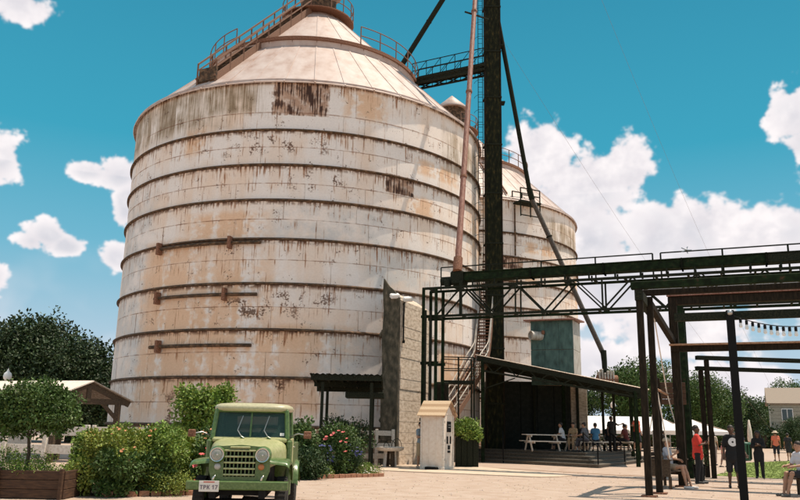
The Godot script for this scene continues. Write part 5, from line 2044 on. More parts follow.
func plants() -> void:
	var g := "shrubs in the flower beds"
	# small round tree in its wooden planter, far left
	var bx := thing("planter_box", "brown wooden planter box at the lower left corner", "planter", Vector3(-7.9, 0, -17.0))
	for k in 3:
		for s in 2:
			var mb := MB.new()
			var w := 1.5 if s == 0 else 1.35
			mb.beam(Vector3(-9.6 + s * 1.54 + 0.01, 0.10 + k * 0.185, -16.35), Vector3(-9.6 + s * 1.54 + w - 0.01, 0.10 + k * 0.185, -16.35), 0.045, 0.175, Vector3.UP, 0.006)
			putw(mb, "plank", M.wood, bx)
		var sd := MB.new()
		sd.beam(Vector3(-6.74, 0.10 + k * 0.185, -16.36), Vector3(-6.74, 0.10 + k * 0.185, -17.8), 0.045, 0.175, Vector3.UP, 0.006)
		putw(sd, "plank", M.wood, bx)
	for x in [-9.55, -8.08, -6.78]:
		var mb := MB.new()
		mb.beam(Vector3(x, 0, -16.30), Vector3(x, 0.6, -16.30), 0.12, 0.07, Vector3.UP, 0.008)
		putw(mb, "corner_post", M.wood, bx)
	var soil := MB.new()
	soil.box(Vector3(-8.17, 0.24, -17.1), Vector3(2.8, 0.46, 1.4))
	putw(soil, "soil", M.dirt, bx)
	tree("round_tree", "small round clipped tree rising from the wooden planter", Vector3(-7.85, 0.45, -17.0), 1.5, 0.035, [[Vector3(0.1, 1.42, 0), Vector3(0.78, 0.50, 0.62), 420], [Vector3(-0.5, 1.25, 0), Vector3(0.55, 0.42, 0.5), 210], [Vector3(0.6, 1.2, 0.1), Vector3(0.40, 0.34, 0.4), 120]], 0.125, M.leaf_tree, "", "broad")
	var gc := thing("ground_cover", "low yellow green plants filling the wooden planter", "plants", Vector3(-8.1, 0.47, -17.0))
	gc.set_meta("kind", "stuff")
	crown(gc, "foliage", [[Vector3(0, 0.06, 0.3), Vector3(1.4, 0.14, 0.4), 130], [Vector3(-0.4, 0.25, -0.6), Vector3(1.1, 0.2, 0.3), 80]], 0.12, M.leaf_bright, "fine")
	# big flowering hedge left of the truck
	var hd := [[-6.25, -17.7, 1.5, 1.15, "broad yellow green shrub next to the wooden planter"], [-5.55, -18.2, 1.5, 1.15, "tall yellow green shrub in the middle of the left bed"], [-4.95, -18.9, 1.4, 1.05, "shrub with yellow tips left of the pink flowers"], [-6.9, -18.9, 1.4, 1.0, "shrub behind the small round tree's crown"], [-5.75, -17.45, 0.95, 1.0, "low darker shrub at the front edge of the left bed"], [-6.0, -19.6, 1.45, 1.1, "shrub at the back of the left bed before the fence"], [-4.6, -19.8, 1.35, 1.1, "leafy shrub filling the gap behind the pink flowers"], [-4.75, -21.2, 1.5, 1.2, "full green shrub half hidden behind the truck"]]
	for i in hd.size():
		var q: Array = hd[i]
		var lobes := []
		for k in 9:
			var yy: float = q[2] * rng.randf_range(0.18, 0.80)
			var sp: float = q[3] * (0.62 - 0.25 * yy / q[2])
			lobes.append([Vector3(rng.randf_range(-1, 1) * sp, yy, rng.randf_range(-1, 1) * sp * 0.8), Vector3(q[3] * rng.randf_range(0.24, 0.40), q[2] * rng.randf_range(0.15, 0.26), q[3] * 0.3), 70])
		shrub(q[4], Vector3(q[0], 0, q[1]), lobes, 0.125, M.leaf_tree if i == 4 or i == 7 else (M.leaf_shrub if i % 2 == 0 else M.leaf_bright), g, "broad", spots(6, Vector3(0, q[2] * 0.75, 0), Vector3(0.5, 0.4, 0.5)), Color(0.62, 0.26, 0.12), 0.035)
	shrub("loose shrub with large pink red flowers beside the truck", Vector3(-4.35, 0, -18.6), [[Vector3(0, 0.38, 0), Vector3(0.55, 0.38, 0.45), 130], [Vector3(0.1, 0.85, -0.1), Vector3(0.42, 0.35, 0.4), 90]], 0.15, M.leaf_tree, g, "broad", [Vector3(-0.08, 0.86, 0.42), Vector3(-0.15, 0.26, 0.50), Vector3(-0.2, 0.62, 0.45), Vector3(0.2, 0.32, 0.45), Vector3(0.05, 1.0, 0.3)], Color(0.70, 0.10, 0.10), 0.075)
	shrub("low mound of leaves at the left kerb", Vector3(-5.1, 0, -17.75), [[Vector3(0, 0.26, 0), Vector3(0.6, 0.28, 0.35), 120]], 0.12, M.leaf_shrub, g, "fine")
	shrub("tall leafy climber rising against the silo foot", Vector3(-6.6, 0, -25.6), [[Vector3(0, 0.9, 0), Vector3(0.7, 0.75, 0.5), 140], [Vector3(0.05, 1.9, 0), Vector3(0.5, 0.7, 0.45), 130], [Vector3(0.5, 2.3, 0), Vector3(0.25, 0.35, 0.25), 30], [Vector3(-0.35, 2.35, 0), Vector3(0.25, 0.4, 0.25), 30]], 0.19, M.leaf_bright, g)
	shrub("pointed leafy climber just left of the truck roof", Vector3(-5.7, 0, -25.2), [[Vector3(0, 0.9, 0), Vector3(0.6, 0.75, 0.5), 120], [Vector3(0.05, 1.9, 0), Vector3(0.38, 0.65, 0.35), 100], [Vector3(0.15, 2.45, 0), Vector3(0.16, 0.3, 0.16), 20]], 0.18, M.leaf_bright, g)
	shrub("dark shrub low behind the truck's left mirror", Vector3(-5.2, 0, -22.0), [[Vector3(0, 0.6, 0), Vector3(0.8, 0.6, 0.5), 180]], 0.18, M.leaf_tree, g)
	# bed between the truck and the wall
	shrub("rounded bright green shrub right beside the truck", Vector3(-2.95, 0, -25.0), [[Vector3(0, 0.55, 0), Vector3(0.6, 0.55, 0.5), 190], [Vector3(-0.1, 1.15, 0), Vector3(0.5, 0.5, 0.45), 110]], 0.17, M.leaf_tree, g)
	shrub("dense low dark green shrub under the truck's right mirror", Vector3(-2.65, 0, -23.9), [[Vector3(0, 0.42, 0), Vector3(0.55, 0.45, 0.45), 210]], 0.14, M.leaf_dark, g)
	shrub("salvia bush with blue violet flower spikes", Vector3(-2.3, 0, -25.2), [[Vector3(0, 0.45, 0), Vector3(0.4, 0.5, 0.4), 130]], 0.15, M.leaf_dark, g, "spiky", spots(34, Vector3(0, 0.6, 0), Vector3(0.36, 0.45, 0.36)), Color(0.06, 0.07, 0.22), 0.04)
	shrub("rose bush with pink flowers below the shelter", Vector3(-1.95, 0, -25.6), [[Vector3(0, 0.5, 0), Vector3(0.5, 0.5, 0.45), 150], [Vector3(0, 1.15, -0.2), Vector3(0.55, 0.45, 0.4), 120]], 0.15, M.leaf_tree, g, "broad", spots(11, Vector3(0, 0.9, 0), Vector3(0.45, 0.6, 0.45)), Color(0.70, 0.15, 0.14), 0.065)
	shrub("dark violet flowered bush right of the roses", Vector3(-1.5, 0, -25.9), [[Vector3(0, 0.5, 0), Vector3(0.42, 0.5, 0.4), 140]], 0.15, M.leaf_dark, g, "spiky", spots(26, Vector3(0, 0.6, 0), Vector3(0.4, 0.45, 0.4)), Color(0.06, 0.06, 0.20), 0.04)
	shrub("leafy green bush at the white fence corner", Vector3(-1.75, 0, -27.6), [[Vector3(0, 0.7, 0), Vector3(0.5, 0.7, 0.5), 190]], 0.16, M.leaf_tree, g)
	shrub("pale flowering border plant in the middle of the front edge", Vector3(-2.25, 0, -24.6), [[Vector3(0, 0.16, 0), Vector3(0.32, 0.2, 0.25), 80]], 0.1, M.leaf_bright, g, "fine", spots(16, Vector3(0, 0.16, 0), Vector3(0.3, 0.2, 0.25)), Color(0.75, 0.72, 0.6), 0.03)
	shrub("pale flowering border plant at the right end of the bed", Vector3(-1.05, 0, -26.0), [[Vector3(0, 0.16, 0), Vector3(0.5, 0.22, 0.3), 110]], 0.1, M.leaf_bright, g, "fine", spots(24, Vector3(0, 0.16, 0), Vector3(0.45, 0.2, 0.3)), Color(0.75, 0.72, 0.6), 0.03)
	shrub("greenish vine at the silo foot under the shelter", Vector3(-2.3, 0, -31.2), [[Vector3(0, 1.3, 0), Vector3(0.55, 0.7, 0.4), 70], [Vector3(0.9, 1.2, 0), Vector3(0.5, 0.6, 0.4), 60]], 0.16, M.leaf_dark, g)
	shrub("bright green potted plant right of the kiosk", Vector3(2.95, 0, -33.2), [[Vector3(0, 1.55, 0), Vector3(0.55, 0.36, 0.45), 120], [Vector3(0.3, 1.3, 0.1), Vector3(0.35, 0.2, 0.3), 40]], 0.16, M.leaf_bright, g)
	var pot := thing("planter_stand", "dark wooden stand under the plant right of the kiosk", "planter", Vector3(2.95, 0, -33.3))
	for k in 4:
		var mb := MB.new()
		mb.box(Vector3(-0.36 + k * 0.24, 0.62, 0.28), Vector3(0.225, 1.2, 0.05), Basis.IDENTITY, 0.01)
		put(mb, "board", M.dark, pot)
	var pb := MB.new()
	pb.box(Vector3(0, 0.6, -0.05), Vector3(0.9, 1.15, 0.6))
	put(pb, "box", M.dark, pot)
	# brick edging of both beds
	for run in [[Vector3(-6.2, 0, -17.0), Vector3(-4.0, 0, -18.2), "red brick edging of the left flower bed"], [Vector3(-3.3, 0, -23.3), Vector3(-0.4, 0, -26.0), "red brick edging of the bed right of the truck"]]:
		var e := thing("bed_edging", run[2], "edging", run[0])
		var n := int(run[0].distance_to(run[1]) / 0.23)
		for k in n:
			var mb := MB.new()
			var p: Vector3 = run[0].lerp(run[1], (k + 0.5) / n)
			mb.box(p + Vector3(0, 0.05 + rng.randf_range(-0.012, 0.012), 0), Vector3(0.215, 0.12, 0.11), Basis(Vector3.UP, -atan2(run[1].z - run[0].z, run[1].x - run[0].x) + rng.randf_range(-0.06, 0.06)), 0.008)
			putw(mb, "brick", M.brick, e)
	for bed in [[[-6.1, -17.2], [-3.9, -18.3], [-3.9, -20.5], [-8.0, -20.5], [-8.0, -18.2]], [[-3.3, -23.4], [-0.45, -26.1], [-0.6, -28.6], [-3.4, -28.0]]]:
		structure(sheet(ragged(bed, 0.05, 0.4), 0.02), "bed_soil", M.dirt)


# ---------------------------------------------------------------- the vintage truck
func grid(mb: MB, rows: Array, close := false) -> void:    # smooth surface over rows of points
	var h := rows.size()
	var w: int = rows[0].size()
	var nr := []
	for j in h:
		var line := []
		for i in w:
			var l: Vector3 = rows[j][(i - 1 + w) % w] if close or i > 0 else rows[j][i]
			var r: Vector3 = rows[j][(i + 1) % w] if close or i < w - 1 else rows[j][i]
			var u: Vector3 = rows[maxi(j - 1, 0)][i]
			var d: Vector3 = rows[mini(j + 1, h - 1)][i]
			line.append((r - l).cross(u - d).normalized())
		nr.append(line)
	for j in h - 1:
		for i in (w if close else w - 1):
			var k := (i + 1) % w
			mb.squad(rows[j + 1][i], rows[j + 1][k], rows[j][k], rows[j][i], nr[j + 1][i], nr[j + 1][k], nr[j][k], nr[j][i])


func rounded(hx: float, hz: float, ex: float, n: int) -> Array:    # superellipse outline
	var out := []
	for k in n:
		var a := TAU * k / n
		var c := cos(a)
		var s := sin(a)
		out.append(Vector2(signf(c) * pow(absf(c), 2.0 / ex) * hx, signf(s) * pow(absf(s), 2.0 / ex) * hz))
	return out


func wheel(t: Node3D, at: Vector3) -> void:
	var w := Node3D.new()
	w.name = "wheel"
	t.add_child(w, true)
	w.position = at
	w.rotation = Vector3(0, 0, -PI / 2 if at.x > 0 else PI / 2)
	var ty := MB.new()
	ty.lathe(Vector3.ZERO, [Vector2(0.21, -0.07), Vector2(0.30, -0.09), Vector2(0.365, -0.075), Vector2(0.378, -0.04), Vector2(0.378, 0.04), Vector2(0.365, 0.075), Vector2(0.30, 0.09), Vector2(0.21, 0.07)], 28)
	for k in 36:
		var a := k * TAU / 36
		ty.box(Vector3(sin(a) * 0.378, 0, cos(a) * 0.378), Vector3(0.03, 0.15, 0.018), Basis(Vector3.UP, a))
	put(ty, "tyre", M.rubber, w)
	var rim := MB.new()
	rim.lathe(Vector3.ZERO, [Vector2(0.215, -0.05), Vector2(0.215, 0.05), Vector2(0.19, 0.06), Vector2(0.15, 0.0), Vector2(0.09, 0.03), Vector2(0.06, 0.07), Vector2(0, 0.08)], 24)
	put(rim, "rim", M.truck_green, w)


func truck() -> void:
	M.truck_green = grainy([[0.0, 0.040, 0.080, 0.014], [0.4, 0.075, 0.135, 0.026], [0.7, 0.105, 0.165, 0.044], [0.88, 0.17, 0.20, 0.08], [1.0, 0.20, 0.13, 0.06]], 0.05, 1.6, 0.32, 0.0, 0.0)
	M.truck_green.clearcoat_enabled = true
	M.truck_green.clearcoat = 0.4
	M.truck_green.clearcoat_roughness = 0.25
	M.truck_pale_sunlit = grainy([[0.0, 0.20, 0.25, 0.075], [0.4, 0.36, 0.37, 0.17], [0.75, 0.44, 0.43, 0.23], [1.0, 0.52, 0.48, 0.30]], 0.03, 1.4, 0.4, 0.0, 0.0)  # pale green, with the sun and sheen on the hood put into the colour
	M.truck_cream = grainy([[0.0, 0.36, 0.34, 0.20], [0.5, 0.46, 0.43, 0.275], [1.0, 0.54, 0.50, 0.34]], 0.03, 1.0, 0.4, 0.0, 0.0)
	M.chrome = plain(0.62, 0.60, 0.55, 0.25, 0.9)
	M.lens = plain(0.42, 0.40, 0.37, 0.08)
	var lg := StandardMaterial3D.new()
	lg.albedo_color = Color(0.9, 0.9, 0.88, 0.25)
	lg.transparency = BaseMaterial3D.TRANSPARENCY_ALPHA
	lg.roughness = 0.08
	M.lamp_glass = lg
	M.amber = plain(0.45, 0.16, 0.05, 0.25)
	var t := thing("pickup_truck", "old green pickup truck with a cream roof parked facing the camera", "truck", Vector3(-2.35, 0, -11.95), deg_to_rad(4.6))
	# front panel with grille opening
	var face := MB.new()
	var zf := -0.16
	var shell := [Vector2(-0.40, 0.72), Vector2(0.40, 0.72), Vector2(0.45, 0.86), Vector2(0.455, 1.06), Vector2(0.42, 1.16), Vector2(0.33, 1.225), Vector2(0.0, 1.25), Vector2(-0.33, 1.225), Vector2(-0.42, 1.16), Vector2(-0.455, 1.06), Vector2(-0.45, 0.86)]
	# built as a frame round the opening
	var op := [Vector2(-0.235, 0.785), Vector2(0.235, 0.785), Vector2(0.24, 1.185), Vector2(-0.24, 1.185)]
	for part in [[shell[0], shell[1], op[1], op[0]], [shell[1], shell[2], shell[3], shell[4], shell[5], op[2], op[1]], [op[3], op[2], shell[5], shell[6], shell[7]], [op[0], op[3], shell[7], shell[8], shell[9], shell[10], shell[0]]]:
		face.prism(part, Transform3D(Basis.IDENTITY, Vector3(0, 0, zf)), 0.10)
	put(face, "front_panel", M.truck_green, t)
	var back := MB.new()
	back.box(Vector3(0, 0.98, zf - 0.12), Vector3(0.52, 0.44, 0.04))
	put(back, "radiator", M.black, t)
	var gr := Node3D.new()
	gr.name = "grille"
	t.add_child(gr)
	for k in 5:
		var mb := MB.new()
		mb.box(Vector3(0, 0.815 + k * 0.088, zf + 0.062), Vector3(0.47, 0.026, 0.04), Basis.IDENTITY, 0.006)
		put(mb, "bar", M.truck_pale_sunlit, gr)
	for k in 8:
		var mb := MB.new()
		mb.box(Vector3(-0.203 + k * 0.058, 0.985, zf + 0.035), Vector3(0.018, 0.40, 0.03))
		put(mb, "bar", M.truck_green, gr)
	var badge := MB.new()
	badge.box(Vector3(0, 1.215, zf + 0.07), Vector3(0.30, 0.03, 0.04), Basis.IDENTITY, 0.01)
	put(badge, "trim", M.truck_pale_sunlit, t)
	for s in [-1, 1]:
		var hl := MB.new()
		hl.lathe(Vector3.ZERO, [Vector2(0.13, -0.10), Vector2(0.125, 0.03), Vector2(0.108, 0.06), Vector2(0.098, 0.055)], 24)
		turn_z(hl, Vector3(s * 0.338, 1.105, zf + 0.04))
		var o := put(hl, "headlight", M.truck_green, t)
		var rg := MB.new()
		rg.lathe(Vector3.ZERO, [Vector2(0.108, 0.058), Vector2(0.104, 0.078), Vector2(0.090, 0.075), Vector2(0.086, 0.06)], 24)
		turn_z(rg, Vector3(s * 0.338, 1.105, zf + 0.04))
		put(rg, "bezel", M.chrome, o)
		var le := MB.new()
		le.lathe(Vector3.ZERO, [Vector2(0.088, 0.064), Vector2(0.07, 0.083), Vector2(0.035, 0.094), Vector2(0.0, 0.097)], 24)
		turn_z(le, Vector3(s * 0.338, 1.105, zf + 0.04))
		put(le, "lens", M.lamp_glass, o)
		var bw2 := MB.new()
		bw2.lathe(Vector3.ZERO, [Vector2(0.0, -0.02), Vector2(0.03, -0.01), Vector2(0.06, 0.018), Vector2(0.087, 0.06)], 24)
		turn_z(bw2, Vector3(s * 0.338, 1.105, zf + 0.04))
		put(bw2, "reflector", M.chrome, o)
		var bb2 := MB.new()
		bb2.ball(Vector3(s * 0.338, 1.105, zf + 0.07), Vector3(0.014, 0.014, 0.02), 8, 6)
		put(bb2, "bulb", M.white, o)
		var mk := MB.new()
		mk.lathe(Vector3.ZERO, [Vector2(0.048, 0.0), Vector2(0.046, 0.03), Vector2(0.02, 0.045), Vector2(0.0, 0.047)], 16)
		turn_z(mk, Vector3(s * 0.325, 0.93, zf + 0.045))
		put(mk, "marker_light", M.amber if s > 0 else M.lens, t)
		# fender
		var rows := []
		for p in [[-0.02, 0.955], [-0.03, 0.985], [-0.07, 1.012], [-0.16, 1.03], [-0.45, 1.035], [-0.8, 1.03], [-1.05, 0.98], [-1.22, 0.86], [-1.32, 0.68]]:
			var y: float = p[1]
			var z: float = p[0] - 0.12
			var line := [Vector3(s * 0.40, y + 0.05, z), Vector3(s * 0.47, y + 0.02, z), Vector3(s * 0.58, y + 0.008, z), Vector3(s * 0.69, y - 0.004, z), Vector3(s * 0.735, y - 0.03, z), Vector3(s * 0.748, y - 0.055, z), Vector3(s * 0.745, y - 0.085, z)]
			if s < 0:
				line.reverse()
			rows.append(line)
		rows.reverse()
		var fe := MB.new()
		grid(fe, rows)
		put(fe, "fender", M.truck_pale_sunlit if false else M.truck_green, t)
		var inner := MB.new()
		inner.box(Vector3(s * 0.43, 0.82, -0.72), Vector3(0.04, 0.46, 1.1))
		put(inner, "inner_fender", M.black, t)
		# mirrors
		var arm := MB.new()
		arm.tube([Vector3(s * 0.66, 1.36, -1.5), Vector3(s * 0.80, 1.42, -1.42), Vector3(s * 0.90, 1.40, -1.38)], [0.012], 6)
		var mi := put(arm, "mirror", M.steel, t)
		var mh := MB.new()
		mh.box(Vector3(s * 0.96, 1.40, -1.37), Vector3(0.13, 0.12, 0.035), Basis(Vector3.UP, s * 0.2), 0.012)
		put(mh, "mirror_housing", M.rust, mi)
		# wipers
		var wi := MB.new()
		var w0 := -0.19 if s < 0 else 0.25
		wi.tube([Vector3(w0 + 0.06, 1.345, -1.335), Vector3(w0 - 0.02, 1.46, -1.365)], [0.009, 0.007], 5)
		wi.tube([Vector3(w0 - 0.02, 1.46, -1.365), Vector3(w0 + 0.05, 1.70, -1.455)], [0.007], 5)
		put(wi, "wiper", M.steel, t)
		var pv := MB.new()
		pv.box(Vector3(w0 + 0.07, 1.34, -1.32), Vector3(0.07, 0.04, 0.04), Basis(Vector3(0, 0, 1), -0.5), 0.01)
		put(pv, "wiper_pivot", M.truck_green, t)
		# pillars, doors
		var pl := MB.new()
		pl.beam(Vector3(s * 0.625, 1.30, -1.40), Vector3(s * 0.585, 1.80, -1.545), 0.075, 0.09, Vector3(0, 0, 1), 0.015)
		put(pl, "pillar", M.truck_green, t)
		var p2 := MB.new()
		p2.beam(Vector3(s * 0.64, 1.28, -2.42), Vector3(s * 0.60, 1.80, -2.50), 0.07, 0.16, Vector3(0, 0, 1), 0.015)
		put(p2, "pillar", M.truck_green, t)
		var dr := MB.new()
		dr.box(Vector3(s * 0.672, 0.97, -1.95), Vector3(0.03, 0.72, 0.86), Basis.IDENTITY, 0.012)
		var door := put(dr, "door", M.truck_pale_sunlit, t)
		var hd := MB.new()
		hd.beam(Vector3(s * 0.70, 1.18, -2.22), Vector3(s * 0.70, 1.18, -2.34), 0.03, 0.025, Vector3.UP, 0.006)
		put(hd, "handle", M.chrome, door)
		var hg := MB.new()
		hg.box(Vector3(s * 0.685, 1.15, -1.49), Vector3(0.03, 0.07, 0.05), Basis.IDENTITY, 0.01)
		hg.box(Vector3(s * 0.685, 0.78, -1.49), Vector3(0.03, 0.07, 0.05), Basis.IDENTITY, 0.01)
		put(hg, "hinge", M.truck_green, door)
		var sw := MB.new()
		sw.box(Vector3(s * 0.615, 1.56, -1.98), Vector3(0.006, 0.42, 0.80), Basis(Vector3(0, 0, 1), s * 0.08))
		put(sw, "side_window", M.pane, t)
		wheel(t, Vector3(s * 0.62, 0.378, -0.66))
		wheel(t, Vector3(s * 0.62, 0.378, -3.62))
		# rear fender, hooks
		var rf := MB.new()
		var rr := []
		for k in 9:
			var a := PI * k / 8.0
			var z := -3.62 + cos(a) * 0.47
			var y := 0.50 + sin(a) * 0.42
			var ln := [Vector3(s * 0.56, y, z), Vector3(s * 0.72, y - 0.01, z), Vector3(s * 0.76, y - 0.06, z)]
			if s < 0:
				ln.reverse()
			rr.append(ln)
		rr.reverse()
		grid(rf, rr)
		put(rf, "rear_fender", M.truck_green, t)
		var hk := MB.new()
		hk.tube([Vector3(s * 0.355 - 0.01, 0.735, -0.02), Vector3(s * 0.355, 0.78, 0.0), Vector3(s * 0.355 + 0.015, 0.80, -0.03)], [0.022, 0.018, 0.014], 7)
		put(hk, "tow_hook", M.chrome, t)
		var bs := MB.new()
		bs.box(Vector3(s * 0.66, 1.0, -3.55), Vector3(0.05, 0.46, 1.75), Basis.IDENTITY, 0.012)
		put(bs, "bed_side", M.truck_green, t)
		var dash := MB.new()
		dash.box(Vector3(s * 0.66, 0.86, -1.42), Vector3(0.10, 0.90, 0.16), Basis.IDENTITY, 0.03)
		put(dash, "cowl_side", M.truck_green, t)
	# hood
	var hood := MB.new()
	var hr := []
	for p in [[-0.125, 0.385, 1.16, 0.93], [-0.15, 0.42, 1.215, 0.92], [-0.24, 0.45, 1.245, 0.92], [-0.5, 0.48, 1.265, 0.93], [-0.9, 0.545, 1.29, 0.95], [-1.25, 0.615, 1.315, 0.97], [-1.36, 0.63, 1.335, 0.97]]:
		var line := []
		for k in 17:
			var a := PI * k / 16.0
			var c := cos(a)
			var s := sin(a)
			line.append(Vector3(-signf(c) * pow(absf(c), 0.42) * p[1], p[3] + pow(s, 0.42) * (p[2] - p[3]), p[0]))
		hr.append(line)
	hr.reverse()
	grid(hood, hr)
	put(hood, "hood", M.truck_pale_sunlit, t)
	# cab shell: cowl, floor, back wall with window, roof
	var cowl := MB.new()
	cowl.box(Vector3(0, 1.31, -1.40), Vector3(1.24, 0.07, 0.14), Basis(Vector3(1, 0, 0), 0.25), 0.02)
	put(cowl, "cowl", M.truck_pale_sunlit, t)
	var fw := MB.new()
	fw.box(Vector3(0, 0.88, -1.46), Vector3(1.22, 0.8, 0.05))
	put(fw, "firewall", M.black, t)
	var hdr := MB.new()
	hdr.box(Vector3(0, 1.79, -1.535), Vector3(1.20, 0.07, 0.08), Basis(Vector3(1, 0, 0), -0.28), 0.015)
	put(hdr, "windshield_header", M.truck_green, t)
	var dv := MB.new()
	dv.beam(Vector3(0, 1.34, -1.405), Vector3(0, 1.78, -1.53), 0.03, 0.03)
	put(dv, "windshield_divider", M.truck_green, t)
	for s in [-1, 1]:
		var pn := MB.new()
		var z0 := -1.415
		var z1 := -1.54
		pn.quad(Vector3(s * 0.30 - 0.285, 1.345, z0), Vector3(s * 0.30 + 0.285, 1.345, z0), Vector3(s * 0.29 + 0.27, 1.77, z1), Vector3(s * 0.29 - 0.27, 1.77, z1))
		pn.quad(Vector3(s * 0.29 - 0.27, 1.77, z1 - 0.006), Vector3(s * 0.29 + 0.27, 1.77, z1 - 0.006), Vector3(s * 0.30 + 0.285, 1.345, z0 - 0.006), Vector3(s * 0.30 - 0.285, 1.345, z0 - 0.006))
		put(pn, "windshield_pane", M.pane, t)
	var stk := MB.new()
	stk.box(Vector3(0.53, 1.40, -1.424), Vector3(0.07, 0.05, 0.004), Basis(Vector3(1, 0, 0), -0.28))
	put(stk, "sticker", M.white, t)
	var roof := MB.new()
	var rr2 := []
	for p in [[0.93, 1.775], [1.0, 1.80], [1.0, 1.84], [0.97, 1.875], [0.88, 1.90], [0.6, 1.918], [0.25, 1.925], [0.01, 1.926]]:
		var line := []
		for q in rounded(0.665 * p[0], 0.62 * p[0], 4.5, 36):
			line.append(Vector3(q.x, p[1], -2.02 + q.y))
		line.reverse()
		rr2.append(line)
	rr2.reverse()
	grid(roof, rr2, true)
	put(roof, "roof", M.truck_cream, t)
	var lin2 := MB.new()
	lin2.box(Vector3(0, 1.785, -2.02), Vector3(1.16, 0.02, 1.05))
	put(lin2, "headliner", M.brown, t)
	var bw := MB.new()
	bw.box(Vector3(0, 0.95, -2.58), Vector3(1.30, 0.76, 0.06), Basis.IDENTITY, 0.015)
	bw.box(Vector3(-0.49, 1.56, -2.57), Vector3(0.24, 0.48, 0.05))
	bw.box(Vector3(0.49, 1.56, -2.57), Vector3(0.24, 0.48, 0.05))
	bw.box(Vector3(0, 1.75, -2.57), Vector3(0.74, 0.1, 0.05))
	bw.box(Vector3(0, 1.37, -2.57), Vector3(0.74, 0.1, 0.05))
	put(bw, "cab_back", M.truck_green, t)
	var rw := MB.new()
	rw.box(Vector3(0, 1.56, -2.57), Vector3(0.74, 0.30, 0.008))
	put(rw, "rear_window", M.pane, t)
	var fl := MB.new()
	fl.box(Vector3(0, 0.58, -2.0), Vector3(1.28, 0.06, 1.2))
	fl.box(Vector3(0, 0.58, -3.55), Vector3(1.28, 0.06, 1.75))
	put(fl, "floor", M.black, t)
	var tg := MB.new()
	tg.box(Vector3(0, 1.0, -4.43), Vector3(1.30, 0.46, 0.05), Basis.IDENTITY, 0.012)
	put(tg, "tailgate", M.truck_green, t)
	var st := MB.new()
	st.box(Vector3(0, 0.86, -2.22), Vector3(1.15, 0.14, 0.45), Basis.IDENTITY, 0.05)
	st.box(Vector3(0, 1.16, -2.46), Vector3(1.15, 0.5, 0.13), Basis(Vector3(1, 0, 0), -0.15), 0.05)
	put(st, "seat", M.brown, t)
	var sw2 := MB.new()
	var cp := []
	for k in 21:
		var a := TAU * k / 20.0
		cp.append(Vector3(0.30 + cos(a) * 0.19, 1.36 + sin(a) * 0.17, -1.82 - sin(a) * 0.08))
	sw2.tube(cp, [0.014], 6)
	sw2.rod(Vector3(0.30, 1.36, -1.82), Vector3(0.30, 1.1, -1.5), 0.02, 6)
	put(sw2, "steering_wheel", M.black, t)
	# bumper, plate, chassis
	var bp := MB.new()
	bp.box(Vector3(0.0, 0.665, 0.0), Vector3(1.50, 0.125, 0.06), Basis.IDENTITY, 0.012)
	bp.box(Vector3(0.0, 0.722, -0.04), Vector3(1.50, 0.014, 0.10), Basis.IDENTITY, 0.004)
	put(bp, "bumper", M.truck_green, t)
	var np := MB.new()
	np.box(Vector3(-0.41, 0.655, 0.042), Vector3(0.29, 0.155, 0.008), Basis.IDENTITY, 0.003)
	var plate := put(np, "number_plate", plain(0.70, 0.66, 0.60, 0.4), t)
	var tm := TextMesh.new()
	tm.text = "TPK 17"
	var sf := SystemFont.new()
	sf.font_names = PackedStringArray(["Droid Sans"])
	sf.font_weight = 700
	tm.font = sf
	tm.font_size = 64
	tm.pixel_size = 0.0013
	tm.depth = 0.003
	tm.material = plain(0.16, 0.13, 0.16, 0.6)
	var to := MeshInstance3D.new()
	to.name = "lettering"
	to.mesh = tm
	to.position = Vector3(-0.41, 0.640, 0.049)
	plate.add_child(to)
	var stp := MB.new()
	stp.box(Vector3(-0.41, 0.715, 0.048), Vector3(0.16, 0.018, 0.004))
	put(stp, "plate_strip", plain(0.5, 0.14, 0.1, 0.5), plate)
	var ch := MB.new()
	ch.box(Vector3(-0.36, 0.55, -2.1), Vector3(0.09, 0.14, 4.2))
	ch.box(Vector3(0.36, 0.55, -2.1), Vector3(0.09, 0.14, 4.2))
	ch.box(Vector3(0, 0.56, -0.25), Vector3(0.8, 0.1, 0.08))
	put(ch, "chassis", M.black, t)
	var ax := MB.new()
	ax.rod(Vector3(-0.6, 0.378, -0.66), Vector3(0.6, 0.378, -0.66), 0.05, 8)
	ax.ball(Vector3(0.15, 0.378, -0.66), Vector3(0.15, 0.15, 0.15))
	ax.rod(Vector3(-0.6, 0.378, -3.62), Vector3(0.6, 0.378, -3.62), 0.05, 8)
	put(ax, "axle", M.black, t)
	var tr := MB.new()
	tr.rod(Vector3(0.05, 0.50, -0.42), Vector3(0.55, 0.47, -0.42), 0.018, 6)
	put(tr, "tie_rod", M.steel, t)
	var eng := MB.new()
	eng.box(Vector3(0, 0.86, -0.8), Vector3(0.45, 0.5, 0.8))
	put(eng, "engine", M.black, t)


func turn_z(mb: MB, at: Vector3) -> void:    # lathe axis from y to +z
	for i in mb.v.size():
		var p := mb.v[i]
		mb.v[i] = Vector3(p.x, -p.z, p.y) + at
		var q := mb.n[i]
		mb.n[i] = Vector3(q.x, -q.z, q.y)


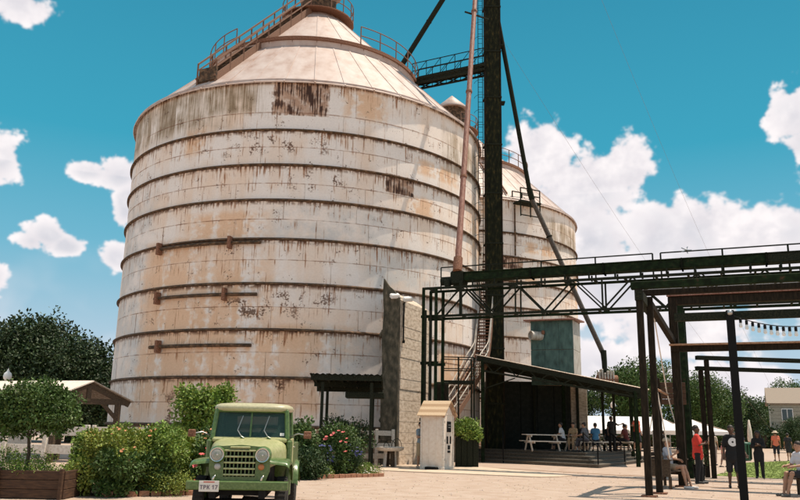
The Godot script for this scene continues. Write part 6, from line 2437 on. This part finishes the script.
# ---------------------------------------------------------------- kiosk, table, fence
func kiosk_and_furniture() -> void:
	var o := Vector3(1.80, 0, -30.3)    # near corner
	var t := thing("kiosk", "small white ticket kiosk with a shingled gable roof", "kiosk", o)
	var c := o - UG * 0.45 + VG * 0.55
	var bs := Basis(UG, Vector3.UP, -VG)
	# wall boards: two faces in sight each of three boards, closed behind
	var y0 := 0.05
	var hh := 2.02
	for k in 3:
		var a := MB.new()
		a.box(o - UG * (0.15 + k * 0.3) + VG * 0.02 + Vector3(0, y0 + hh / 2, 0), Vector3(0.297, hh, 0.04), bs, 0.004)
		putw(a, "wall_board", M.cream, t)
		var b := MB.new()
		b.box(o - UG * 0.02 + VG * (0.225 + k * 0.352) + Vector3(0, y0 + hh / 2, 0), Vector3(0.04, hh, 0.348), bs, 0.004)
		putw(b, "wall_board", M.cream, t)
	var core := MB.new()
	core.box(c - UG * 0.02 + VG * 0.02 + Vector3(0, y0 + hh / 2, 0), Vector3(0.84, hh - 0.01, 1.04), bs)
	putw(core, "body", M.white_wood, t)
	var gab := MB.new()
	for s in [-0.44, 0.42]:
		gab.prism([Vector2(-0.55, 0), Vector2(0.55, 0), Vector2(0, 0.46)], Transform3D(Basis(VG * -1.0, Vector3.UP, -UG), c - UG * s + Vector3(0, y0 + hh, 0)), 0.04)
	putw(gab, "gable", M.cream, t)
	for s in [-1, 1]:
		for k in 5:
			var mb := MB.new()
			var f0 := k / 5.0
			var f1 := (k + 1.12) / 5.0
			var top := c + Vector3(0, y0 + hh + 0.50 + 0.012, 0)
			var dn: Vector3 = -VG * s * 0.70 - Vector3(0, 0.56, 0)
			var nrm: Vector3 = Vector3(0, 0.7, 0) + (-VG * s) * 0.56
			var a: Vector3 = top + dn * f0 + nrm.normalized() * 0.012
			var b: Vector3 = top + dn * f1 + nrm.normalized() * 0.055
			mb.beam(a.lerp(b, 0.5) - UG * 0.58, a.lerp(b, 0.5) + UG * 0.58, a.distance_to(b), 0.03, nrm.normalized())
			putw(mb, "shingle_row", M.shingle if k % 2 == 0 else M.shingle_dark, t)
	for s in [-1, 1]:
		var fa := MB.new()
		var top := c + Vector3(0, y0 + hh + 0.46, 0) + UG * 0.50
		fa.beam(top, top - VG * s * 0.68 - Vector3(0, 0.545, 0), 0.03, 0.10)
		putw(fa, "barge_board", M.plank, t)
	var px := o + UG * 0.012
	for q in [[0.60, 1.62, 0.42, 0.40, "screen"], [0.42, 1.12, 0.12, 0.28, "slot"], [0.78, 1.12, 0.10, 0.28, "slot"], [0.60, 0.84, 0.20, 0.15, "slot"], [0.60, 0.68, 0.26, 0.08, "slot"]]:
		var mb := MB.new()
		mb.box(px + VG * q[0] + Vector3(0, q[1], 0), Vector3(0.03, q[3], q[2]), bs, 0.006)
		var n := putw(mb, q[4], M.black, t)
		if q[4] == "screen":
			for k in 2:
				var ln := MB.new()
				ln.box(px + UG * 0.018 + VG * q[0] + Vector3(0, q[1] - 0.02 + k * 0.09, 0), Vector3(0.006, 0.028, 0.26), bs)
				putw(ln, "print_line", plain(0.35, 0.34, 0.32, 0.6), n)
	for q in [[0.03, 0.0], [0.03, 1.08], [-0.87, 0.0]]:
		var ct := MB.new()
		ct.beam(o + UG * (q[0] - 0.03) + VG * q[1] + Vector3(0, 0.0, 0), o + UG * (q[0] - 0.03) + VG * q[1] + Vector3(0, y0 + hh + 0.01, 0), 0.075, 0.075, UG, 0.008)
		putw(ct, "corner_trim", M.white_wood, t)
	var pl := MB.new()
	pl.box(o - UG * 0.44 + VG * 0.53 + Vector3(0, 0.06, 0), Vector3(0.99, 0.12, 1.19), bs, 0.01)
	putw(pl, "plinth", M.white_wood, t)
	for k in 3:
		var hi2 := MB.new()
		hi2.box(o + UG * 0.012 + VG * 0.10 + Vector3(0, 0.4 + k * 0.7, 0), Vector3(0.02, 0.09, 0.05), bs, 0.004)
		putw(hi2, "hinge", M.dark, t)
	var mat := MB.new()
	mat.box(o - UG * 0.42 - VG * 0.14 + Vector3(0, 0.07, 0), Vector3(0.50, 0.12, 0.2), bs, 0.03)
	putw(mat, "trough", M.black, t)
	# round table with metal hoops
	var tb := thing("round_table", "pale round table with thin metal hoops beside the concrete wall", "table", Vector3(-0.24, 0, -31.9))
	var top2 := MB.new()
	top2.lathe(Vector3.ZERO, [Vector2(0, 0.62), Vector2(0.46, 0.64), Vector2(0.55, 0.70), Vector2(0.57, 0.78), Vector2(0.54, 0.80), Vector2(0, 0.80)], 30)
	put(top2, "table_top", M.white_wood, tb)
	for k in 4:
		var mb := MB.new()
		var a := 0.5 + k * PI / 2
		mb.beam(Vector3(sin(a) * 0.24, 0.0, cos(a) * 0.24), Vector3(sin(a) * 0.2, 0.66, cos(a) * 0.2), 0.17, 0.07, Vector3(sin(a), 0, cos(a)), 0.01)
		put(mb, "leg", M.white_wood if k % 2 else M.timber, tb)
	for k in 3:
		var pts := []
		for j in 11:
			var f := PI * j / 10.0
			pts.append(Vector3(-0.3 + k * 0.28 - cos(f) * (0.26 - 0.03 * k), 0.80 + sin(f) * (0.22 + 0.05 * k), 0.1 - k * 0.12 + 0.1 * cos(f)))
		var mb := MB.new()
		mb.tube(pts, [0.014], 6)
		put(mb, "hoop", M.dark, tb)
	board_fence("short white rail fence between the flower bed and the wall", Vector3(-1.50, 0, -32.6), Vector3(-0.15, 0, -32.85), [[1.32, 0.2], [0.80, 0.24], [0.40, 0.2]], 0.68, M.white_wood)


# ---------------------------------------------------------------- people
func nets(bones: Array, cell: float, k: float) -> MB:    # smooth union of tapered capsules, meshed as surface nets; bone: [a, b, ra, rb]
	var lo := Vector3(1e9, 1e9, 1e9)
	var hi := -lo
	for b in bones:
		var m := maxf(b[2], b[3]) + k + cell * 2.0
		for e in 2:
			lo = lo.min(b[e] - Vector3(m, m, m))
			hi = hi.max(b[e] + Vector3(m, m, m))
	var nx := int((hi.x - lo.x) / cell) + 2
	var ny := int((hi.y - lo.y) / cell) + 2
	var nz := int((hi.z - lo.z) / cell) + 2
	var g := PackedFloat32Array()
	g.resize(nx * ny * nz)
	g.fill(9.0)
	for b in bones:
		var a: Vector3 = b[0]
		var e: Vector3 = b[1]
		var ra: float = b[2]
		var rb: float = b[3]
		var ab := e - a
		var l2 := maxf(ab.length_squared(), 1e-8)
		var m := maxf(ra, rb) + k + cell * 1.6
		var p0 := (a.min(e) - Vector3(m, m, m) - lo) / cell
		var p1 := (a.max(e) + Vector3(m, m, m) - lo) / cell
		for z in range(maxi(0, int(p0.z)), mini(nz, int(p1.z) + 2)):
			for y in range(maxi(0, int(p0.y)), mini(ny, int(p1.y) + 2)):
				var row := (z * ny + y) * nx
				for x in range(maxi(0, int(p0.x)), mini(nx, int(p1.x) + 2)):
					var p := Vector3(lo.x + x * cell, lo.y + y * cell, lo.z + z * cell) - a
					var t := clampf(p.dot(ab) / l2, 0.0, 1.0)
					var d := (p - ab * t).length() - ra - (rb - ra) * t
					var o := g[row + x]
					var h := k - absf(o - d)
					g[row + x] = minf(o, d) - (h * h * 0.25 / k if h > 0.0 else 0.0)
	var mb := MB.new()
	var vid := PackedInt32Array()
	vid.resize(nx * ny * nz)
	vid.fill(-1)
	var vp := PackedVector3Array()
	var vn := PackedVector3Array()
	var off := [0, 1, nx, nx + 1, nx * ny, nx * ny + 1, nx * ny + nx, nx * ny + nx + 1]
	for z in nz - 1:
		for y in ny - 1:
			for x in nx - 1:
				var i := (z * ny + y) * nx + x
				var s := 0
				for q in 8:
					if g[i + off[q]] < 0.0:
						s += 1
				if s == 0 or s == 8:
					continue
				var sum := Vector3.ZERO
				var n := 0
				for q in 8:
					for ax in 3:
						if q & (1 << ax):
							continue
						var w: int = q | (1 << ax)
						var d0 := g[i + off[q]]
						var d1 := g[i + off[w]]
						if (d0 < 0.0) != (d1 < 0.0):
							var f := d0 / (d0 - d1)
							var c := Vector3(q & 1, (q >> 1) & 1, (q >> 2) & 1)
							c[ax] += f
							sum += c
							n += 1
				vid[i] = vp.size()
				vp.append(lo + (Vector3(x, y, z) + sum / n) * cell)
				vn.append(Vector3(g[i + off[1]] + g[i + off[3]] + g[i + off[5]] + g[i + off[7]] - g[i] - g[i + off[2]] - g[i + off[4]] - g[i + off[6]],
					g[i + off[2]] + g[i + off[3]] + g[i + off[6]] + g[i + off[7]] - g[i] - g[i + off[1]] - g[i + off[4]] - g[i + off[5]],
					g[i + off[4]] + g[i + off[5]] + g[i + off[6]] + g[i + off[7]] - g[i] - g[i + off[1]] - g[i + off[2]] - g[i + off[3]]).normalized())
	var st := [1, nx, nx * ny]
	for z in range(1, nz - 1):
		for y in range(1, ny - 1):
			for x in range(1, nx - 1):
				var i := (z * ny + y) * nx + x
				for ax in 3:
					var d0 := g[i]
					var d1 := g[i + st[ax]]
					if (d0 < 0.0) == (d1 < 0.0):
						continue
					var u: int = st[(ax + 1) % 3]
					var w: int = st[(ax + 2) % 3]
					var a := vid[i - u - w]
					var b := vid[i - w]
					var c := vid[i]
					var d := vid[i - u]
					if a < 0 or b < 0 or c < 0 or d < 0:
						continue
					if d0 < 0.0:
						mb.squad(vp[a], vp[b], vp[c], vp[d], vn[a], vn[b], vn[c], vn[d])
					else:
						mb.squad(vp[d], vp[c], vp[b], vp[a], vn[d], vn[c], vn[b], vn[a])
	return mb


func cloth(r: float, g: float, b: float) -> StandardMaterial3D:
	var m := plain(r, g, b, 0.9)
	m.rim_enabled = true
	m.rim = 0.15
	return m


# facing +z, feet at y 0; o: pose and dress
func person(label: String, at: Vector3, turn: float, o: Dictionary) -> Node3D:
	var t := thing("person", label, "person", at, turn, o.get("group", "visitors"))
	var s: float = o.get("h", 1.72) / 1.75
	var cell: float = o.get("cell", 0.024)
	var sit: bool = o.get("sit", false)
	var seat: float = o.get("seat", 0.47)
	var hipy := 0.93 * s if not sit else seat + 0.11
	var lean: float = o.get("lean", 0.0)    # torso forwards
	var hip := Vector3(0, hipy, 0)
	var tdir := Vector3(0, cos(lean), sin(lean))
	var sh := hip + tdir * 0.50 * s
	var neck := hip + tdir * 0.57 * s
	var head := neck + Vector3(0, cos(lean * 0.5 + o.get("nod", 0.0)), sin(lean * 0.5 + o.get("nod", 0.0))) * 0.135 * s
	var look: float = o.get("look", 0.0)
	var fwd := Vector3(sin(look), -sin(o.get("nod", 0.0)), cos(look)).normalized()
	var gird: float = o.get("girth", 1.0)
	var L := {}
	var stride: float = o.get("stride", 0.05)
	for q in [-1, 1]:
		var hj := hip + Vector3(q * 0.092 * s, -0.02, 0)
		var kn: Vector3
		var an: Vector3
		if sit:
			kn = hip + Vector3(q * 0.11 * s, 0.01, 0.43 * s)
			an = Vector3(q * 0.11, 0.08, kn.z + o.get("shin", 0.05) + (0.06 if q > 0 else 0.0))
			if o.get("drop", 0.0) > 0.0:
				kn.y -= o.drop
		else:
			kn = Vector3(q * 0.10 * s, 0.50 * s, q * stride * 0.7 + 0.03)
			an = Vector3(q * 0.105 * s, 0.08 * s, q * stride)
		var toe := an + Vector3(q * 0.03, -0.045, 0.15 * s)
		var sj := sh + Vector3(q * 0.165 * s, -0.01, 0)
		var arm: Array = o.get("arm_r" if q < 0 else "arm_l", [Vector3(q * 0.06, -0.27, -0.02), Vector3(q * 0.02, -0.25, 0.06)])
		var el: Vector3 = sj + arm[0] * s
		var wr: Vector3 = el + arm[1] * s
		L[q] = {"h": hj, "k": kn, "a": an, "t": toe, "s": sj, "e": el, "w": wr}
	o["hand"] = t.transform * (L[-1].w + (L[-1].w - L[-1].e).normalized() * 0.11)
	var skin := []
	var shirt := []
	var pants := []
	var shoes := []
	var up := Vector3(0, 1, 0)
	# head: skull, jaw, nose, ears
	skin.append([head + Vector3(0, 0.035, 0) * s - fwd * 0.012, head + Vector3(0, 0.0, 0) - fwd * 0.012, 0.088 * s, 0.084 * s])
	skin.append([head + fwd * 0.025 - Vector3(0, 0.01, 0), head + fwd * 0.035 - Vector3(0, 0.07, 0) * s, 0.062 * s, 0.044 * s])
	skin.append([head + fwd * 0.09 * s + Vector3(0, 0.0, 0), head + fwd * 0.105 * s - Vector3(0, 0.025, 0), 0.012, 0.016])
	var ear := fwd.cross(up).normalized()
	skin.append([head + ear * 0.085 * s, head + ear * 0.09 * s - Vector3(0, 0.03, 0), 0.018, 0.012])
	skin.append([head - ear * 0.085 * s, head - ear * 0.09 * s - Vector3(0, 0.03, 0), 0.018, 0.012])
	skin.append([neck - tdir * 0.05, head - Vector3(0, 0.04, 0), 0.055 * s, 0.05 * s])
	var torso := [[hip + Vector3(-0.06, 0.02, 0) * s, hip + Vector3(0.06, 0.02, 0) * s, 0.105 * s * gird, 0.105 * s * gird],
		[hip + tdir * 0.15 * s + Vector3(-0.045, 0, 0.01), hip + tdir * 0.15 * s + Vector3(0.045, 0, 0.01), 0.098 * s * gird, 0.098 * s * gird],
		[hip + tdir * 0.36 * s + Vector3(-0.07, 0, 0), hip + tdir * 0.36 * s + Vector3(0.07, 0, 0), 0.105 * s * gird, 0.105 * s * gird],
		[hip + tdir * 0.05 * s, hip + tdir * 0.36 * s, 0.105 * s * gird, 0.11 * s * gird],
		[sh + Vector3(-0.12, -0.01, 0) * s, sh + Vector3(0.12, -0.01, 0) * s, 0.068 * s, 0.068 * s]]
	skin.append_array(torso)
	var add := 0.016
	var tail: float = o.get("hem", 0.0)
	for b in torso:
		shirt.append([b[0], b[1], b[2] + add, b[3] + add])
	if tail > 0.0:
		shirt.append([hip, hip - tdir * tail, 0.13 * s * gird, 0.14 * s * gird])
	for b in [torso[0], torso[1]]:
		pants.append([b[0] - up * 0.01, b[1] - up * 0.01, b[2] + add * 0.7, b[3] + add * 0.7])
	for q in [-1, 1]:
		var j: Dictionary = L[q]
		skin.append([j.h, j.k, 0.082 * s, 0.052 * s])
		skin.append([j.k, j.k.lerp(j.a, 0.35), 0.05 * s, 0.052 * s])
		skin.append([j.k.lerp(j.a, 0.35), j.a, 0.052 * s, 0.034 * s])
		skin.append([j.a - Vector3(0, 0.04, 0.03), j.t, 0.034, 0.026])
		skin.append([j.s, j.e, 0.048 * s, 0.038 * s])
		skin.append([j.e, j.w, 0.038 * s, 0.027 * s])
		var hd: Vector3 = (j.w - j.e).normalized()
		skin.append([j.w, j.w + hd * 0.07 * s, 0.03 * s, 0.032 * s])
		var sl: float = o.get("sleeve", 0.6)
		if sl <= 1.0:
			shirt.append([j.s, j.s.lerp(j.e, sl), 0.064 * s, 0.060 * s])
		else:
			shirt.append([j.s, j.e, 0.062 * s, 0.054 * s])
			shirt.append([j.e, j.e.lerp(j.w, sl - 1.0), 0.054 * s, 0.044 * s])
		var pl: float = o.get("pants_len", 2.0)
		if pl <= 1.0:
			pants.append([j.h, j.h.lerp(j.k, pl), 0.10 * s, 0.09 * s])
		else:
			pants.append([j.h, j.k, 0.10 * s, 0.072 * s])
			pants.append([j.k, j.k.lerp(j.a, pl - 1.0), 0.072 * s, 0.058 * s])
		shoes.append([j.a - Vector3(0, 0.035, 0.045), j.t + Vector3(0, 0.0, 0.03), 0.045, 0.036])
	if o.get("skirt", 0.0) > 0.0:
		var m: Vector3 = (L[1].k + L[-1].k) * 0.5
		pants.append([hip, hip.lerp(m, o.skirt), 0.13 * s, 0.17 * s])
	var body := nets(skin, cell, 0.035)
	# fingers: four and a thumb on each hand
	for q in [-1, 1]:
		var j: Dictionary = L[q]
		var hd: Vector3 = (j.w - j.e).normalized()
		var side: Vector3 = hd.cross(Vector3(0.2 * q, 0.3, 1)).normalized()
		var palm: Vector3 = side.cross(hd) * (1.0 if side.cross(hd).dot(Vector3(-q, 0, 0.3)) > 0 else -1.0)
		var root: Vector3 = j.w + hd * 0.075 * s
		for f in 4:
			var p0: Vector3 = root + side * (f - 1.5) * 0.018
			var ln: float = [0.068, 0.078, 0.073, 0.058][f] * s
			body.tube([p0 - hd * 0.02, p0 + hd * ln * 0.45 + palm * 0.006, p0 + hd * ln * 0.85 + palm * 0.028], [0.0095, 0.009, 0.007], 5)
		var th: Vector3 = j.w + hd * 0.03 * s - side * 0.026
		body.tube([th, th - side * 0.03 + hd * 0.028 + palm * 0.01, th - side * 0.034 + hd * 0.06 + palm * 0.022], [0.012, 0.0105, 0.008], 5)
	var sk: Color = o.get("skin", Color(0.42, 0.23, 0.15))
	put(body, "body", plain(sk.r, sk.g, sk.b, 0.55), t)
	var sc: Color = o.shirt
	put(nets(shirt, cell, 0.03), "shirt", cloth(sc.r, sc.g, sc.b), t)
	var pc: Color = o.pants
	put(nets(pants, cell, 0.03), "trousers", cloth(pc.r, pc.g, pc.b), t)
	var fc: Color = o.get("shoes", Color(0.03, 0.03, 0.03))
	var sm := plain(fc.r, fc.g, fc.b, 0.6)
	for b in shoes:
		put(nets([b], minf(cell, 0.024), 0.02), "shoe", sm, t)
	# hair, eyes, mouth
	var hc: Color = o.get("hair", Color(0.02, 0.014, 0.01))
	var hair := [[head + Vector3(0, 0.05, 0) * s - fwd * 0.022, head + Vector3(0, 0.02, 0) - fwd * 0.035, 0.094 * s, 0.088 * s]]
	if o.get("long_hair", false):
		hair.append([head - fwd * 0.055, head - fwd * 0.075 - Vector3(0, 0.28, 0) * s, 0.08 * s, 0.07 * s])
		for q in [-1, 1]:
			hair.append([head + ear * 0.075 * q + Vector3(0, 0.03, 0), head + ear * 0.09 * q - Vector3(0, 0.24, 0) * s + fwd * 0.02, 0.035, 0.04])
	put(nets(hair, minf(cell, 0.022), 0.03), "hair", plain(hc.r, hc.g, hc.b, 0.6), t)
	if cell < 0.03:
		for q in [-1, 1]:
			var ey := MB.new()
			ey.ball(head + fwd * 0.079 * s + ear * 0.032 * q + Vector3(0, 0.012, 0), Vector3(0.012, 0.008, 0.012), 8, 5)
			put(ey, "eye", M.black, t)
		var mo := MB.new()
		mo.ball(head + fwd * 0.076 * s - Vector3(0, 0.055, 0) * s, Vector3(0.024, 0.006, 0.012), 8, 5)
		put(mo, "mouth", plain(0.30, 0.10, 0.08, 0.5), t)
	if o.has("hat"):
		var ht := MB.new()
		var c: Color = o.hat
		if o.get("hat_kind", "cap") == "cap":
			ht.lathe(head + Vector3(0, 0.04, 0) * s - fwd * 0.015, [Vector2(0.112, 0.0), Vector2(0.112, 0.035), Vector2(0.095, 0.075), Vector2(0.05, 0.1), Vector2(0, 0.105)], 16)
			ht.box(head + Vector3(0, 0.045, 0) * s + fwd * 0.13, Vector3(0.15, 0.012, 0.11), Basis(ear, up, ear.cross(up)), 0.004)
		else:
			ht.lathe(head + Vector3(0, 0.05, 0) * s, [Vector2(0.10, 0.0), Vector2(0.20, -0.015), Vector2(0.205, -0.005), Vector2(0.112, 0.02), Vector2(0.10, 0.09), Vector2(0.06, 0.105), Vector2(0, 0.108)], 18)
		put(ht, "hat", cloth(c.r, c.g, c.b), t)
	if o.has("print"):    # round print on the shirt front
		var pr := MB.new()
		var ctr := hip + tdir * 0.36 * s
		for k in 20:
			for w in 3:
				var a0 := TAU * k / 20
				var a1 := TAU * (k + 1) / 20
				var f := func(r: float, a: float) -> Vector3:
					var x := cos(a) * r
					var d: float = 0.135 * gird * s
					return ctr + Vector3(x, sin(a) * r, sqrt(maxf(d * d - maxf(absf(x) - 0.07, 0.0) ** 2, 0.0)) + 0.004)
				var r0 := 0.03 + w * 0.032
				pr.quad(f.call(r0, a0), f.call(r0 + 0.032, a0), f.call(r0 + 0.032, a1), f.call(r0, a1))
		put(pr, "shirt_print", M.white, t)
	return t


func people() -> void:
	var pale := Color(0.50, 0.27, 0.17)
	var tan_ := Color(0.40, 0.22, 0.14)
	var brown := Color(0.11, 0.055, 0.032)
	var blk := Color(0.012, 0.012, 0.013)
	var hold_l := [Vector3(0.05, -0.25, 0.08), Vector3(-0.18, 0.08, 0.15)]
	var hold_r := [Vector3(-0.05, -0.25, 0.08), Vector3(0.18, 0.05, 0.17)]
	var lap_l := [Vector3(0.05, -0.25, 0.08), Vector3(-0.06, -0.04, 0.24)]
	var lap_r := [Vector3(-0.05, -0.25, 0.08), Vector3(0.06, -0.04, 0.24)]
	# on the swing
	var sit_o := {"sit": true, "seat": 0.49, "h": 1.68, "lean": -0.08, "nod": 0.25, "shirt": Color(0.42, 0.42, 0.46), "pants": Color(0.34, 0.25, 0.17), "pants_len": 0.45, "shoes": Color(0.75, 0.70, 0.66), "skin": pale, "hair": Color(0.08, 0.05, 0.03), "hat": Color(0.42, 0.32, 0.22), "arm_l": lap_l, "arm_r": [Vector3(-0.05, -0.23, 0.12), Vector3(0.06, 0.14, 0.20)], "shin": 0.10}
	person("seated person in a cap and grey top looking at a phone on the bench swing", Vector3(8.0, 0, -23.35), atan2(0.80, 0.60), sit_o)
	var ph := thing("phone", "dark phone held up by the person on the bench swing", "phone", sit_o.hand + Vector3(0, 0.03, 0), atan2(0.80, 0.60))
	var pm := MB.new()
	pm.box(Vector3.ZERO, Vector3(0.07, 0.14, 0.01), Basis(Vector3(1, 0, 0), -0.4), 0.004)
	put(pm, "case", M.black, ph)
	var pg := MB.new()
	pg.box(Vector3(0, 0.003, -0.007), Vector3(0.062, 0.128, 0.003), Basis(Vector3(1, 0, 0), -0.4))
	put(pg, "screen", M.glass, ph)
	var bag := thing("handbag", "black handbag lying on the bench swing beside the sitter", "bag", Vector3(8.33, 0.49, -23.85), 0.5)
	var bm := MB.new()
	bm.box(Vector3(0, 0.13, 0), Vector3(0.34, 0.24, 0.14), Basis.IDENTITY, 0.05)
	put(bm, "body", M.black, bag)
	var bh := MB.new()
	bh.tube([Vector3(-0.1, 0.24, 0), Vector3(-0.08, 0.34, 0), Vector3(0.08, 0.34, 0), Vector3(0.1, 0.24, 0)], [0.012], 6)
	put(bh, "strap", M.black, bag)
	person("standing man in a red shirt and dark trousers with his hands held together", Vector3(9.66, 0, -25.43), 1.15, {"h": 1.80, "girth": 1.2, "shirt": Color(0.62, 0.045, 0.03), "pants": Color(0.012, 0.012, 0.014), "skin": brown, "arm_l": hold_l, "arm_r": hold_r, "hem": 0.08, "sleeve": 0.85})
	person("person in dark clothes with a round white print, half behind the black post", Vector3(10.02, 0, -23.66), -0.2, {"h": 1.80, "girth": 1.15, "shirt": blk, "pants": Color(0.02, 0.02, 0.022), "pants_len": 1.0, "skin": brown, "print": true, "arm_l": [Vector3(0.12, -0.24, 0.0), Vector3(0.05, -0.22, 0.1)], "hem": 0.1, "sleeve": 0.9, "stride": 0.08})
	person("woman with long dark hair dressed all in black on the lawn edge", Vector3(13.37, 0, -29.28), -0.45, {"h": 1.68, "girth": 0.92, "shirt": blk, "pants": blk, "skin": brown, "long_hair": true, "arm_l": hold_l, "arm_r": hold_r, "hem": 0.2, "sleeve": 1.6})
	person("person in a bright coral shirt and straw hat seen from behind on the lawn", Vector3(23.5, 0, -49.0), PI - 0.3, {"h": 1.78, "girth": 1.1, "shirt": Color(0.78, 0.20, 0.12), "pants": Color(0.02, 0.02, 0.03), "pants_len": 1.2, "skin": tan_, "hat": Color(0.66, 0.54, 0.42), "hat_kind": "sun", "cell": 0.032})
	person("seated person in a white shirt and dark shorts cut by the right edge", Vector3(10.72, 0, -20.95), -1.4, {"sit": true, "seat": 0.46, "h": 1.78, "lean": 0.2, "shirt": Color(0.62, 0.63, 0.68), "pants": Color(0.02, 0.02, 0.025), "pants_len": 0.75, "skin": tan_, "shoes": Color(0.10, 0.10, 0.09), "arm_l": lap_l, "arm_r": lap_r, "shin": 0.12, "sleeve": 0.8})
	var be := thing("bench", "dark bench under the seated person at the right edge", "bench", Vector3(10.80, 0, -20.95), -1.4)
	for k in 4:
		var mb := MB.new()
		mb.box(Vector3(0, 0.44, -0.2 + k * 0.12), Vector3(1.5, 0.035, 0.105), Basis.IDENTITY, 0.006)
		put(mb, "slat", M.timber, be)
	for s in [-0.62, 0.62]:
		for z in [-0.18, 0.15]:
			var mb := MB.new()
			mb.beam(Vector3(s, 0, z), Vector3(s, 0.42, z), 0.07, 0.07)
			put(mb, "leg", M.timber, be)
	person("person in a blue grey shirt and shorts half hidden behind the kiosk", Vector3(0.97, 0.03, -31.1), 0.6, {"h": 1.75, "shirt": Color(0.22, 0.28, 0.33), "pants": Color(0.36, 0.28, 0.18), "pants_len": 0.95, "skin": tan_, "hair": Color(0.02, 0.015, 0.01), "arm_l": hold_l, "arm_r": hold_r, "shoes": Color(0.4, 0.36, 0.3)})
	# on the deck
	var dk := 0.60
	person("standing man in an orange red shirt on the sunny end of the deck", Vector3(12.35, dk, -40.6), 0.5, {"h": 1.82, "girth": 1.1, "shirt": Color(0.62, 0.11, 0.06), "pants": Color(0.02, 0.02, 0.025), "pants_len": 1.1, "skin": tan_, "cell": 0.03, "arm_r": [Vector3(-0.2, -0.18, 0.05), Vector3(0.1, 0.02, 0.2)], "stride": 0.12})
	var sitters := [["person in a white shirt leaning at the deck table", Vector3(8.15, dk, -38.6), -1.9, Color(0.60, 0.62, 0.66), Color(0.03, 0.03, 0.04)], ["person in tan clothes with pale hair at the deck table", Vector3(8.75, dk, -38.9), -0.6, Color(0.40, 0.27, 0.15), Color(0.38, 0.25, 0.14)],
		["person in a bright blue top sitting with back to the yard", Vector3(9.75, dk, -38.7), PI - 0.2, Color(0.06, 0.20, 0.36), Color(0.02, 0.03, 0.05)], ["dark clothed person seated left of the blue top", Vector3(9.25, dk, -39.0), 2.9, Color(0.015, 0.015, 0.02), Color(0.02, 0.02, 0.025)],
		["person in a grey top seated on the near side of the deck", Vector3(9.05, dk, -37.6), -2.2, Color(0.10, 0.11, 0.13), Color(0.05, 0.05, 0.06)], ["person in a maroon top at the far table end", Vector3(12.0, dk, -41.2), -2.4, Color(0.16, 0.04, 0.04), Color(0.03, 0.03, 0.04)], ["person in a cream top at the far table", Vector3(12.4, dk, -42.9), 0.3, Color(0.42, 0.38, 0.32), Color(0.03, 0.03, 0.04)],
		["dark clothed person seated with the rear deck table", Vector3(11.1, dk, -41.4), 2.6, Color(0.02, 0.02, 0.025), Color(0.02, 0.02, 0.02)]]
	for q in sitters:
		person(q[0], q[1], q[2], {"sit": true, "seat": 0.46, "h": 1.70, "lean": 0.22, "shirt": q[3], "pants": q[4], "pants_len": 1.6, "skin": tan_, "arm_l": lap_l, "arm_r": lap_r, "cell": 0.034, "group": "people sitting on the deck"})
	person("dark silhouetted person standing between the deck tables", Vector3(10.95, dk, -40.2), 0.3, {"h": 1.72, "shirt": blk, "pants": blk, "skin": brown, "cell": 0.034, "arm_l": [Vector3(0.2, -0.1, 0.05), Vector3(0.15, 0.05, 0.1)]})
	# farther off in the crowd
	var crowd := [["woman in a pale top and skirt walking towards the tents", Vector3(16.2, 0, -40.5), 2.6, Color(0.55, 0.42, 0.34), Color(0.30, 0.22, 0.2), pale], ["person in grey beside the litter bin", Vector3(20.4, 0, -48.0), 0.4, Color(0.22, 0.22, 0.24), Color(0.12, 0.09, 0.07), tan_],
		["child in a pink top left of the lawn", Vector3(15.9, 0, -38.6), 0.9, Color(0.55, 0.22, 0.22), Color(0.25, 0.16, 0.14), pale], ["person in dark clothes beside the coral shirt", Vector3(24.4, 0, -49.3), 2.4, Color(0.03, 0.03, 0.035), Color(0.04, 0.04, 0.05), tan_],
		["person in a tan top in the crowd behind the lawn", Vector3(21.4, 0, -50.0), 0.2, Color(0.36, 0.26, 0.18), Color(0.05, 0.05, 0.06), tan_], ["person in a white top far behind the lawn", Vector3(19.2, 0, -53.5), 0.4, Color(0.6, 0.6, 0.6), Color(0.05, 0.05, 0.08), tan_],
		["person in black near the tent corner", Vector3(17.6, 0, -52.0), 1.4, Color(0.02, 0.02, 0.02), Color(0.03, 0.03, 0.03), brown], ["person in a white cap top walking left of the litter bin", Vector3(19.0, 0, -44.0), 2.8, Color(0.55, 0.52, 0.5), Color(0.18, 0.14, 0.1), tan_], ["person in navy beside the closed parasol", Vector3(22.9, 0, -52.5), 0.2, Color(0.03, 0.04, 0.09), Color(0.2, 0.17, 0.13), pale], ["person in dark red right of the coral shirt", Vector3(26.6, 0, -51.0), 2.9, Color(0.2, 0.05, 0.05), Color(0.04, 0.04, 0.05), tan_],
		["person in dark green beyond the man in red", Vector3(17.9, 0, -48.0), 2.0, Color(0.06, 0.10, 0.07), Color(0.05, 0.05, 0.05), tan_]]
	for i in crowd.size():
		var q: Array = crowd[i]
		person(q[0], q[1], q[2], {"h": 1.2 if i == 2 else 1.68, "shirt": q[3], "pants": q[4], "pants_len": 0.8 if i % 2 else 1.8, "skin": q[5], "cell": 0.042, "stride": 0.12, "long_hair": i == 0, "group": "far visitors"})
